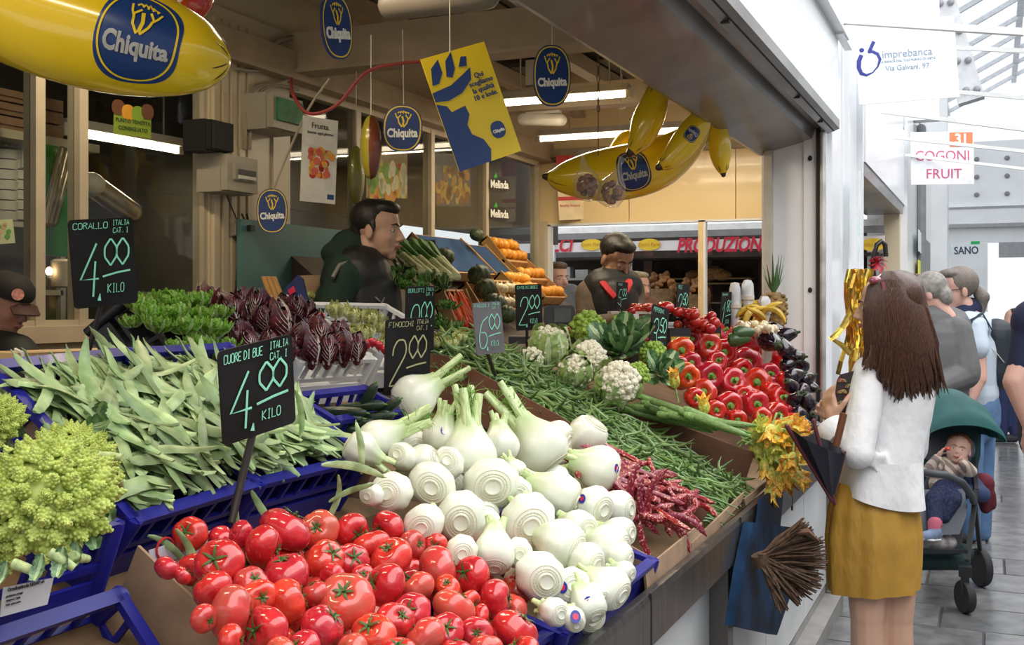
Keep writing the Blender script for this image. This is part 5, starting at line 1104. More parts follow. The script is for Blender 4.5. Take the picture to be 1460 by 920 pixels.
for x, y, d in ((160, 652, 1.7), (170, 690, 1.7), (148, 708, 1.64), (90, 800, 1.52), (40, 812, 1.5), (115, 795, 1.56), (128, 722, 1.6)): sk.put(frame(P(x, y, d=d), jit(1)) @ sc_(.035), 'pale cut stalk poking out among the romanesco leaves', 'stalk', 'cut stalks in the romanesco crate')
# ---- flat beans
FBN = [M('flat_bean', (.28, .42, .17), .45, .2, 4, rnd=.25, col2=(.42, .54, .27)), M('flat_bean_dark', (.19, .30, .12), .45, .2, 4, rnd=.2, col2=(.28, .40, .18))]
def flat_bean(seed, mat):
    rs = random.Random(seed); bend = rs.uniform(-.5, .5); b2 = rs.uniform(-.45, .45); tw = rs.uniform(-.8, .8); g = G(); N = 14; v = []
    for i in range(N + 1):
        u = i / N - .5; w_ = .068 * (math.cos(u * math.pi * .97)) ** .38 * (1 + .05 * math.sin(u * 40)); th = .013 * (1 + .35 * math.sin(u * 45)); 
        c = Vector((bend * u * u, u, b2 * u * u + .02 * math.sin(u * 9 + seed))); a = tw * u
        for dx, dz in ((-1, 0), (-.5, 1), (.5, 1), (1, 0), (.5, -1), (-.5, -1)):
            x, z = dx * w_, dz * th; v.append(c + Vector((x * math.cos(a) - z * math.sin(a), 0, x * math.sin(a) + z * math.cos(a))))
    f = [(i * 6 + j, i * 6 + (j + 1) % 6, (i + 1) * 6 + (j + 1) % 6, (i + 1) * 6 + j) for i in range(N) for j in range(6)] + [tuple(range(6))[::-1], tuple(N * 6 + j for j in range(6))]
    g.add(v, f); g.tube([v[N * 6] * .5 + v[N * 6 + 3] * .5, Vector((bend * .27, .55, b2 * .27))], [.012, .004], 5); return g.mesh('flat_bean', mat)
FK2 = [Kind('flat_bean', flat_bean(i, FBN[i % 3 == 2])) for i in range(9)]
random.seed(5)
# surface normal of the heap; heap region between the crate rims
A0, B0, C0 = fA, fC, rA
nrm_b = (fC - fA).cross(rA - fA).normalized(); nrm_b = nrm_b if nrm_b.z > 0 else -nrm_b
def bean_at(u, v, lift):        # u along the counter, v from front to rear
    base = fA.lerp(fC, u).lerp(rA.lerp(rC, u), v); hump = .055 * math.sin(math.pi * min(1, max(0, u))) ** .5 * math.sin(math.pi * min(1, max(0, v))) ** .6
    return base + nrm_b * (hump + lift)
def lay(kinds, p, dr, n, ln, lab, cat, grp, roll=.8):
    y = dr.normalized(); z = (n + jit(roll * .5)); z = (z - y * z.dot(y)).normalized(); x = y.cross(z); m = Matrix((x, y, z)).transposed().to_4x4(); m.translation = p
    return random.choice(kinds).put(m @ sc_(ln), lab, cat, grp)
dU = (fC - fA).normalized(); dV = (rA - fA).normalized()
for i in range(290):
    u, v = rr(.0, 1.0), rr(.06, .90); ph = random.gauss(1.25, .55) if random.random() < .7 else rr(0, 3.14)
    dr = (dV * math.sin(ph) - dU * math.cos(ph) + nrm_b * random.gauss(0, .13)); dr.normalize(); ln = rr(.15, .23)
    c = bean_at(u, v, rr(-.03, .012)); 
    ext = abs(ln * .5 * dr.dot(dV)); q0 = v * (rA - fA).length     # keep ends from poking through the front and rear rails
    if q0 - ext < .005: c = c + dV * (ext - q0 + .005)
    if q0 + ext > (rA - fA).length - .01: c = c - dV * (q0 + ext - (rA - fA).length + .01)
    lay(FK2, c, dr, nrm_b, ln, 'pale green flat bean in the heap behind the blue front rail', 'bean', 'flat beans in the two blue crates')
for x, y, vx, vy, ln in ((165, 520, -.4, 1, .17), (185, 540, -.5, 1, .16), (150, 545, -.8, .6, .14), (250, 785, .8, -.8, .10), (275, 800, .25, -1, .12), (335, 730, .1, -1, .10), (480, 715, -.3, -1, .10), (505, 665, 1, -.2, .12), (515, 640, -.1, 1, .10), (395, 765, .4, -.9, .10), (380, 735, .7, -.9, .11), (430, 590, -.1, 1, .10), (500, 700, 1, .4, .09)):
    d_ = 1.9 if x < 300 else 2.15; d_ = 2.35 if y < 600 else d_; p = P(x, y, d=d_ - .02); lay(FK2, p, Rt * vx + Up * vy, -Dp, ln, 'flat bean sticking out over the crate edge', 'bean', 'flat beans poking out over the rims')
g = G()
for i in range(420):
    ph = rr(0, 3.14); dr = dV * math.sin(ph) + dU * math.cos(ph); p = bean_at(rr(.06, .94), rr(.24, .9), rr(-.06, -.02)); ln = rr(.06, .085)
    g.tube([p - dr * ln, p + nrm_b * .01, p + dr * ln], [.003, .010, .003], 4, flat=.4, up=nrm_b + jit(.4))
obj_ = tag(obj('flat_bean_underlayer', g, FBN[1]), 'green flat beans filling the crates under the top layer', 'beans', None, 'stuff')
# ---- thin green beans between the brown dividers
GBN = [M('green_bean', (.095, .17, .045), .4, .2, 5, rnd=.25, col2=(.16, .25, .08)), M('green_bean_light', (.19, .30, .10), .4, .2, 5, rnd=.15)]
def thin_bean(seed, mat):
    rs = random.Random(seed); b1, b2 = rs.uniform(-1.1, 1.1), rs.uniform(-.9, .9); g = G()
    g.tube([(b1 * (u * u - .1), u, b2 * (u * u * u * 3)) for u in [i / 7 - .5 for i in range(8)]], [.012, .032, .038, .038, .038, .036, .03, .006], 6); return g.mesh('green_bean', mat)
GK2 = [Kind('green_bean', thin_bean(i, GBN[i % 3 == 0])) for i in range(8)]
bq = [P(708, 520, X=-1.62), P(1000, 745, X=-.76), P(1062, 700, X=-.76), P(745, 512, X=-1.72)]
Ya, Yb = yd + .01, ye_ - .01
def gb_at(u, v, lift):   # u: across Y, v: 0 rear .. 1 front
    X_ = -1.72 + (.96) * v; z = 1.405 - .47 * v + .07 * math.sin(math.pi * u) * (1 - .5 * v) ; return Vector((X_, Ya + (Yb - Ya) * u, z + lift - .015))
nb = Vector((.42, 0, .9)).normalized()
for i in range(300):
    ph = random.gauss(.25, 1.0); dr = Vector((math.cos(ph) * .9, math.sin(ph), -.42 * math.cos(ph))) + jit(.3)
    lay(GK2, gb_at(rr(.04, .96), rr(0, 1), rr(-.012, .016)), dr.normalized(), nb, rr(.11, .16), 'thin green bean in the heap between the two brown cardboard dividers', 'bean', 'thin green beans on top of the heap')
g = G()
for i in range(1500):
    ph = random.gauss(.25, 1.1); dr = (Vector((math.cos(ph) * .9, math.sin(ph), -.42 * math.cos(ph))) + jit(.15)).normalized(); p = gb_at(rr(.02, .98), rr(0, 1), rr(-.04, .002)); ln = rr(.04, .07)
    g.tube([p - dr * ln, p + jit(.018), p + dr * ln], [.0015, .0048, .0015], 5)
tag(obj('green_bean_heap', g, GBN[0]), 'remaining thin green beans of the heap between the brown dividers', 'beans', None, 'stuff')
# ---- borlotti pods
BO = M('borlotti_pod', (.34, .012, .04), .4, .25, 26, col2=(.62, .34, .26), rnd=.25, lo=.55, hi=.66, detail=2, coat=.2)
def pod(seed):
    rs = random.Random(seed); b1 = rs.choice((-1, 1)) * rs.uniform(.4, 1.3); g = G(); k = 12
    g.tube([(b1 * (u * u - .1), u, .2 * b1 * u) for u in [i / k - .5 for i in range(k + 1)]], [.008] + [.062 * (1 + .18 * math.sin(i * 2.2)) * (1 - abs(i / k - .5)) ** .3 for i in range(1, k)] + [.006], 8, flat=.8); return g.mesh('borlotti_pod', BO)
BK = [Kind('borlotti_pod', pod(i)) for i in range(6)]
for i in range(60):
    X_ = rr(-1.05, -.78); y = rr(yd - .33, yd - .05); z = 1.0 + .44 * (-.75 - X_) + rr(-.02, .02) - .02
    ph = random.gauss(.1, .9); dr = Vector((math.cos(ph), math.sin(ph), -.4 * math.cos(ph))) + jit(.4)
    lay(BK, Vector((X_, y, z)), dr.normalized(), nb, rr(.13, .19), 'red speckled borlotti pod in the cardboard box beside the fennel', 'bean pod', 'borlotti pods in the small box')
for x, y, vx, vy in ((932, 708, .1, 1), (905, 700, .1, -1), (955, 735, 1, .1), (940, 745, -1, .3), (925, 785, .4, -.8), (920, 725, .3, -1), (950, 755, .8, -.4), (965, 745, 1, -.1)): lay(BK, P(x, y, d=2.95), Rt * vx + Up * vy, -Dp, .16, 'red speckled borlotti pod on top of the box beside the fennel', 'bean pod', 'borlotti pods on top')
# ---- peppers (radius 1, stem +z)
PM = [M('pepper_red', (.50, .008, .012), .14, .15, 2, coat=.7, rnd=.15), M('pepper_orange_red', (.66, .03, .008), .14, .2, 1.5, coat=.7, rnd=.1, col2=(.68, .09, .01))]
def pepper(seed, mat):
    rs = random.Random(seed); n = rs.choice((3, 4, 4)); ph = rs.uniform(0, 6); prof = [(.001, .70), (.14, .70), (.28, .82), (.50, .97), (.75, .98), (.93, .80), (1.0, .5), (.99, .1), (.92, -.35), (.82, -.75), (.66, -1.05), (.42, -1.2), (.2, -1.15), (.001, -1.05)]
    g = G(); g.lathe(prof, 36, Matrix.Identity(4), lambda a, z: 1 - (.17 if z > .9 else .12) * (1 - abs(math.sin(n * a / 2 + ph))) ** 2 * (1.3 if z < -.9 else 1)); me = g.mesh('pepper', mat)
    s_ = G(); s_.lathe([(.001, .74), (.26, .74), (.28, .79), (.14, .86), (.11, 1.1), (.15, 1.28), (.14, 1.3), (.001, 1.3)], 12, Matrix.Identity(4), lambda a, z: 1 + .12 * math.cos(5 * a)); return Kind('red_pepper', me, [('stem', s_.mesh('stem', M('pepper_stem', (.13, .30, .05), .45, .2, 6)), None)])
PK = [pepper(i, PM[0 if i % 4 else 1]) for i in range(1, 7)]
random.seed(9)
pl = '969,501,18,0,1 1003,494,19,.2,.9 1031,501,18,.1,1 1065,516,19,.1,1 1060,490,18,.7,.2 1095,500,18,-.9,.2 1114,519,19,.5,.6 1092,533,15,.3,.9 1080,546,19,0,1 1040,548,19,.1,1 1008,534,18,.1,1 977,534,17,.1,1 1003,561,17,0,1 1037,578,18,0,1 1074,577,18,0,1 1109,571,16,.4,.9 1116,548,16,.5,.7 1124,583,13,.5,.8 1016,480,17,.3,.2 1104,590,15,.2,.9 1051,597,13,0,1 1131,585,12,.6,.7 1085,595,13,.1,1 1143,612,10,.6,.6 990,566,13,0,1 1053,526,15,.2,.9 1040,480,15,-.5,.3 985,518,14,.1,1 1020,517,14,0,1 1133,556,13,.8,.4 1078,480,15,.8,.2 1060,565,13,0,1 1095,558,14,.2,.9 1127,600,11,.5,.7 985,485,14,0,.6 1020,585,13,0,1 965,520,13,0,1 1135,535,13,.8,.3'.split()
def pax(i, a): return facing(float(a[3]) + rr(-.25, .25), rr(-.1, .35), float(a[4]))
PLB = cell_labels([tuple(map(float, q.split(',')[:2])) for q in pl], (960, 470, 1150, 620), ['at the left beside the cauliflowers', 'left of the middle', 'right of the middle', 'beside the aubergines'], ['in the top row', 'in the second row', 'in the middle', 'in the lowest row'], 'glossy red pepper')
pile(pl, PK, -.80, 1.10, .62, lambda i, a: PLB[i].replace('glossy red', 'orange tinged red') if i in (0, 11) else PLB[i], 'pepper', 'peppers in the stack', pax, [3 if i in (0, 11) else (i * 2) % 6 if (i * 2) % 6 != 3 else 1 for i in range(len(pl))], rs=1.14)
ul = ['%d,%d,%d,0,1' % (x, y, 17) for y in range(490, 610, 26) for x in range(965, 1140, 28) if y < 560 + (x - 965) * .35]
pile(ul, PK, -.86, 1.03, .62, 'red bell pepper in the under layer of the stack', 'pepper', 'red peppers under layer', pax)
# ---- aubergines
AM = M('aubergine_skin', (.012, .006, .016), .12, .3, 3, coat=.8, rnd=.2)
ak = Kind('aubergine', G().lathe([(.001, -1.25), (.4, -1.2), (.8, -.95), (1, -.5), (.98, 0), (.82, .5), (.6, 1.0), (.42, 1.3), (.001, 1.4)], 22).mesh('aubergine', AM), [('calyx', G().lathe([(.5, 1.12), (.46, 1.3), (.2, 1.42), (.13, 1.8), (.001, 1.82)], 12, Matrix.Identity(4), lambda a, z: 1 + (.25 * math.cos(5 * a) if z < 1.2 else 0)).mesh('cap', M('aubergine_cap', (.035, .05, .02), .6, .2, 5)), None)])
AUB = '1098,487,17,5.0 1120,478,13,5.3 1119,497,13,5.0 1133,508,12,5.0 1143,520,11,5.0 1132,536,13,4.85 1149,540,11,4.9 1143,558,12,4.8 1156,552,10,4.9 1133,570,12,4.75 1152,573,12,4.75 1140,590,11,4.65 1156,594,11,4.7 1147,606,11,4.6 1161,610,10,4.7 1125,520,12,5.0 1160,580,9,4.8 1128,550,11,4.8 1105,470,12,5.4 1150,620,10,4.6 1162,628,9,4.65 1148,548,9,4.9 1139,604,10,4.6'.split()
AL = cell_labels([tuple(map(float, q.split(',')[:2])) for q in AUB], (1095, 468, 1166, 632), ['on the pepper side', 'on the column side'], ['at the top', 'upper', 'middle', 'lower', 'lowest'], 'dark glossy aubergine of the stack')
for i, s_ in enumerate(AUB):
    x, y, r, d = map(float, s_.split(',')); ak.put(frame(P(x, y, d=d), facing(rr(-.8, .8), rr(-.3, .6), rr(-.2, .8)), rdir()) @ sc_(r * d / F * .92), 'large glossy aubergine lying on top of the stack, next to the column' if i == 0 else AL[i], 'aubergine', 'aubergines by the column')
# ---- courgettes and their flowers
ZM = M('courgette_skin', (.13, .24, .06), .35, .3, 8, col2=(.22, .35, .12), rnd=.2, stretch=(9, 9, 1)); ZF = M('flower_orange', (.85, .28, .01), .5, .25, 6, rnd=.15, col2=(.85, .55, .10)); ZG = M('flower_green', (.45, .50, .08), .5, .2, 6, rnd=.1, col2=(.62, .60, .14))
zk = Kind('courgette', G().lathe([(.001, -1), (.10, -.98), (.13, -.85), (.13, 0), (.12, .6), (.09, .85), (.07, 1.0), (.001, 1.01)], 14, Matrix.Identity(4), lambda a, z: 1 + .05 * math.cos(6 * a)).mesh('courgette', ZM), [('stem', G().tube([(0, 0, .98), (0, .01, 1.18)], [.06, .05], 6).mesh('st', M('pepper_stem', (0, 0, 0))), None)])
for i in range(22):
    u = i / 21; x = 925 + 110 * u + rr(-10, 10); y = 577 + 30 * u + rr(-8, 8) + (i % 3) * 4; p = P(x, y, d=4.0 - .35 * u + rr(-.05, .05))
    zk.put(frame(p, Rt * 1.0 - Up * rr(.05, .4) - Dp * rr(.1, .7), rdir()) @ sc_(rr(.085, .11)), 'slim striped green courgette below the pepper stack', 'courgette', 'courgettes in front of the peppers')
def flower(seed, pm=None):
    rs = random.Random(seed); g = G()
    for k in range(5):
        a = k * 1.2566; c_, s_ = math.cos(a), math.sin(a); sp = rs.uniform(.25, .7)
        g.tube([(c_ * .12, s_ * .12, 0), (c_ * .26, s_ * .26, .35), (c_ * .24, s_ * .24, .8), (c_ * sp * .6, s_ * sp * .6, 1.15), (c_ * sp, s_ * sp, 1.4)], [.10, .24, .25, .18, .03], 7, flat=.3, up=(c_, s_, 0))
    b = G(); b.lathe([(.001, -.1), (.14, -.06), (.3, .15), (.38, .45), (.34, .75), (.2, .95), (.001, 1.0)], 12, Matrix.Identity(4), lambda a, z: 1 + .12 * math.cos(5 * a))
    st = G(); st.tube([(0, 0, -.05), (.03, 0, -.6), (0, .05, -1.1)], [.08, .06, .07], 7)
    return Kind('courgette_flower', None, [('petals', g.mesh('petals', pm or ZF), None), ('cup', b.mesh('cup', ZG), None), ('stalk', st.mesh('stalk', CG), None)])
ZK = [flower(i) for i in range(3)] + [flower(i, ZG) for i in (4, 5)]
random.seed(3)
for i in range(62):
    u = rr(0, 1); x = 1070 + 62 * u + rr(-6, 6); y = 606 + 70 * rr(0, 1) * (.5 + .6 * u); d = 3.9 - .15 * u; up_ = y < 630
    ax = facing(rr(-.2, 1), rr(-.9, .1) if not up_ else rr(-.3, .6), rr(.1, .8))
    ZK[(3 + i % 2) if (x < 1100 and y < 655 and i % 3) or i % 7 == 0 else i % 3].put(frame(P(x, y, d=d + rr(-.1, .1)), ax, rdir()) @ sc_(rr(.045, .062)), 'orange and yellow courgette flower in the bunch hanging over the counter edge', 'flower', 'courgette flowers in the bunch')
for x, y in ((1098, 665), (1104, 680), (1112, 672), (1120, 660), (1090, 655), (1100, 692), (1124, 668)): ZK[x % 3].put(frame(P(x, y, d=3.75), facing(rr(-.2, .2), -1, .2), rdir()) @ sc_(.05), 'orange courgette flower hanging lowest over the rail', 'flower', 'courgette flowers hanging over the rail')
for x, y in ((963, 552), (1005, 590)): ZK[0].put(frame(P(x, y, d=3.8), facing(-.2, 1, .3), rdir()) @ sc_(.05), 'pale closed courgette flower lying on the courgettes', 'flower', 'single flowers on the courgettes')
# ---- cucumbers behind the finocchi board
DK = M('cucumber_skin', (.018, .038, .022), .35, .3, 8, rnd=.25, bump=.2)
kk = Kind('cucumber', G().lathe([(.001, -1), (.12, -.96), (.2, -.8), (.22, 0), (.2, .7), (.12, .95), (.001, 1)], 14, Matrix.Identity(4), lambda a, z: 1 + .05 * math.cos(7 * a)).mesh('cucumber', DK), [('stem', G().tube([(0, 0, .95), (.03, .01, 1.12)], [.05, .03], 6).mesh('st', M('pepper_stem', (0, 0, 0))), None)])
for i, (x, y, a) in enumerate(((490, 588, 0), (515, 580, .2), (470, 600, -.2), (500, 603, .1), (530, 596, .3), (545, 588, .9), (478, 612, 0), (520, 574, 1.2), (540, 612, .2), (485, 598, .1), (515, 612, -.1), (455, 590, .3))):
    kk.put(frame(P(x, y, d=2.72 + .01 * (i % 3)), facing(math.cos(a), math.sin(a) * .6, .3), rdir()) @ sc_(.062), 'dark green cucumber in the blue crate before the finocchi board', 'cucumber', 'cucumbers in the blue crate')
# ================================================================ REAR SHELVES BEHIND THE COUNTER
PINE = M('crate_pine', (.46, .26, .10), .6, .18, 6, stretch=(1, 6, 1)); PLAST = M('tray_blue', (.035, .075, .17), .8, .15, 5, spec=.1)
def tray(name, label, px, X0, X1, y0, y1, z0, z1, mat=PINE, h=.06, grp=None):
    """open tray leaning on the back wall: X0,z0 upper rear, X1,z1 lower front"""
    a = Vector((X0, y0, z0)); x = Vector((X1 - X0, 0, z1 - z0)); L_ = x.length; x.normalize(); y = Vector((0, 1, 0)); z = x.cross(y); m = Matrix((x, y, z)).transposed().to_4x4(); m.translation = a
    o = bpy.data.objects.new(name, None); C.objects.link(o); o.matrix_basis = m; tag(o, label, 'crate', grp); W = y1 - y0
    obj('base', G().bb((0, 0, -h), (L_, W, -h + .008)), mat, o, False)
    for nm, a_, b_ in (('side_board', (0, 0, -h), (L_, .010, .012)), ('side_board', (0, W - .010, -h), (L_, W, .012)), ('end_board', (0, 0, -h), (.010, W, .0)), ('end_board', (L_ - .010, 0, -h), (L_, W, .0))): obj(nm, G().bb(a_, b_), mat, o, False)
    return o, m, L_, W
ORG = M('orange_skin', (.80, .33, .02), .35, .1, 8, coat=.3, rnd=.1, bump=.1, bscale=200); ONI = M('onion_skin', (.62, .52, .34), .35, .2, 6, rnd=.15, coat=.3); RBAG = M('carrot_red', (.72, .09, .02), .35, .15, 5, rnd=.15, coat=.3)
ok = Kind('orange', G().ell((0, 0, 0), (1, 1, .94), 16, 10).mesh('orange', ORG), [('navel', G().ell((0, 0, .93), (.12, .12, .04), 6, 4).mesh('navel', CAL), None)])
onk = Kind('onion', G().lathe([(.001, -.8), (.3, -.8), (.8, -.5), (1, 0), (.8, .5), (.35, .8), (.12, 1.1), (.10, 1.4), (.001, 1.42)], 14).mesh('onion', ONI))
def fill(o, m, L_, W, kind, r, lab, cat, grp, u0=0, u1=1, lift=0, jitk=.15):
    n1, n2 = int(L_ * (u1 - u0) / (2 * r)), int(W / (2 * r))
    for i in range(n1):
        for j in range(n2):
            p = m @ Vector((L_ * u0 + (i + .5) * L_ * (u1 - u0) / n1 + rr(-r, r) * jitk, (j + .5) * W / n2 + rr(-r, r) * jitk, lift + rr(0, r * .3)))
            kind.put(frame(p, Up + jit(.6), rdir()) @ sc_(r), lab, cat, grp)
random.seed(31)
def tray_px(name, label, ra, rb, X, fa):
    A_, B_ = P(*ra, X=X), P(*rb, X=X); F_ = P(*fa, Y=A_.y); return tray(name, label, 0, A_.x, F_.x, A_.y, B_.y, A_.z, F_.z)
def tray_next(name, label, prev, fa):
    m_ = prev[1]; e = m_ @ Vector((prev[2], 0, 0)); F_ = P(*fa, Y=e.y); return tray(name, label, 0, e.x, F_.x, e.y, e.y + prev[3], e.z, F_.z)
t1 = tray_px('wooden_tray', 'wooden tray of oranges, highest at the right end of the rear shelves', (693, 337), (728, 338), -2.84, (719, 371))
t2 = tray_next('wooden_tray', 'second wooden tray of oranges, stepping down below the highest', t1, (748, 397)); t3 = tray_next('wooden_tray', 'lowest wooden tray of the orange row, next to the scale', t2, (776, 424))
t4 = tray_px('wooden_tray', 'wooden tray of small oranges behind the 2.00 board', (712, 388), (742, 390), -2.42, (742, 420))
for i, (o, m, L_, W) in enumerate((t1, t2, t3, t4)): fill(o, m, L_, W, ok, .034, ('orange in the highest wooden tray', 'orange in the second wooden tray', 'orange in the lowest tray of the row by the scale', 'orange in the tray behind the 2.00 board')[i], 'orange', ('oranges, highest tray', 'oranges, second tray', 'oranges, lowest tray', 'oranges, tray behind the board')[i], .05 if i in (0, 3) else .4, .98)
for ra, rb, fa, lb in (((663, 348), (691, 349), (706, 392), 'dark blue empty tray left of the orange trays'), ((585, 333), (656, 347), (640, 388), 'larger dark blue tray behind the leeks')):
    o, m, L_, W = tray_px('blue_tray', lb, ra, rb, -2.80, fa); obj('liner', G().bb((.01, .01, -.01), (L_ - .01, W - .01, .004)), PLAST, o, False)
o, m, L_, W = tray_px('wooden_tray', 'wooden tray of white onions between the pumpkins and the oranges', (699, 399), (727, 401), -2.35, (722, 442)); fill(o, m, L_, W, onk, .030, 'white onion in the tray between pumpkins and oranges', 'onion', 'white onions in the tray', .05, .98)
tray_px('wooden_tray', 'wooden tray with a brown divider at the right of the carrots', (662, 404), (684, 406), -2.30, (694, 456))
o, m, L_, W = tray_px('wooden_tray', 'wooden tray of bright red orange carrots behind the half hidden price board', (628, 412), (662, 409), -2.25, (652, 472))
ck = Kind('carrot', G().lathe([(.001, -1), (.04, -.9), (.10, -.2), (.15, .6), (.15, .85), (.06, .98), (.001, 1)], 10).mesh('carrot', RBAG))
for i in range(60): ck.put(frame(m @ Vector((rr(.08, L_ - .08), rr(.04, W - .04), rr(-.01, .02))), m.to_3x3() @ Vector((1, rr(-.25, .25), 0)), rdir()) @ sc_(.075), 'bright red orange carrot in the wooden tray', 'carrot', 'carrots in the wooden tray')
# pumpkins / melons
PU = M('pumpkin_green', (.035, .055, .02), .5, .4, 4, col2=(.06, .08, .03), bump=.2)
pk_ = Kind('pumpkin', G().lathe([(.001, -.75), (.4, -.8), (.8, -.55), (1, 0), (.85, .5), (.45, .78), (.15, .72), (.001, .7)], 30, Matrix.Identity(4), lambda a, z: 1 - .10 * (1 - abs(math.sin(5 * a))) ** 2).mesh('pumpkin', PU), [('stem', G().tube([(0, 0, .7), (.05, 0, .95)], [.12, .09], 7).mesh('st', M('dry_stem', (.25, .2, .1), .7)), None)])
for x, y, r, d, lb in ((683, 392, 17, 5.4, 'round dark green pumpkin, topmost of the three beside the onions'), (692, 412, 17, 5.2, 'dark green pumpkin in the middle of the three beside the onions'), (706, 434, 18, 5.0, 'dark green pumpkin, lowest of the three beside the onions'), (634, 366, 15, 5.6, 'mottled green melon on the rear shelf behind the leeks'), (722, 448, 15, 4.9, 'orange flushed dark squash right below the pumpkins'), (680, 335, 11, 6.3, 'dark pumpkin on the window sill above the trays')):
    pk_.put(frame(P(x, y, d=d), Up + jit(.4)) @ sc_(r * d / F), lb, 'pumpkin')
# leeks
LW = M('leek_shaft', (.50, .56, .22), .35, .15, 4, col2=(.74, .74, .5), stretch=(8, 8, 1)); LKG = M('leek_green', (.09, .22, .05), .4, .3, 5, stretch=(8, 8, 1))
lkk = Kind('leek', None, [('shaft', G().lathe([(.001, -1), (.07, -.98), (.075, -.8), (.06, -.4), (.065, .1)], 12).mesh('shaft', LW), None), ('green_top', G().tube([(0, 0, .05), (.01, 0, .5), (.03, .02, 1.0)], [.066, .08, .10], 10, flat=.5).mesh('top', LKG), None)])
for i in range(13):
    u = i / 12; a = P(588 + 64 * u, 384 + 10 * u, d=4.9); b = P(556 + 58 * u, 346 + 4 * u, d=5.3); ax = (b - a).normalized(); lkk.put(frame((a + b) / 2 + jit(.01), ax) @ sc_((a - b).length / 1.9), 'long leek with white shaft and green top, laid side by side beside the seller', 'leek', 'leeks beside the seller')
for i in range(5):
    u = i / 4; a = P(600 + 50 * u, 386 + 6 * u, d=4.75); b = P(560 + 50 * u, 350 + 4 * u, d=5.1); lkk.put(frame((a + b) / 2 + jit(.01), (b - a).normalized()) @ sc_((a - b).length / 1.7), 'leek of the lower row over the black rack', 'leek', 'leeks in the lower row')
t = thing('leek_rack', 'black slatted rack carrying the leeks beside the seller', 'rack', P(610, 395, d=5.0)); g = G()
q = lambda x, y, d: P(x, y, d=d) - t.location
g.bar(q(570, 384, 4.85), q(655, 396, 4.95), .02, .03); g.bar(q(545, 345, 5.4), q(620, 347, 5.5), .02, .03)
for k in range(9): g.bar(q(570 + 10 * k, 385 + 1.4 * k, 4.87), q(548 + 9 * k, 350, 5.35), .012, .012)
obj('slats', g, CBLK, t, False)
# bunches of herbs/chard under the leeks, below towards boards
hb = [leaf_mesh(1.0, .6, s_, [M('herb_green', (.035, .10, .012), .5, .4, 8, rnd=.3, col2=(.07, .17, .025)), LR], .8, .09, .2, .05, 8, 6, fr=3) for s_ in (31, 32)]
HK = head_kind('herb_bunch', hb, 22, None, .1, .45, 1.5, .2, .8, 40)
for x, y, r, d in ((562, 392, 22, 4.6), (585, 398, 22, 4.6), (610, 402, 22, 4.6), (632, 408, 20, 4.7), (575, 410, 22, 4.5), (552, 405, 20, 4.5), (640, 440, 20, 4.2), (628, 465, 20, 4.1), (650, 470, 18, 4.0), (668, 485, 18, 3.95), (640, 490, 16, 3.9), (598, 415, 18, 4.5)):
    put(HK, x, y, r, d, 'dark green bunch of leaves in the heap under the leeks' if x < 636 and y < 420 else 'leafy green bunch between the two 2.00 boards and the 6.00 board', 'greens', 'dark greens under the leeks' if x < 636 and y < 420 else 'greens behind the boards', (Up + jit(.6)).normalized())
# support behind: rear shelf body
t = thing('rear_shelf', 'dark stepped shelf carrying the trays against the back wall', 'shelf', (-2.4, 5.5, .9))
g = G(); v = []
for y in (-1.4, 1.3): v += [(-.48, y, .92), (-.30, y, .78), (.10, y, .50), (.50, y, .22), (.52, y, -.9), (-.48, y, -.9)]
g.add(v, [(i, (i + 1) % 6, 6 + (i + 1) % 6, 6 + i) for i in range(6)] + [tuple(range(6))[::-1], tuple(range(6, 12))]); obj('body', g, M('shelf_dark', (.07, .045, .03), .7, .2, 5), t, False)
# teal board, fruit box by the pillar
plain('teal_panel', 'teal green panel leaning against the back wall left of the seller', 'panel', G().bb((-.02, -.5, -.24), (0, .42, .24)), M('teal_board', (.085, .20, .20), .5, .1, 3), smooth=False).location = P(442, 400, X=-2.80)
t = thing('fruit_carton', 'dark blue printed fruit carton tilted open by the pillar, left of the seller', 'carton', P(425, 408, d=4.4)); q = lambda x, y, d=4.4: P(x, y, d=d) - t.location
def qd(pts, nv=Vector((0, .006, 0))):
    n_ = len(pts); return G().add(list(pts) + [p + nv for p in pts], [tuple(range(n_)), tuple(range(n_, 2 * n_))[::-1]] + [(i, n_ + i, n_ + (i + 1) % n_, (i + 1) % n_) for i in range(n_)])
obj('printed_side', qd([q(405, 412), q(425, 392), q(432, 398), q(440, 432), q(418, 434)]), M('carton_blue', (.02, .035, .16), .5, .3, 8), t, False)
obj('inner_side', qd([q(424, 393, 4.6), q(460, 392, 4.7), q(462, 432, 4.6), q(438, 432, 4.5)]), CARD, t, False)
obj('printed_mark', qd([q(410, 414, 4.38), q(418, 408, 4.38), q(421, 416, 4.38), q(413, 421, 4.38)]), SRD, t, False)
put(LP[0], 443, 425, 14, 4.5, 'pale lettuce inside the dark blue carton by the pillar', 'lettuce')
t = thing('leaning_battens', 'thin tilted wooden battens leaning at the foot of the pillar', 'battens', P(385, 410, d=4.3))
for k in range(3): obj('batten', G().bar(P(376 + 7 * k, 395, d=4.3) - t.location, P(392 + 8 * k, 440, d=4.25) - t.location, .02, .008), PINE, t, False)
# ledge plank at left with white string
t = thing('wooden_plank', 'raw wooden plank ledge behind the blue crates at the far left', 'plank', (-2.3, 2.0, 1.42))
a = P(-10, 511, d=2.75) - t.location; b = P(195, 503, d=3.2) - t.location; obj('board', G().bar(a, b, .16, .028), M('raw_pine', (.62, .42, .22), .6, .15, 4, stretch=(1, 8, 1)), t, False)
obj('string', G().tube([P(22, 498, d=2.7) - t.location, P(32, 503, d=2.68) - t.location, P(34, 516, d=2.68) - t.location, P(40, 545, d=2.68) - t.location], .004, 6), SW, t)
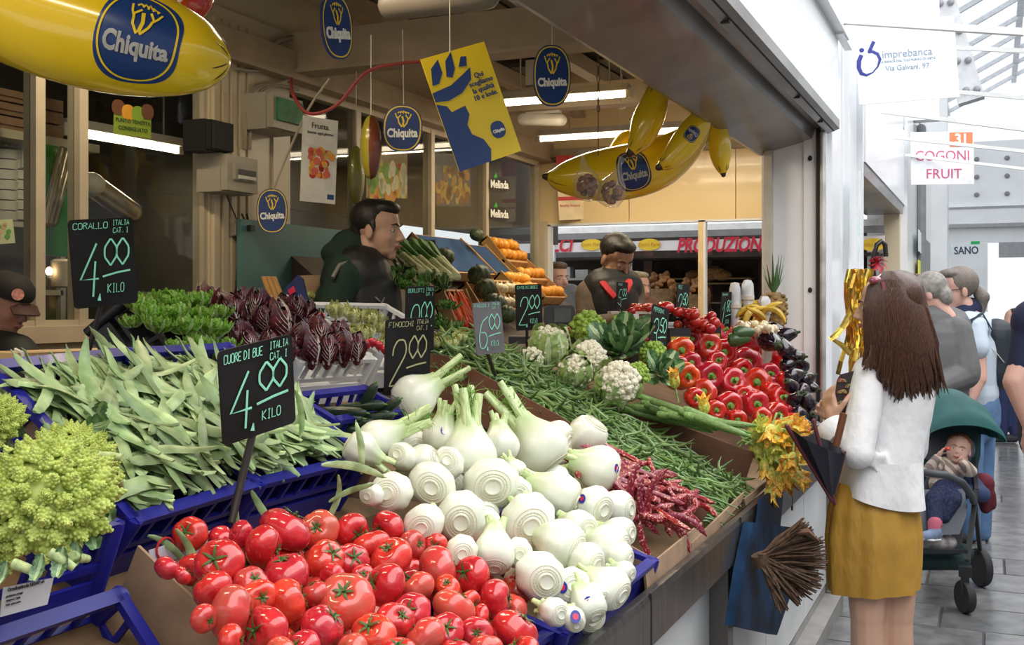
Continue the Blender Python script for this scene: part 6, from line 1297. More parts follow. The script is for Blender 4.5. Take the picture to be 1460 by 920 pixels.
# contents behind the left window
BOXC = M('box_brown', (.20, .11, .06), .7, .2, 6)
for i, (y0, y1, lb) in enumerate(((135, 153, 'brown flat carton, topmost of the stack behind the left window'), (154, 172, 'brown flat carton, middle of the stack behind the left window'), (173, 194, 'brown flat carton, bottom of the stack behind the left window'))):
    z0, z1 = P(20, y1, X=-3.2).z, P(20, y0, X=-3.2).z; o = thing('flat_carton', lb, 'carton', (-3.25, P(20, 150, X=-3.2).y, (z0 + z1) / 2)); obj('box', G().bb((-.16, -.22, (z0 - z1) / 2 + .002), (.12, .16, (z1 - z0) / 2 - .002)), BOXC, o, False); obj('flap', G().bb((.12, -.2, -.004), (.126, .05, .018)), BOXC, o, False)
t = thing('inner_shelf', 'pale shelf board behind the left window under the flat cartons', 'shelf', (-3.25, P(20, 200, X=-3.2).y, P(20, 200, X=-3.2).z)); obj('board', G().bb((-.2, -.3, -.015), (.16, .3, .015)), M('shelf_pale', (.4, .34, .24), .6), t, False); obj('bracket', G().bb((-.1, -.01, -.1), (.1, .01, -.015)), LAMPB, t, False)
CUP = M('cup_white', (.62, .56, .46), .45, .1, 8)
for x, lb in ((5, 'bagged stack of white cups behind the left window, left one'), (25, 'bagged stack of white cups behind the left window, right one')):
    o = thing('cup_stack', lb, 'cups', P(x, 262, X=-3.2)); g = G()
    for k in range(7): g.lathe([(.045, -.13 + .036 * k), (.05, -.10 + .036 * k), (.042, -.098 + .036 * k)], 14)
    obj('cups', g, CUP, o); obj('bag_knot', G().lathe([(.045, .13), (.02, .16), (.03, .2)], 10), CL, o)
GRN = M('green_sheet', (.02, .20, .03), .5); SIL = M('silver_tube', (.42, .36, .28), .3, .2, 6, metal=.7)
o = plain('green_board', 'bright green board leaning behind the left window', 'board', G().bb((-.01, -.03, -.2), (.01, .08, .2)), GRN, smooth=False); o.location = P(70, 285, X=-3.1)
for i in range(3):
    a, b = P(64 + 6 * i, 318, X=-3.05), P(88 + 7 * i, 214 + 4 * i, X=-3.05); o = plain('metal_tube', 'silver tube leaning behind the left window', 'tube', G().cap((0, 0, 0), .014, b - a, .014), SIL, 'silver tubes behind the window'); o.location = a
t = thing('metal_canister', 'silver rounded canister lying tilted behind the glass above the corallo board', 'canister', P(166, 290, X=-3.15)); obj('body', G().cap((-.02, -.08, .05), .045, (.0, .08, -.03), .045), SIL, t); obj('lid', G().cap((-.02, -.11, .065), .047, (-.02, -.10, .06), .047), LAMPB, t)
t, W, Hh = sheet('window_sticker', 'small pale green notice with a vegetable on the left window edge', 'sticker', ((-18, 314), (20, 313), (20, 346), (-18, 350)), 3.45, 3.52, M('leaf_pale', (.45, .5, .28), .5)); patches(t, W, Hh, 4, ((.5, .35, .2), (.1, .3, .06)), .2, .8, .2, .8, .14)
# lantern glow seen in the glass: a small lit bulb inside the back room
t = thing('small_bulb', 'tiny lit bulb beside a pale jar in the room behind the left window', 'lamp', P(70, 387, X=-3.6)); obj('bulb', G().ell((0, 0, 0), (.014, .014, .018), 10, 8), M('bulb_glow', (1, .8, .6), .4, emis=12, ecol=(1, .7, .4)), t); obj('socket', G().lathe([(.008, -.03), (.008, -.015)], 8), LAMPB, t)
plain('pale_jar', 'pale jar standing next to the tiny lit bulb behind the left window', 'jar', G().lathe([(.03, -.06), (.045, -.055), (.045, .05), (.03, .06), (.001, .06)], 14), M('jar_pale', (.4, .34, .25), .4)).location = P(88, 390, X=-3.6)
# ================================================================ FAR COUNTER ITEMS
t = thing('digital_scale', 'dark digital weighing scale with a screen, right of the 2.00 board', 'scale', P(798, 450, d=4.6))
x = Rt; 
def lb3(c, d_, mat, nm, par): # box in view aligned frame
    m = Matrix((Rt, Dp, Up)).transposed().to_4x4(); return obj(nm, G().box(c, d_, m), mat, par, False)
sm = M('scale_dark', (.045, .048, .055), .35, .1, 5)
g = G(); m = Matrix((Rt, Dp, Up)).transposed().to_4x4(); g.poly([(-.066, -.02), (-.056, -.045), (.056, -.045), (.066, -.02), (.062, .03), (.05, .042), (-.05, .042), (-.062, .03)], .05, m @ Matrix.Rotation(R(90), 4, 'X')); hd = obj('display_head', g, sm, t, False); hd.location = Dp * .05
lb3((.012, -.002, 0), (.07, .006, .056), M('screen_grey', (.10, .11, .11), .2), 'screen', t); lb3((0, .04, -.07), (.03, .03, .06), sm, 'neck', t); lb3((-.06, .05, -.10), (.30, .2, .03), sm, 'weighing_plate', t)
# cherry tomatoes, chilli and red fruit boxes across the back of the counter
chk = Kind('cherry_tomato', G().ell((0, 0, 0), (1, 1, .95), 12, 8).mesh('cherry', M('cherry_red', (.55, .01, .012), .18, .15, 4, coat=.5, rnd=.2)), [('calyx', star(5, .5, .9).mesh('c', CAL), None)])
random.seed(77)
for i in range(150):
    u = rr(0, 1); x = 795 + 150 * u; y = 463 + 22 * u + rr(-4, 10); chk.put(frame(P(x, y, d=4.95 - .35 * u + rr(-.12, .12)), jit(1)) @ sc_(rr(.013, .019)), 'small red tomato in the strip of punnets behind the cauliflowers', 'tomato', 'small tomatoes behind the cauliflowers')
RPK = Kind('red_apple', G().ell((0, 0, 0), (1, 1, .9), 14, 10).mesh('apple', M('apple_red', (.42, .012, .012), .25, .3, 4, coat=.4, rnd=.2)), [('stem', G().tube([(0, 0, .8), (.1, 0, 1.2)], .05, 5).mesh('s', M('dry_stem', (0, 0, 0))), None)])
for i in range(34): RPK.put(frame(P(rr(960, 1020), rr(445, 470), d=rr(4.9, 5.2)), jit(1)) @ sc_(rr(.022, .03)), 'small red fruit in the black boxes behind the peppers', 'fruit', 'red fruit behind the peppers')
for i in range(16): RPK.put(frame(P(rr(895, 930), rr(438, 446), d=rr(5.2, 5.4)), jit(1)) @ sc_(rr(.02, .026)), 'small red fruit on the raised tray before the seller in the red-collared vest', 'fruit', 'red fruit on the raised tray')
t = thing('big_red_tomato', 'large shiny red tomato decoration standing among the small boxes', 'decoration', P(949, 439, d=5.0)); obj('fruit', tom_mesh(40, M('tomato_glossy', (.5, .015, .012), .12, .1, 2, coat=.8)), None, t).scale = (.042, .042, .042); obj('stem', calyx[0], None, t).scale = (.04, .04, .04)
# tray stand and punnets, black boxes
t = thing('raised_tray', 'small grey raised tray with papers in front of the darker seller', 'tray', P(905, 455, d=5.3)); lb3((-.0, 0, .03), (.24, .2, .012), LAMPB, 'tray_top', t); lb3((-.08, 0, -.04), (.02, .18, .12), LAMPB, 'leg', t); lb3((.08, 0, -.04), (.02, .18, .12), LAMPB, 'leg', t); lb3((-.02, -.105, -.01), (.055, .004, .07), SW, 'paper_tag', t)
for i, (x, y, w_, h_, d, lb) in enumerate(((970, 480, 30, 24, 4.9, 'black fruit box with yellow edge, behind the orange pepper'), (1010, 475, 36, 20, 5.1, 'black fruit box with yellow edge, right of the other one'), (925, 475, 26, 18, 4.9, 'dark fruit box beside the 3.50 board'))):
    t = thing('fruit_box', lb, 'crate', P(x, y, d=d)); lb3((0, .12, 0), (w_ * d / F, .24, h_ * d / F), CBLK, 'body', t); lb3((0, -.003, -.01), (w_ * d / F * .9, .004, h_ * d / F * .25), M('edge_yellow', (.55, .38, .02), .5), 'yellow_band', t)
avk = Kind('avocado', G().lathe([(.001, -1), (.6, -.8), (.75, -.3), (.6, .3), (.4, .9), (.2, 1.15), (.001, 1.2)], 16).mesh('avocado', M('avocado_skin', (.03, .085, .02), .35, .3, 6, coat=.3)), [('stem', G().tube([(0, 0, 1.15), (0, 0, 1.25)], .08, 5).mesh('s', M('dry_stem', (0, 0, 0))), None)])
for x, y, lb in ((1058, 475, 'upper green avocado behind the pepper stack'), (1052, 484, 'lower green avocado behind the pepper stack')): avk.put(frame(P(x, y, d=4.75), facing(1, .1, .1)) @ sc_(.045), lb, 'avocado')
bk = Kind('banana', G().tube([(.25 * (u * u - .25) * 4, 0, u) for u in [i / 7 - .5 for i in range(8)]], [.02, .08, .1, .105, .105, .1, .07, .03], 7).mesh('banana', M('banana_skin', (.62, .42, .05), .45, .25, 5, rnd=.1)), [('tip', G().ell((0, 0, .5), (.03, .03, .03), 6, 4).mesh('t', TIP), None)])
for i in range(18): bk.put(frame(P(rr(1058, 1102), rr(440, 458), d=rr(5.5, 5.8)), facing(rr(-1, 1), rr(-.6, .3), rr(-.2, .4)), rdir()) @ sc_(.15), 'yellow banana in the pile behind the aubergines', 'banana', 'bananas behind the aubergines')
for i in range(30): onk.put(frame(P(rr(1048, 1110), rr(462, 480), d=rr(4.95, 5.3)), jit(1)) @ sc_(.02), 'small pale garlic or shallot behind the aubergines', 'shallot', 'shallots behind the aubergines')
# pineapple, bottle-like wrapped stands
t = thing('pineapple', 'pineapple with leafy crown against the jamb behind the bananas', 'pineapple', P(1103, 442, d=5.7))
g = G(); g.lathe([(.001, -.11), (.05, -.10), (.065, -.03), (.06, .05), (.035, .09), (.001, .09)], 16)
for k in range(50): a = k * 2.39996; z = -.09 + .0034 * k; rr_ = .064 * math.sqrt(max(.1, 1 - (z / .13) ** 2)); g.ell((rr_ * math.cos(a), rr_ * math.sin(a), z), (.012, .012, .011), 6, 4)
obj('fruit', g, M('pineapple_skin', (.22, .13, .035), .6, .3, 20), t)
for k in range(14): a = k * 2.4; L_ = .09 + .05 * (k % 3); obj('leaf', G().tube([(0, 0, .08), (.025 * math.cos(a), .025 * math.sin(a), .12), (.055 * math.cos(a), .055 * math.sin(a), .09 + L_)], [.008, .009, .001], 4, flat=.3), KG, t)
for x, y, h_, lb in ((1048, 415, 62, 'white upright foil wrapped stand behind the 1.80 board'), (1066, 408, 46, 'narrow white paper stand behind the bananas'), (1090, 430, 40, 'clear wrapped bunch left of the pineapple')):
    d = 5.6; hh = h_ * d / F; t = thing('wrapped_stand', lb, 'packaging', P(x, y + h_ * .3, d=d)); obj('wrap', G().lathe([(.02, -hh * .5), (.028, 0), (.03, hh * .35), (.02, hh * .48), (.001, hh * .5)], 10, Matrix.Identity(4), lambda a, z: 1 + .15 * math.cos(4 * a + z * 30)), M('wrap_white', (.62, .64, .66), .25, .1, 9, coat=.4), t); obj('band', G().lathe([(.033, -.02), (.034, .0)], 10), LAMPB, t)
# ================================================================ BAKERY ACROSS THE ALLEY
YB = 10.75
def bb3(px0, py0, px1, py1, Y, dep): a = P(px0, py1, Y=Y); b = P(px1, py0, Y=Y); return (a.x, Y, a.z), (b.x, Y + dep, b.z)
SGW = M('bakery_sign_white', (.86, .80, .80), .4, .02, 2)
g = G(); a, b = bb3(700, 312, 1262, 338, YB, .1); g.bb(a, (-.96, b[1], b[2])); struct('wall_bakery_upper', g, M('bakery_white', (.92, .92, .92), .5, emis=0))
t = thing('bakery_sign', 'long white bakery sign with red slanted capitals and yellow ovals', 'sign', P(950, 350, Y=YB - .05)); o_ = t.location
g = G(); a, b = bb3(700, 336, 1261, 362, YB - .04, .04); g.bb([a[i] - o_[i] for i in range(3)], [b[i] - o_[i] for i in range(3)]); obj('board', g, SGW, t, False)
g = G(); a, b = bb3(700, 331, 1261, 336, YB - .06, .08); g.bb([a[i] - o_[i] for i in range(3)], [b[i] - o_[i] for i in range(3)]); obj('top_rail', g, M('rail_grey', (.25, .24, .24), .5), t, False)
RED = M('bakery_red', (.62, .02, .05), .5)
def ytext(txt, px, py, hpx, sx, name='lettering', mat=RED, shear=.25, par=t, off=0):
    p = P(px, py, Y=YB - .05) - par.location; dd = (YB) / CS; k = hpx * dd / F * 1.38
    g = G(); g.merge(fmesh(txt, 1, .03, shear, sx, .001), Matrix.Translation(p + Vector((0, -.004, 0))) @ Matrix.Rotation(R(90), 4, 'X') @ sc_((k, k, 1))); return obj(name, g, mat, par, False)
ytext('PRODUZIONE', 1029, 350, 19, .72); ytext('DOLCI', 785, 351, 19, .80)
for px in (844, 926, 1245):
    p = P(px, 349, Y=YB - .05) - t.location; g = G(); g.poly(sup(.115, .058, 28, 2), .003, Matrix.Translation(p + Vector((0, -.006, 0))) @ Matrix.Rotation(R(90), 4, 'X')); ov = obj('yellow_oval', g, M('oval_yellow', (.82, .55, .03), .5), t, False)
    g = G(); g.merge(fmesh('Dolci Pane', .05, 0, 0, 1, .001), Matrix.Translation(p + Vector((0, -.010, 0))) @ Matrix.Rotation(R(90), 4, 'X')); obj('oval_lettering', g, M('oval_ink', (.6, .25, .02), .5), ov, False)
BW = M('bakery_brown', (.10, .045, .025), .6, .3, 5); g = G(); g.bb((-5.2, YB + .9, .5), (-.96, YB + .95, 2.0)); g.bb((-5.2, YB, 2.0), (-.96, YB + .95, 2.02)); g.bb((-5.2, YB + .9, 2.0), (-.96, YB + .95, 2.35)); struct('wall_bakery', g, M('bakery_back', (.045, .03, .022), .8, .4, 3))
t = thing('bakery_shelf', 'dark wooden bakery shelving with bread, seen across the alley', 'shelf', P(950, 420, Y=YB + .7)); o_ = t.location
for px in (925, 1000, 1090, 1010): 
    p = P(px, 400, Y=YB + .7) - o_; obj('upright', G().box((p.x, 0, 0), (.09, .06, 1.2)), BW, t, False)
for py in (398, 405, 432): p = P(950, py, Y=YB + .6) - o_; obj('shelf_board', G().box((.1, 0, p.z), (1.6, .3, .015)), M('bakery_shelf', (.30, .18, .07), .5), t, False)
BR = M('bread_brown', (.34, .16, .05), .7, .3, 6, rnd=.15); brk = Kind('bread_loaf', G().ell((0, 0, 0), (1, .7, .55), 14, 8).mesh('loaf', BR), [('crust_slash', G().tube([(-.4, 0, .5), (0, .1, .56), (.4, 0, .5)], .05, 5).mesh('sl', PINE), None)])
for x, y, s_ in ((1020, 388, .10), (1030, 393, .10), (988, 392, .08), (1010, 395, .09)): brk.put(frame(P(x, y, Y=YB + .6), Up, Rt) @ sc_(s_), 'round bread loaf on the bakery shelf across the alley', 'bread', 'loaves on the bakery shelf')
bsk = G()
for k in range(60): p = rdir(); p = Vector((p.x * .14, p.y * .1, abs(p.z) * .13)); bsk.cap(p, .022, p + rdir() * .05, .022, 8)
wick = M('wicker', (.25, .14, .06), .7, .3, 30)
for i, (x, y) in enumerate(((944, 412), (990, 420))):
    o = thing('bread_basket', ('left basket heaped with small rolls behind the blonde customer', 'right basket of rolls beside the window post')[i], 'basket', P(x, y, Y=YB + .15)); st = obj('rolls', bsk, BR, o); st['kind'] = 'stuff'; obj('wicker_rim', G().lathe([(.16, -.02), (.17, 0), (.13, -.16), (.10, -.17)], 18), wick, o)
# pastry case, fridge, lit panels low across the alley
g = G(); g.bb((-3.9, YB - .5, .4), (-.96, YB - .2, 1.12)); struct('trim_50', g, M('counter_far', (.5, .56, .6), .4, .1, 3))
t = thing('display_case', 'pale display case front with bluish glass across the alley, low behind the boxes', 'display case', (-2.0, YB - .55, 1.25)); obj('glass_front', G().bb((-1.2, 0, -.14), (1.0, .02, .10)), M('case_glass', (.55, .66, .74), .15, .3, 3), t, False); obj('top_edge', G().bb((-1.25, -.02, .10), (1.02, .25, .125)), LAMPB, t, False)
t = thing('steel_hood', 'grey steel kitchen shelf with white tubs behind the darker seller', 'shelf', P(820, 385, Y=YB + .5)); obj('shelf_board', G().bb((-.4, -.1, -.11), (.35, .2, -.09)), LAMPB, t, False); obj('hood', G().bb((-.45, -.05, .12), (.35, .2, .26)), M('hood_grey', (.2, .2, .2), .4), t, False)
for k, x in enumerate((-.18, .02)): obj('tub', G().bb((x, -.05, -.09), (x + .14, .08, .03 - .03 * k)), SW, t, False)
g = G(); a, b = bb3(868, 338, 897, 475, YB - .08, .1); g.bb(a, b); a, b = bb3(786, 338, 790, 475, YB - .08, .05); g.bb(a, b); struct('trim_51', g, WHITE)
# ================================================================ PEOPLE
def skinmat(n, col): return M(n, col, .5, .06, 9, sss=.08, rnd=0)
def blob(name, g, mat, parent, voxel=.008, smooth=4, link=True):
    me = g.mesh(name, mat); o = bpy.data.objects.new(name, me); C.objects.link(o)
    md = o.modifiers.new('r', 'REMESH'); md.mode = 'VOXEL'; md.voxel_size = voxel; md.use_smooth_shade = True
    if smooth: s_ = o.modifiers.new('s', 'SMOOTH'); s_.iterations = smooth; s_.factor = .5
    dg = bpy.context.evaluated_depsgraph_get(); me2 = bpy.data.meshes.new_from_object(o.evaluated_get(dg)); me2.name = name
    me2.materials.clear(); me2.materials.append(mat); me2.polygons.foreach_set('use_smooth', [True] * len(me2.polygons))
    bpy.data.objects.remove(o); bpy.data.meshes.remove(me)
    o = bpy.data.objects.new(name, me2); C.objects.link(o); o.parent = parent; return o
def headm(c, fwd, up, h):
    f = Vector(fwd).normalized(); u = Vector(up); u = (u - f * u.dot(f)).normalized(); r_ = f.cross(u); m = Matrix((r_, f, u)).transposed().to_4x4(); m.translation = c; return m @ sc_(h)
def head_prims(g, m, nose=1, jaw=1):
    e = lambda c, r_: g.ell(c, r_, 16, 12, m)
    e((0, -.06, .14), (.33, .40, .36)); e((0, .08, -.08), (.27, .28, .36)); e((0, .12, -.31), (.20 * jaw, .20, .15)); e((0, .235, -.41), (.09 * jaw, .08, .075))
    e((0, .285, .085), (.19, .07, .045))
    for s_ in (-1, 1): e((.14 * s_, .22, -.12), (.09, .09, .09)); e((.335 * s_, -.03, -.05), (.03, .075, .12)); e((.045 * s_, .385, -.15), (.035, .04, .03))
    g.cap(m @ Vector((0, .33, .05)), .034 * m.to_scale().x, m @ Vector((0, .43 * (.97 + .03 * nose), -.12)), .046 * m.to_scale().x)
    e((0, .325, -.235), (.085, .045, .022)); e((0, .315, -.275), (.075, .045, .024))
    g.cap(m @ Vector((0, -.10, -.25)), .20 * m.to_scale().x, m @ Vector((0, -.20, -.75)), .215 * m.to_scale().x)
def face_parts(par, m, skin, iris=(.10, .06, .03), brow=(.05, .03, .02), lip=(.45, .16, .14), lidk=1, loc0=Vector((0, 0, 0))):
    mm = Matrix.Translation(-loc0) @ m; k = m.to_scale().x
    EW = M('eye_white', (.75, .74, .72), .2); IR = M('iris_%d' % int(iris[0] * 99), iris, .15); BRW = M('brow_%d' % int(brow[0] * 99), brow, .8); LP_ = M('lip_%d' % int(lip[0] * 99), lip, .4); LID = skin
    for s_ in (-1, 1):
        o = obj('eye', G().ell((.125 * s_, .285, 0), (.058, .05, .036), 14, 9, mm), EW, par); obj('iris', G().ell((.13 * s_, .322, 0), (.024, .014, .026), 10, 6, mm), IR, o)
        g = G(); g.tube([mm @ Vector((.125 * s_ + .07 * math.cos(a), .315 - .02 * abs(math.cos(a)), .034 * math.sin(a))) for a in (0, .6, 1.2, 1.9, 2.5, 3.14)], .012 * k, 6); obj('eyelid', g, LID, o)
        g = G(); g.tube([mm @ Vector((s_ * x, y, z)) for x, y, z in ((.04, .365, .085), (.12, .36, .115), (.21, .30, .09))], [.015 * k, .02 * k, .008 * k], 6, flat=.7); obj('eyebrow', g, BRW, par)
    g = G(); g.tube([mm @ Vector(p) for p in ((-.085, .345, -.25), (-.03, .385, -.238), (0, .382, -.243), (.03, .385, -.238), (.085, .345, -.25))], [.006 * k, .018 * k, .016 * k, .018 * k, .006 * k], 6); g.tube([mm @ Vector(p) for p in ((-.08, .345, -.256), (0, .378, -.28), (.08, .345, -.256))], [.006 * k, .022 * k, .006 * k], 6); obj('lips', g, LP_, par)
def hand(g, wrist, dr, pn, size=.18, curl=.5, spread=.15, thumb=1):
    """dr: direction of fingers, pn: palm normal, size wrist to fingertip"""
    d = Vector(dr).normalized(); n = Vector(pn); n = (n - d * n.dot(d)).normalized(); s_ = d.cross(n); k = size
    g.cap(wrist, .14 * k, wrist + d * .2 * k, .16 * k)
    for j in (-1, -.33, .33, 1): g.cap(wrist + d * .12 * k + s_ * j * .10 * k, .09 * k, wrist + d * .48 * k + s_ * j * .17 * k, .075 * k, 8)
    for i, L_ in enumerate((.42, .50, .46, .36)):
        j = (i - 1.5) / 1.5; p = wrist + d * .50 * k + s_ * j * .18 * k; a = .1
        for q in range(3):
            a += curl * (.5 if q == 0 else .8); dd = d * math.cos(a) + n * math.sin(a) + s_ * j * spread; dd.normalize(); e = p + dd * L_ * k * (.42, .32, .26)[q]
            g.cap(p, k * (.052 - .004 * q), e, k * (.048 - .005 * q), 8); p = e
    p = wrist + d * .15 * k + s_ * thumb * .18 * k
    for q, (L_, r_) in enumerate(((.26, .07), (.22, .058), (.16, .05))):
        dd = (d * (.6 + .15 * q) + s_ * thumb * (.75 - .45 * q) + n * (.3 + .25 * q * curl * 2)).normalized(); e = p + dd * L_ * k; g.cap(p, r_ * k, e, r_ * .9 * k, 8); p = e
def person(label, px, d, z=0, group=None):
    b = P(px, 433, d=d); return thing('person', label, 'person', (b.x, b.y, z), None, group)
class J:      # pixel + depth to the person's local frame
    def __init__(s, t, d): s.o = t.matrix_basis.translation.copy(); s.d = d
    def __call__(s, x, y, dd=0): return P(x, y, d=s.d + dd) - s.o
def hairstrands(g, pts, n, r_, spread, seed=1):
    rs = random.Random(seed)
    for k in range(n):
        o = Vector((rs.gauss(0, 1), rs.gauss(0, 1), rs.gauss(0, .3))) * spread; g.tube([Vector(p) + o * (.5 + .5 * i / len(pts)) + Vector((rs.gauss(0, 1), rs.gauss(0, 1), 0)) * spread * .2 for i, p in enumerate(pts)], [r_] * (len(pts) - 1) + [r_ * .2], 5)
SK1 = skinmat('skin_light', (.60, .36, .26)); SK2 = skinmat('skin_tan', (.36, .20, .13)); SK3 = skinmat('skin_pink', (.62, .36, .29)); SKL = skinmat('skin_leg', (.48, .33, .27))
# ---------------- shopper in white shirt and ochre skirt
t = person('woman with long brown hair, white shirt and ochre skirt, seen from behind at the counter', 1255, 3.76); j = J(t, 3.76)
m = headm(j(1262, 438, 0), -Rt * .93 + Dp * .35 - Up * .05, Up, .225)
g = G(); head_prims(g, m)
g.cap(j(1268, 480, .02), .052, j(1270, 515, .03), .056)
for s_, kx in ((0, 1233), (1, 1273)):
    dd = .0 + .03 * s_; g.cap(j(kx + 4, 760, dd), .085, j(kx + 4, 880, dd), .058); g.cap(j(kx + 4, 880, dd), .056, j(kx + 5, 960, dd + .01), .058); g.cap(j(kx + 5, 960, dd + .01), .058, j(kx + 4, 1075, dd), .038); g.cap(j(kx + 4, 1075, dd), .037, Vector((j(kx + 4, 1075, dd).x, j(kx + 4, 1075, dd).y, .06)), .04)
    f_ = Vector((j(kx + 4, 1075, dd).x, j(kx + 4, 1075, dd).y, .045)); g.cap(f_, .036, f_ + (-Rt * .5 + Dp * .87).normalized() * .14 - Up * .012, .026)
# arms (skin only forearm and hand shows)
el = j(1222, 645, -.10); wr = j(1189, 601, -.02)
g.cap(j(1236, 540, -.02), .045, el, .04); g.cap(el, .038, wr, .027)
hand(g, wr, -Rt * .12 + Up * 1.0 + Dp * .3, Rt * .9 + Dp * .3, .165, .75, .05, -1)
el2 = j(1300, 640, .20); wr2 = j(1205, 600, .28); g.cap(j(1305, 545, .10), .045, el2, .04); g.cap(el2, .036, wr2, .027); hand(g, wr2, -Rt * .8 + Up * .5, -Dp, .16, .7, .05, 1)
body = blob('body', g, SKL if False else SK1, t, .0055, 4)
face_parts(t, m, SK1, lip=(.50, .17, .15))
# shirt
SHW = M('shirt_white', (.80, .80, .82), .7, .02, 6, bump=1.0, bscale=9, stretch=(1, 1, .6))
g = G()
secs = [(1268, 496, 18, .045), (1270, 505, 30, .06), (1273, 515, 46, .085), (1277, 530, 53, .10), (1280, 560, 53, .115), (1277, 600, 48, .11), (1270, 635, 47, .11), (1262, 660, 51, .118), (1256, 690, 56, .125)]
ns = 36; v = []
for (cx_, y_, hw_, dp_) in secs:
    c_ = j(cx_, y_, .03)
    for k in range(ns):
        a_ = 2 * math.pi * k / ns; w_ = 1 + .012 * math.sin(3 * a_ + y_ * .11) + .010 * math.sin(5 * a_ - y_ * .07); v.append(c_ + Rt * (hw_ * 3.76 / F * math.cos(a_) * w_) + Dp * (dp_ * math.sin(a_) * w_) + Up * .004 * math.sin(4 * a_))
g.add(v, [(i * ns + k, i * ns + (k + 1) % ns, (i + 1) * ns + (k + 1) % ns, (i + 1) * ns + k) for i in range(len(secs) - 1) for k in range(ns)] + [tuple(range(ns))[::-1], tuple((len(secs) - 1) * ns + k for k in range(ns))])
g.cap(j(1240, 532, -.02), .060, el, .055); g.cap(el, .057, j(1198, 614, -.03), .045); g.cap(j(1305, 540, .09), .06, el2, .056); g.cap(el2, .055, j(1225, 610, .26), .045)
g.cap(j(1265, 498, .02), .06, j(1262, 515, .02), .08)
for k in range(7): g.cap(j(1210 + 8 * k, 640 + 3 * k - abs(k - 3) * 3, -.09), .012, j(1238 + 6 * k, 660 + 6 * k, -.11 + .01 * k), .006)
blob('shirt', g, SHW, t, .008, 5)
# flared shirt tail: curved hem, longer at back
g = G(); cx = j(1250, 690, .03)
def tail(u, v, o=0):
    a = 2 * math.pi * u; rx, ry = .136 + .014 * v, .128 + .012 * v; c_ = math.cos(a); s2 = math.sin(a)
    top = j(1249, 655, .03).z; drop = .085 + .035 * (1 - abs(c_ + .2)) + .03 * c_ * 0 + .055 * max(0, c_) 
    return Vector((cx.x, cx.y, 0)) + Rt * ((rx + .012 * math.sin(5 * a) * v + o) * c_ + .014) + Dp * ((ry + .012 * math.sin(5 * a) * v + o) * s2) + Up * (top - v * (.142 + .024 * c_ + .008 * math.sin(3 * a)))
g.grid(lambda u, v: tail(u, v), 48, 8); g.grid(lambda u, v: tail(1 - u, v, -.004), 48, 8); obj('shirt_tail', g, SHW, t)
g = G(); 
cf = j(1193, 612, -.03); dr = (j(1196, 612, -.03) - j(1178, 634, -.03))
g.lathe([(.040, -.025), (.050, -.03), (.056, .03), (.050, .034), (.046, .0)], 16, frame(j(1190, 617, -.03), (wr - el), Dp)); obj('cuff', g, SHW, t)
# skirt
SKR = M('skirt_ochre', (.46, .25, .035), .6, .09, 5, bump=.8, bscale=14, stretch=(1, 1, .4))
g = G(); sc0 = j(1245, 700, .03)
def skirt(u, v, o=0):
    a = 2 * math.pi * u; hw = [.125, .150, .160, .158, .152]; q = v * 4; i = min(3, int(q)); f_ = q - i; w_ = hw[i] * (1 - f_) + hw[i + 1] * f_ + o
    zt, zb_ = j(1245, 690, 0).z, j(1245, 843, 0).z; fold = .007 * math.sin(7 * a + 2) * v + .004 * math.sin(13 * a)
    return Vector((sc0.x, sc0.y, 0)) + Rt * ((w_ + fold) * math.cos(a)) + Dp * ((w_ * .82 + fold) * math.sin(a)) + Up * (zt + (zb_ - zt) * v + .008 * math.cos(a) * v)
g.grid(lambda u, v: skirt(u, v), 64, 24); g.grid(lambda u, v: skirt(1 - u, v, -.004), 64, 24); obj('skirt', g, SKR, t)
# long hair
HB = M('hair_brown', (.045, .016, .009), .40, .55, 50, bump=.5, stretch=(9, 9, .5), bscale=60, coat=.15, col2=(.075, .028, .014))
g = G(); ms = .225
g.ell((0, -.13, .15), (.385, .42, .39), 20, 14, m)
g.cap(j(1282, 420, .02), .085, j(1286, 480, .02), .105); g.cap(j(1286, 480, .02), .105, j(1292, 530, .02), .075); g.cap(j(1262, 470, -.03), .05, j(1262, 510, -.05), .045); g.cap(j(1308, 500, .03), .055, j(1318, 545, .02), .04); g.cap(j(1300, 530, -.01), .05, j(1305, 570, -.02), .022)
hr = blob('hair', g, HB, t, .009, 6)
g = G(); rs = random.Random(4)
for k in range(340):
    a = rs.uniform(-1, 1.12); f_ = rs.uniform(0, 1)
    x0 = 1272 + 26 * a; r_ = -.105 + .05 * f_
    top = m @ Vector((rs.uniform(-.34, .34) , rs.uniform(-.5, .15), rs.uniform(.2, .5))); xe = 1286 + 44 * a + 7 * rs.gauss(0, 1); ye_2 = 546 + 22 * rs.random() - 34 * max(0, -a) - 6 * max(0, a)
    dz = -.10 * math.sqrt(max(.05, 1 - (a * .95) ** 2)); P1 = j(1274 + 42 * a, 440, dz - .012); P2 = j(1282 + 49 * a, 490, dz - .025); P3 = j(xe, ye_2 - 10, dz * .9 - .01); P4 = j(xe + rs.gauss(0, 4), ye_2 + 8, dz * .8)
    top = j(1266 + 24 * a * rs.random(), 389 + 14 * a * a, dz * .55)
    g.tube([j(1266 + 8 * a, 388, -.02 + .3 * dz), j(1268 + 30 * a, 400 + 10 * a * a, dz * .85 - .012), P1, P2, P3, P4], [.004, .006, .007, .006, .005, .001], 5)
for k in range(34):
    a = rs.uniform(0, 1); g.tube([j(1247 - 4 * a, 402 + 6 * a, -.06), j(1243 + 10 * a, 440, -.085), j(1245 + 8 * a, 480, -.09), j(1240 + 14 * a, 505 + 12 * rs.random(), -.09), j(1228 + 20 * a, 520 + 10 * rs.random(), -.09)], [.004, .006, .006, .005, .001], 5)
obj('hair_strand', g, HB, hr)
g = G()   # sunglasses on the head
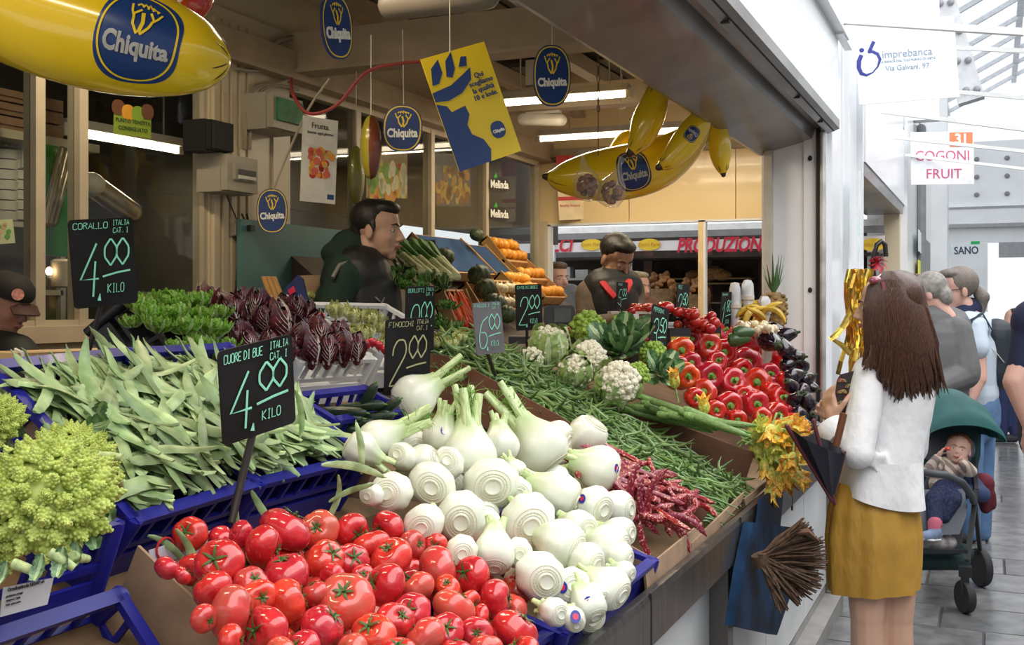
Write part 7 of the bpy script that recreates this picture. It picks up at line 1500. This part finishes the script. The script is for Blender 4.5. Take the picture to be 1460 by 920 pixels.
for s_ in (0, 1): g.ell(j(1248 + 8 * s_, 400 + 4 * s_, -.075 + .05 * s_), (.022, .02, .014), 12, 8)
g.tube([j(1244, 402, -.09), j(1256, 392, -.05), j(1270, 391, 0)], .004, 6); g.tube([j(1258, 402, -.10), j(1262, 420, -.10)], .006, 6)
tag(obj('sunglasses', g, M('glasses_pink', (.35, .08, .12), .2, .3, 5, coat=.6), t))
g = G(); g.tube([wr + Vector((.033 * math.cos(a), .033 * math.sin(a), .004 * math.sin(a))) for a in [i * .65 for i in range(11)]], .007, 6); g.ell(wr + Vector((-.01, -.034, 0)), (.016, .008, .016)); obj('wristwatch', g, M('watch_dark', (.05, .035, .025), .3, .3, 9), t)
# clutch bag & umbrella held by her
c_ = thing('clutch_bag', 'dark clutch bag with red, green and gold arches, held by the woman in white', 'bag', P(1206, 568, d=3.74)); q = lambda x, y, dd=0: P(x, y, d=3.74 + dd) - c_.location
g = G(); pts = [(1193, 542), (1198, 534), (1222, 528), (1226, 536), (1214, 602), (1204, 606), (1198, 598), (1191, 560)]; A_ = [q(x, y, -.015) for x, y in pts]; B_ = [q(x, y, .025) for x, y in pts]; n_ = len(pts)
g.add(A_ + B_, [tuple(range(n_)), tuple(range(n_, 2 * n_))[::-1]] + [(i, n_ + i, n_ + (i + 1) % n_, (i + 1) % n_) for i in range(n_)]); obj('body', g, M('clutch_dark', (.03, .018, .018), .6), c_, False)
for ci, col in enumerate(((.45, .05, .06), (.10, .25, .06), (.45, .30, .10))):
    g = G()
    for k in range(7):
        cx_, cy_ = 1198 + (k % 2) * 11 + ci * 2, 545 + k * 8
        for r_ in (3.0, 5.0) if k % 3 == ci else (4.0,): g.tube([q(cx_ + r_ * math.cos(a), cy_ - r_ * math.sin(a), -.018) for a in [i * .45 for i in range(8)]], .0018, 4)
    obj('printed_arch', g, M('clutch_print%d' % ci, col, .6), c_, False)
c_ = thing('folded_umbrella', 'dark navy half open umbrella hanging from the shopper in white over the counter edge', 'umbrella', P(1180, 640, d=3.6)); q = lambda x, y, dd=0: P(x, y, d=3.6 + dd) - c_.location
UM = M('umbrella_navy', (.008, .009, .018), .5, .3, 5); g = G()
tip = q(1187, 716)
rim = [q(1122, 608, -.06), q(1140, 622, .02), q(1160, 618, .06), q(1182, 628, .07), q(1203, 640, .05), q(1205, 650, -.02), q(1180, 640, -.07), q(1150, 628, -.09)]
n_ = len(rim)
def um(u, v): k = u * n_; i = int(k) % n_; f_ = k - int(k); p = rim[i].lerp(rim[(i + 1) % n_], f_); e = p.lerp(tip, v); return e + (q(1170, 640) - e) * .10 * math.sin(math.pi * f_) * (1 - v)
g.grid(um, 32, 8); obj('canopy', g, UM, c_)
g = G(); g.cap(q(1122, 608, -.06), .008, q(1187, 716, -.0), .005); g.cap(q(1205, 645, .0), .004, q(1187, 716, 0), .004); g.cap(q(1160, 600, 0), .007, q(1190, 718, 0), .006); obj('rib', g, M('umbrella_rib', (.10, .02, .03), .4), c_)
obj('handle', G().tube([q(1203, 590, 0), q(1198, 612, .0), q(1192, 636, 0)], .012, 8), M('cane_brown', (.15, .05, .02), .3), c_)
# ---------------- seller in green hood and black vest
t = person('young seller in dark green hoodie and black vest, in profile facing right', 520, 4.55, .12); j = J(t, 4.55)
m = headm(j(540, 329), Rt * .96 - Dp * .28 - Up * .05, Up, .245)
g = G(); head_prims(g, m, 1.2); g.cap(j(527, 350), .06, j(518, 385), .068); blob('body', g, skinmat('skin_pale', (.55, .33, .24)), t, .005, 4); face_parts(t, m, MATS['skin_pale'], lip=(.42, .17, .14), brow=(.03, .02, .015))
HD = M('hair_dark', (.012, .009, .008), .5, .4, 60, bump=.5, bscale=120)
g = G(); g.ell((0, -.13, .20), (.365, .38, .33), 18, 12, m); g.ell((0, .10, .37), (.26, .26, .14), 14, 9, m); g.ell((0, -.3, .0), (.27, .2, .22), 14, 9, m)
for s_ in (-1, 1): g.ell((.31 * s_, .02, .06), (.04, .06, .12), 8, 6, m)
blob('hair', g, HD, t, .006, 3)
HG = M('hoodie_green', (.008, .028, .018), .85, .3, 8, bump=.3, bscale=200)
g = G(); g.cap(j(505, 400, -.05), .14, j(512, 400, .12), .13); g.cap(j(505, 440), .17, j(505, 520), .17); g.cap(j(490, 395, -.14), .075, j(475, 450, -.20), .065); g.cap(j(475, 450, -.2), .062, j(500, 500, -.25), .05); g.cap(j(535, 400, .15), .07, j(560, 470, .1), .055)
g.ell(j(501, 352, .02), (.085, .10, .075)); g.ell(j(490, 362, 0), (.09, .11, .06)); g.cap(j(500, 372, 0), .105, j(520, 378, 0), .09)
blob('hoodie', g, HG, t, .009, 5)
g = G(); g.cap(j(512, 395, -.05), .135, j(518, 400, .08), .13); g.cap(j(515, 425, -.02), .165, j(512, 520, 0), .18); g.cap(j(500, 378, -.08), .045, j(530, 385, -.05), .05); blob('vest', g, M('vest_black', (.012, .012, .014), .55, .3, 9), t, .009, 5)
g = G(); g.tube([j(474, 396, -.24), j(484, 378, -.20), j(502, 372, -.15), j(518, 380, -.12)], .008, 6); g.tube([j(535, 424, -.16), j(542, 430, -.17), j(548, 424, -.16), j(542, 437, -.17)], .004, 5); obj('trim_piping', g, M('piping_grey', (.22, .21, .19), .6), t)
# ---------------- darker seller, red collar
t = person('dark haired seller bending over, taupe sleeves and black vest with red collar', 870, 6.0, .12); j = J(t, 6.0)
m = headm(j(880, 370), -Dp * .75 + Rt * .45 - Up * .45, Up, .25)
g = G(); head_prims(g, m); g.cap(j(874, 385), .06, j(870, 405), .07); hand(g, j(892, 455, -.35), Rt - Up * .5, -Up, .17, .8); blob('body', g, SK2, t, .006, 4); face_parts(t, m, SK2, lip=(.25, .10, .08), brow=(.015, .01, .01))
g = G(); g.ell((0, -.12, .22), (.37, .40, .33), 18, 12, m); g.ell((0, .12, .36), (.27, .24, .14), 14, 9, m)
blob('hair', g, HD, t, .008, 3)
g = G(); g.cap(j(848, 420, 0), .10, j(893, 415, .05), .10); g.cap(j(842, 420, -.03), .085, j(840, 468, -.1), .07); g.cap(j(840, 468, -.1), .068, j(885, 458, -.33), .045); g.cap(j(900, 415, .05), .075, j(906, 460, -.1), .06)
blob('sweater', g, M('sweater_taupe', (.13, .095, .07), .9, .15, 20, bump=.3), t, .009, 5)
g = G(); g.cap(j(860, 412, -.03), .115, j(888, 410, .0), .11); g.cap(j(872, 430, -.03), .15, j(872, 500, 0), .16); blob('vest', g, MATS['vest_black'], t, .009, 5)
g = G(); g.tube([j(858, 392, -.05), j(860, 404, -.14), j(868, 414, -.19), j(877, 424, -.20)], .020, 6, flat=.5); g.tube([j(893, 392, -.03), j(897, 404, -.12), j(893, 414, -.18), j(882, 425, -.20)], .022, 6, flat=.5); obj('collar', g, M('collar_red', (.45, .01, .02), .7), t)
# ---------------- man in cap at far left
t = person('older man in black cap and dark jacket looking down, at the left edge', 5, 3.35, .05); j = J(t, 3.35)
m = headm(j(12, 434), Rt * .85 - Dp * .3 - Up * .35, Up, .175)
g = G(); head_prims(g, m); g.cap(j(2, 455, .02), .045, j(-4, 490, .02), .06); blob('body', g, skinmat('skin_ruddy', (.42, .20, .14)), t, .005, 4); face_parts(t, m, MATS['skin_ruddy'], brow=(.12, .10, .08))
g = G(); g.lathe([(.37, .16), (.39, .24), (.36, .38), (.24, .50), (.001, .55)], 24, m @ Matrix.Translation((0, -.05, 0)) @ sc_((1, 1.12, 1))); cp = obj('cap', g, M('cap_black', (.012, .01, .01), .8), t)
g = G(); g.grid(lambda u, v: m @ Vector(((u - .5) * .62, .32 + .30 * v * math.cos((u - .5) * 2.4), .14 - .10 * v - .05 * (2 * u - 1) ** 2)), 10, 5); g.grid(lambda u, v: m @ Vector((-(u - .5) * .62, .32 + .30 * v * math.cos((u - .5) * 2.4), .12 - .10 * v - .05 * (2 * u - 1) ** 2)), 10, 5); obj('cap_peak', g, M('cap_black2', (.05, .015, .01), .7), cp)
g = G(); g.lathe([(.001, 0), (.1, 0), (.1, .02), (.001, .02)], 14, m @ frame((.22, .32, .3), (.55, .75, .25))); obj('cap_badge', g, M('badge', (.6, .25, .2), .6, .5, 60), cp)
g = G(); g.cap(j(-20, 500, 0), .08, j(22, 503, -.02), .06); g.cap(j(-14, 530, 0), .12, j(-5, 620, 0), .17); g.cap(j(24, 505, -.04), .062, j(52, 560, -.08), .06); g.cap(j(52, 560, -.08), .055, j(70, 545, -.3), .045); blob('jacket', g, M('jacket_black', (.014, .015, .012), .7, .3, 9), t, .009, 5)
g = G(); hand(g, j(64, 545, -.28), Rt, -Up, .15, .6); blob('hand', g, MATS['skin_ruddy'], t, .005, 2)
# ---------------- two customers behind the window
t = person('young man with short fair hair behind the window, left of the dark haired seller', 795, 8.3, .0); j = J(t, 8.3)
m = headm(j(795, 398), -Dp * .8 + Rt * .5, Up, .24); g = G(); head_prims(g, m); blob('body', g, SK3, t, .008, 3); face_parts(t, m, SK3, brow=(.2, .12, .06))
g = G(); g.ell((0, -.13, .22), (.37, .38, .33), 16, 10, m); g.ell((0, .1, .40), (.27, .26, .14), 12, 8, m); blob('hair', g, M('hair_fair', (.16, .10, .055), .7, .3, 40), t, .01, 2)
g = G(); g.cap(j(780, 425), .11, j(812, 425), .11); g.cap(j(795, 440), .17, j(795, 520), .17); blob('jacket', g, M('jacket_mid', (.12, .13, .15), .8), t, .012, 4)
t = person('blonde woman in brown jacket behind the window, right of the dark haired seller', 912, 7.9, .0); j = J(t, 7.9)
m = headm(j(911, 411), -Dp * .72 + Rt * .55, Up, .225); g = G(); head_prims(g, m, .8, .9); blob('body', g, SK3, t, .007, 3); face_parts(t, m, SK3, brow=(.2, .12, .06))
g = G(); g.ell((0, -.14, .20), (.37, .38, .35), 16, 10, m); g.ell((0, .08, .40), (.28, .26, .12), 12, 8, m); g.ell((-.1, -.45, .05), (.13, .13, .13), 10, 8, m); blob('hair', g, M('hair_blonde', (.34, .27, .17), .6, .25, 40), t, .01, 2)
g = G(); g.cap(j(898, 440), .10, j(925, 442), .10); g.cap(j(912, 455), .15, j(912, 560), .16); blob('jacket', g, M('jacket_brown', (.15, .065, .035), .8), t, .012, 4)
obj('scarf', G().tube([j(905, 432, -.1), j(912, 440, -.16), j(920, 450, -.17)], .03, 8), M('scarf_white', (.7, .7, .75), .8), t)
# ---------------- grey jacket shopper (bent, hood of grey hair) and brown haired shopper behind
t = person('bent shopper in a grey jacket with pale grey hair, behind the woman in white', 1350, 6.9, 0); j = J(t, 6.9)
m = headm(j(1322, 420), -Rt * .85 + Dp * .3 - Up * .4, Up, .25); g = G(); head_prims(g, m); g.cap(j(1335, 440), .06, j(1345, 455), .07); hand(g, j(1340, 548, -.15), -Rt - Up * .3, -Up, .17, .7); g.cap(j(1345, 455), .05, j(1345, 545, -.05), .05); g.cap(j(1345, 545, -.05), .04, j(1340, 548, -.15), .03); blob('body', g, SK3, t, .006, 3); face_parts(t, m, SK3)
g = G(); g.ell((0, -.14, .16), (.39, .42, .38), 16, 10, m); g.ell((0, -.35, -.15), (.3, .2, .3), 12, 8, m); blob('hair', g, M('hair_grey', (.26, .24, .22), .6, .25, 40, bump=.4), t, .009, 2)
JG = M('jacket_grey', (.135, .135, .14), .85, .15, 6, bump=.3, bscale=30)
g = G(); g.cap(j(1325, 462, 0), .13, j(1352, 468, .05), .14); g.cap(j(1335, 490, 0), .19, j(1335, 545, 0), .20); g.cap(j(1364, 474, -.08), .095, j(1374, 530, -.12), .10); g.cap(j(1374, 533, -.12), .098, j(1340, 549, -.2), .065)
blob('jacket', g, JG, t, .008, 4)
g = G(); g.cap(j(1345, 560), .15, j(1345, 600), .14); g.cap(j(1335, 600), .08, j(1335, 845), .05); g.cap(j(1358, 600), .08, j(1358, 845), .05); blob('trousers', g, M('trousers_dark', (.03, .03, .035), .8), t, .012, 3)
for x in (1335, 1358): q_ = j(x, 845); obj('shoe', G().cap(Vector((q_.x, q_.y, .04)), .045, Vector((q_.x, q_.y, .035)) - Rt * .14, .035), MATS['trousers_dark'], t)
t = person('shopper with golden brown hair, mostly hidden between the other shoppers', 1330, 7.6, 0); j = J(t, 7.6)
m = headm(j(1322, 414), -Rt * .8 + Dp * .5, Up, .25); g = G(); head_prims(g, m); blob('body', g, SK3, t, .008, 3); face_parts(t, m, SK3)
g = G(); g.ell((0, -.13, .16), (.38, .42, .38), 16, 10, m); g.ell((.0, -.38, -.2), (.3, .18, .4), 12, 8, m); blob('hair', g, M('hair_golden', (.20, .09, .035), .5, .35, 40, bump=.4), t, .009, 2)
obj('sunglasses', G().tube([m @ Vector((-.36, -.05, .25)), m @ Vector((-.2, .28, .42)), m @ Vector((.2, .28, .42)), m @ Vector((.36, -.05, .25))], .01, 6), M('frame_brown', (.12, .05, .02), .3), t)
g = G(); g.cap(j(1305, 465), .11, j(1335, 465), .11); g.cap(j(1320, 490), .15, j(1320, 600), .15); blob('coat', g, M('coat_brown', (.10, .07, .05), .9), t, .012, 3)
# ---------------- grey ponytail woman with backpack
t = person('woman with grey ponytail, glasses, pale blue shirt and navy scarf', 1390, 7.3, 0); j = J(t, 7.3)
m = headm(j(1362, 414), -Rt * .97 - Dp * .15 - Up * .08, Up, .29); g = G(); head_prims(g, m); g.cap(j(1375, 435), .06, j(1385, 455), .07)
g.cap(j(1388, 480, -.12), .075, j(1393, 540, -.20), .06); g.cap(j(1393, 540, -.20), .056, j(1378, 585, -.26), .03); hand(g, j(1378, 585, -.26), -Rt - Up * .4, -Up, .18, .6); blob('body', g, SK3, t, .006, 4); face_parts(t, m, SK3, brow=(.12, .10, .08))
HGY = M('hair_ash', (.17, .14, .12), .5, .3, 40, bump=.5, stretch=(4, 4, 4)); g = G(); g.ell((0, -.13, .17), (.38, .42, .37), 16, 12, m); g.ell((0, .1, .38), (.28, .26, .12), 12, 8, m); hr = blob('hair', g, HGY, t, .008, 3)
g = G(); g.cap(j(1392, 412), .03, j(1400, 424), .05); g.cap(j(1400, 424), .05, j(1400, 445), .02); po = blob('ponytail', g, HGY, t, .008, 2); obj('hair_tie', G().ell(j(1389, 410), (.02, .03, .03)), MATS['vest_black'], po)
g = G(); mg = m.copy()
for s_ in (-1, 1): g.tube([mg @ Vector((.13 * s_ + .085 * math.cos(a), .37, -.01 + .06 * math.sin(a))) for a in [i * .8 for i in range(9)]], .0035, 5); g.tube([mg @ Vector((.21 * s_, .36, .01)), mg @ Vector((.34 * s_, .0, .03))], .003, 5)
obj('glasses', g, M('frame_dark', (.08, .05, .05), .3), t)
g = G(); g.cap(j(1380, 470, -.1), .12, j(1396, 468, .12), .12); g.cap(j(1388, 500), .155, j(1388, 545), .15); g.cap(j(1385, 470, -.13), .09, j(1390, 495, -.18), .09); g.cap(j(1388, 550), .15, j(1388, 562), .155); blob('shirt', g, M('shirt_pale_blue', (.50, .58, .68), .8, .06, 6, bump=.2), t, .009, 4)
g = G(); g.cap(j(1366, 450, -.04), .06, j(1384, 440, .02), .075); g.cap(j(1370, 462, -.06), .06, j(1352, 478, -.02), .05); g.cap(j(1372, 470, 0), .09, j(1360, 500, 0), .06); blob('scarf', g, M('scarf_navy', (.012, .018, .055), .9, .2, 9), t, .009, 4)
g = G(); g.cap(j(1392, 580), .15, j(1392, 600), .15); g.cap(j(1384, 600, -.05), .09, j(1384, 760, -.05), .06); g.cap(j(1400, 600, .08), .09, j(1400, 760, .08), .06)
for x, dd in ((1384, -.05), (1400, .08)): q_ = j(x, 760, dd); g.cap(q_, .06, Vector((q_.x, q_.y, .08)), .05)
blob('jeans', g, M('jeans_blue', (.10, .19, .36), .85, .2, 8), t, .012, 3)
for x, dd in ((1384, -.05), (1400, .08)): q_ = j(x, 760, dd); obj('shoe', G().cap(Vector((q_.x, q_.y, .045)), .045, Vector((q_.x, q_.y, .035)) - Rt * .16, .035), MATS['trousers_dark'], t)
c_ = thing('backpack', 'navy backpack worn by the woman with the grey ponytail', 'backpack', P(1425, 505, d=7.3)); q = lambda x, y, dd=0: P(x, y, d=7.3 + dd) - c_.location
g = G(); g.cap(q(1420, 480, .0), .12, q(1420, 530, .0), .12); g.cap(q(1424, 480, .12), .10, q(1426, 530, .12), .11); g.cap(q(1432, 500, .0), .09, q(1432, 530, .05), .09); blob('bag_body', g, M('backpack_navy', (.014, .022, .035), .6, .2, 9, bump=.15), c_, .009, 4)
g = G(); g.tube([q(1400, 447, -.14), q(1385, 456, -.2), q(1377, 480, -.22), q(1379, 497, -.22), q(1390, 520, -.16)], .014, 6, flat=.4); g.tube([q(1401, 447, -.12), q(1413, 468, -.14), q(1420, 480, -.13)], .012, 6, flat=.4); obj('strap', g, MATS['backpack_navy'], c_)
g = G(); g.tube([q(1412, 495, -.13), q(1422, 505, -.14), q(1434, 520, -.11)], .003, 5); obj('zip', g, LAMPB, c_)
# ---------------- right edge: passer-by's forearm and dark shirt
t = person('passer-by cut by the right edge, bare forearm and dark blue sleeve', 1500, 4.3, 0); j = J(t, 4.3)
g = G(); g.cap(j(1462, 520, 0), .062, j(1449, 545, -.02), .05); g.cap(j(1449, 545, -.02), .05, j(1470, 605, -.05), .034); hand(g, j(1470, 605, -.05), -Rt * .2 - Up, Rt, .17, .7); g.cap(j(1510, 420), .06, j(1505, 480), .06); g.cap(j(1505, 480), .05, j(1462, 520, 0), .055)
mh = headm(j(1510, 375), Rt * .5 - Dp, Up, .23); head_prims(g, mh); blob('body', g, SK3, t, .007, 3); face_parts(t, mh, SK3)
g = G(); g.ell((0, -.13, .18), (.38, .40, .36), 16, 10, mh); blob('hair', g, HD, t, .012, 2)
g = G(); g.cap(j(1480, 460, 0), .10, j(1530, 460, 0), .10); g.cap(j(1510, 480), .15, j(1510, 620), .15); g.cap(j(1473, 465, 0), .075, j(1461, 522, 0), .068); blob('shirt', g, M('shirt_dark_blue', (.015, .02, .06), .8), t, .01, 4)
g = G(); g.cap(j(1495, 640), .09, j(1495, 980), .05); g.cap(j(1525, 640), .09, j(1525, 980), .05); blob('trousers', g, MATS['trousers_dark'], t, .012, 3)
# ---------------- distant people at the hall end
t = person('distant person in blue trousers and dark shoes near the hall entrance', 1437, 12.5, 0); j = J(t, 12.5)
g = G(); g.cap(j(1440, 505), .14, j(1440, 545), .15); g.cap(j(1440, 490), .12, j(1445, 500), .14); blob('jacket', g, M('jacket_indigo', (.03, .02, .12), .8), t, .015, 3)
g = G(); g.cap(j(1436, 545), .10, j(1432, 570), .08); g.cap(j(1432, 570), .075, j(1430, 600), .06); g.cap(j(1446, 545), .10, j(1446, 600), .06); 
for x in (1430, 1446): q_ = j(x, 600); g.cap(q_, .06, Vector((q_.x, q_.y, .1)), .05)
blob('trousers', g, M('trousers_blue', (.02, .03, .10), .8), t, .015, 3)
for x in (1430, 1446): q_ = j(x, 600); obj('shoe', G().cap(Vector((q_.x, q_.y, .05)), .05, Vector((q_.x, q_.y, .04)) - Rt * .18, .04), MATS['trousers_dark'], t)
mh = headm(j(1443, 455), -Rt, Up, .23); g = G(); head_prims(g, mh); blob('body', g, SK3, t, .012, 3); g = G(); g.ell((0, -.13, .18), (.38, .40, .36), 14, 9, mh); blob('hair', g, HD, t, .015, 2)
# ================================================================ STROLLER AND CHILD
D0 = 5.9
t = thing('stroller', 'dark green stroller with grey seat and black frame standing in the corridor', 'stroller', P(1350, 433, d=D0) * 1.0); t.location.z = 0
q = lambda x, y, dd=0: P(x, y, d=D0 + dd) - t.location
TG = M('canopy_green', (.012, .085, .085), .7, .2, 6, bump=.3, bscale=30); FRB = M('stroller_black', (.015, .017, .02), .4); GS = M('seat_grey', (.13, .14, .17), .8, .1, 9)
g = G()
cc = q(1350, 625, .12)
def can(u, v, o=0):
    a = math.pi * (.02 + .96 * u); b = math.pi * (.06 + .70 * v); rx, rz, ry = .215 + o, .26 + o, .30 + o; w_ = .008 * math.sin(v * 22)
    return cc + Rt * (rx + w_) * math.cos(a) + Up * ((rz + w_) * math.sin(a) * math.sin(b) ** .6 - 0) + Dp * (-ry * math.cos(b) * .8)
g.grid(lambda u, v: can(u, v), 26, 22); g.grid(lambda u, v: can(1 - u, v, -.008), 26, 22); obj('canopy', g, TG, t)
g = G(); g.cap(q(1330, 640, .25), .12, q(1360, 640, .25), .12); g.cap(q(1320, 700, .15), .05, q(1375, 700, .15), .05); g.cap(q(1330, 690, .2), .09, q(1365, 690, .2), .09); g.cap(q(1325, 720, -.05), .05, q(1365, 720, -.05), .05); blob('seat', g, GS, t, .01, 4)
g = G(); nn = Dp * .03
A_ = [q(1312, 700, -.10), q(1376, 698, -.10), q(1378, 735, -.16), q(1368, 762, -.19), q(1318, 764, -.19), q(1310, 735, -.16)]; g.add(A_ + [p + nn for p in A_], [tuple(range(6)), tuple(range(6, 12))[::-1]] + [(i, 6 + i, 6 + (i + 1) % 6, (i + 1) % 6) for i in range(6)]); obj('leg_rest', g, GS, t)
g = G(); A_ = [q(1308, 575, .22), q(1340, 562, .24), q(1375, 566, .24), q(1400, 590, .2), q(1398, 650, .16), q(1388, 690, .14), q(1312, 690, .14), q(1304, 640, .18)]; g.add(A_ + [p + nn for p in A_], [tuple(range(8)), tuple(range(8, 16))[::-1]] + [(i, 8 + i, 8 + (i + 1) % 8, (i + 1) % 8) for i in range(8)]); obj('hood_lining', g, M('lining_green', (.008, .05, .05), .8), t)
g = G(); g.tube([q(1285, 676, -.25), q(1320, 674, -.36), q(1350, 678, -.38), q(1372, 688, -.32), q(1386, 708, -.18), q(1388, 716, -.1)], .018, 10); obj('bumper_bar', g, M('bar_grey', (.06, .065, .08), .6), t)
g = G()
for dx in (0, -118):
    g.bar(q(1388 + dx, 655, .1), q(1392 + dx, 700, -.05), .02, .03); g.bar(q(1392 + dx, 700, -.05), q(1379 + dx, 800, -.25), .022, .03); g.bar(q(1388 + dx, 700, -.0), q(1398 + dx, 790, .25), .02, .028)
g.bar(q(1379, 786, -.23), q(1261, 786, -.23), .025, .02); g.bar(q(1398, 788, .25), q(1280, 788, .25), .02, .02); g.bar(q(1392, 700, -.05), q(1392, 640, .3), .02, .02); obj('frame', g, FRB, t, False)
def wheel(x, y, dd, r_, lab):
    w_ = thing('wheel_root', None, None) if False else None
    g = G(); c0 = q(x, 433, dd); c0 = Vector((c0.x, c0.y, r_)); ax = (Rt * .97 + Dp * .1).normalized()
    g.lathe([(r_ * .62, -.018), (r_ * .95, -.020), (r_, -.01), (r_, .01), (r_ * .95, .020), (r_ * .62, .018), (r_ * .60, 0)], 26, frame(c0, ax)); o = obj('wheel', g, M('tyre_black', (.02, .02, .022), .7), t)
    g = G(); g.lathe([(.001, -.014), (r_ * .5, -.010), (r_ * .64, -.004), (r_ * .64, .004), (r_ * .5, .010), (.001, .014)], 20, frame(c0, ax)); obj('hub', g, M('hub_dark', (.05, .055, .06), .5), o); return c0
wheel(1376, 0, -.28, .082, ''); wheel(1398, 0, .25, .105, ''); wheel(1262, 0, -.28, .082, ''); wheel(1282, 0, .25, .105, '')
g = G()
for x in (1376, 1262): c0 = q(x, 433, -.28); g.bar(Vector((c0.x, c0.y, .19)) , Vector((c0.x, c0.y, .09)), .055, .04); g.box((c0.x, c0.y, .21), (.06, .06, .05))
obj('fork', g, FRB, t, False)
g = G(); g.cap(q(1305, 782, -.12), .035, q(1365, 782, -.12), .035); g.cap(q(1305, 788, .1), .05, q(1375, 788, .1), .05); g.cap(q(1300, 800, -.05), .05, q(1370, 800, -.05), .05); blob('basket', g, M('basket_green', (.01, .035, .035), .8), t, .012, 3)
g = G(); g.cap(q(1310, 772, -.15), .035, q(1355, 774, -.15), .035); g.cap(q(1325, 768, -.1), .04, q(1345, 768, -.1), .045); blob('basket_contents', g, M('bag_print', (.30, .28, .28), .7, .5, 30), t, .01, 2)
g = G(); g.cap(q(1402, 690, .1), .06, q(1405, 725, .08), .03); g.cap(q(1412, 705, .08), .03, q(1413, 720, .08), .03); blob('red_bag', g, M('bag_maroon', (.12, .008, .02), .8, .3, 9), t, .009, 3)
# child
t = person('small child in a striped sweater and navy leggings sitting in the stroller, eating', 1352, D0, .45); j = J(t, D0)
m = headm(j(1366, 641, .02), -Dp * .85 - Rt * .35 + Up * .15, Up + Rt * .25, .165)
g = G()
for c_2, r_ in (((0, -.06, .10), (.38, .42, .40)), ((0, .10, -.12), (.33, .28, .33)), ((0, .24, -.36), (.12, .09, .08)), ((.16, .2, -.18), (.13, .12, .13)), ((-.16, .2, -.18), (.13, .12, .13)), ((.38, -.03, -.05), (.03, .07, .11)), ((-.38, -.03, -.05), (.03, .07, .11)), ((0, .37, -.10), (.055, .06, .05)), ((0, .34, -.24), (.07, .05, .035))): g.ell(c_2, r_, 14, 10, m)
g.cap(j(1362, 652, .05), .035, j(1358, 664, .06), .04); hd_ = j(1342, 641, -.12); hand(g, j(1338, 650, -.10), Rt * .6 + Up * .8, Rt * .5 - Dp * .2, .085, .8, .1, 1)
hand(g, j(1378, 663, -.10), -Rt * .8 + Up * .7, -Dp, .08, .9, .1, 1); blob('body', g, skinmat('skin_child', (.66, .40, .32)), t, .0042, 3); face_parts(t, m, MATS['skin_child'], iris=(.05, .08, .12), brow=(.3, .18, .1), lip=(.55, .15, .14))
g = G(); g.ell((0, -.12, .17), (.395, .41, .38), 16, 10, m); blob('hair', g, M('hair_auburn', (.24, .09, .035), .6, .3, 30), t, .006, 2)
g = G(); g.cap(j(1350, 668, .04), .065, j(1345, 690, .03), .075); g.cap(j(1338, 662, -.02), .035, j(1322, 672, -.05), .032); g.cap(j(1322, 672, -.05), .032, j(1336, 654, -.09), .025); g.cap(j(1368, 668, -.0), .035, j(1384, 672, -.05), .034); g.cap(j(1384, 672, -.05), .033, j(1374, 661, -.09), .028)
SWM = bpy.data.materials.new('sweater_striped'); SWM.use_nodes = True; nt = SWM.node_tree; b_ = nt.nodes['Principled BSDF']; b_.inputs['Roughness'].default_value = .9
wv = nt.nodes.new('ShaderNodeTexWave'); wv.bands_direction = 'DIAGONAL'; wv.inputs['Scale'].default_value = 9; wv.inputs['Distortion'].default_value = .5; cr_ = nt.nodes.new('ShaderNodeValToRGB'); tc_ = nt.nodes.new('ShaderNodeTexCoord'); nt.links.new(tc_.outputs['Object'], wv.inputs[0])
el_ = cr_.color_ramp.elements; el_[0].color = (.68, .60, .52, 1); el_[0].position = .35; el_[1].color = (.42, .22, .18, 1); el_[1].position = .5; e3 = el_.new(.85); e3.color = (.30, .25, .23, 1)
nt.links.new(wv.outputs['Fac'], cr_.inputs[0]); nt.links.new(cr_.outputs[0], b_.inputs['Base Color'])
blob('sweater', g, SWM, t, .006, 4)
g = G(); g.cap(j(1350, 695, .0), .062, j(1332, 712, -.12), .048); g.cap(j(1332, 712, -.12), .046, j(1333, 748, -.22), .036); g.cap(j(1362, 695, .02), .06, j(1358, 715, -.12), .045); g.cap(j(1358, 715, -.12), .043, j(1345, 738, -.15), .036); blob('leggings', g, M('leggings_navy', (.015, .022, .07), .85, .6, 80), t, .006, 3)
g = G(); g.cap(j(1333, 746, -.22), .036, j(1332, 758, -.23), .03); obj('sock', g, M('sock_pink', (.55, .14, .20), .9), t)
g = G(); g.cap(j(1335, 762, -.22), .030, j(1318, 765, -.26), .026); g.cap(j(1333, 758, -.23), .034, j(1330, 762, -.24), .03); blob('shoe', g, M('shoe_blue', (.20, .27, .42), .7), t, .005, 2)
obj('shoe_sole', G().tube([j(1338, 769, -.22), j(1326, 770, -.25), j(1312, 768, -.27)], [.02, .026, .016], 8, flat=.35, up=(0, 0, 1)), SW, t)
g = G(); g.cap(j(1385, 690, .06), .05, j(1393, 702, .05), .055); g.cap(j(1380, 700, .0), .04, j(1400, 705, .02), .045); blob('jacket', g, M('jacket_denim', (.03, .05, .13), .8), t, .009, 3)
obj('food_piece', G().ell(j(1351, 640, -.13), (.013, .012, .010)), M('food_red', (.6, .05, .03), .4), t)
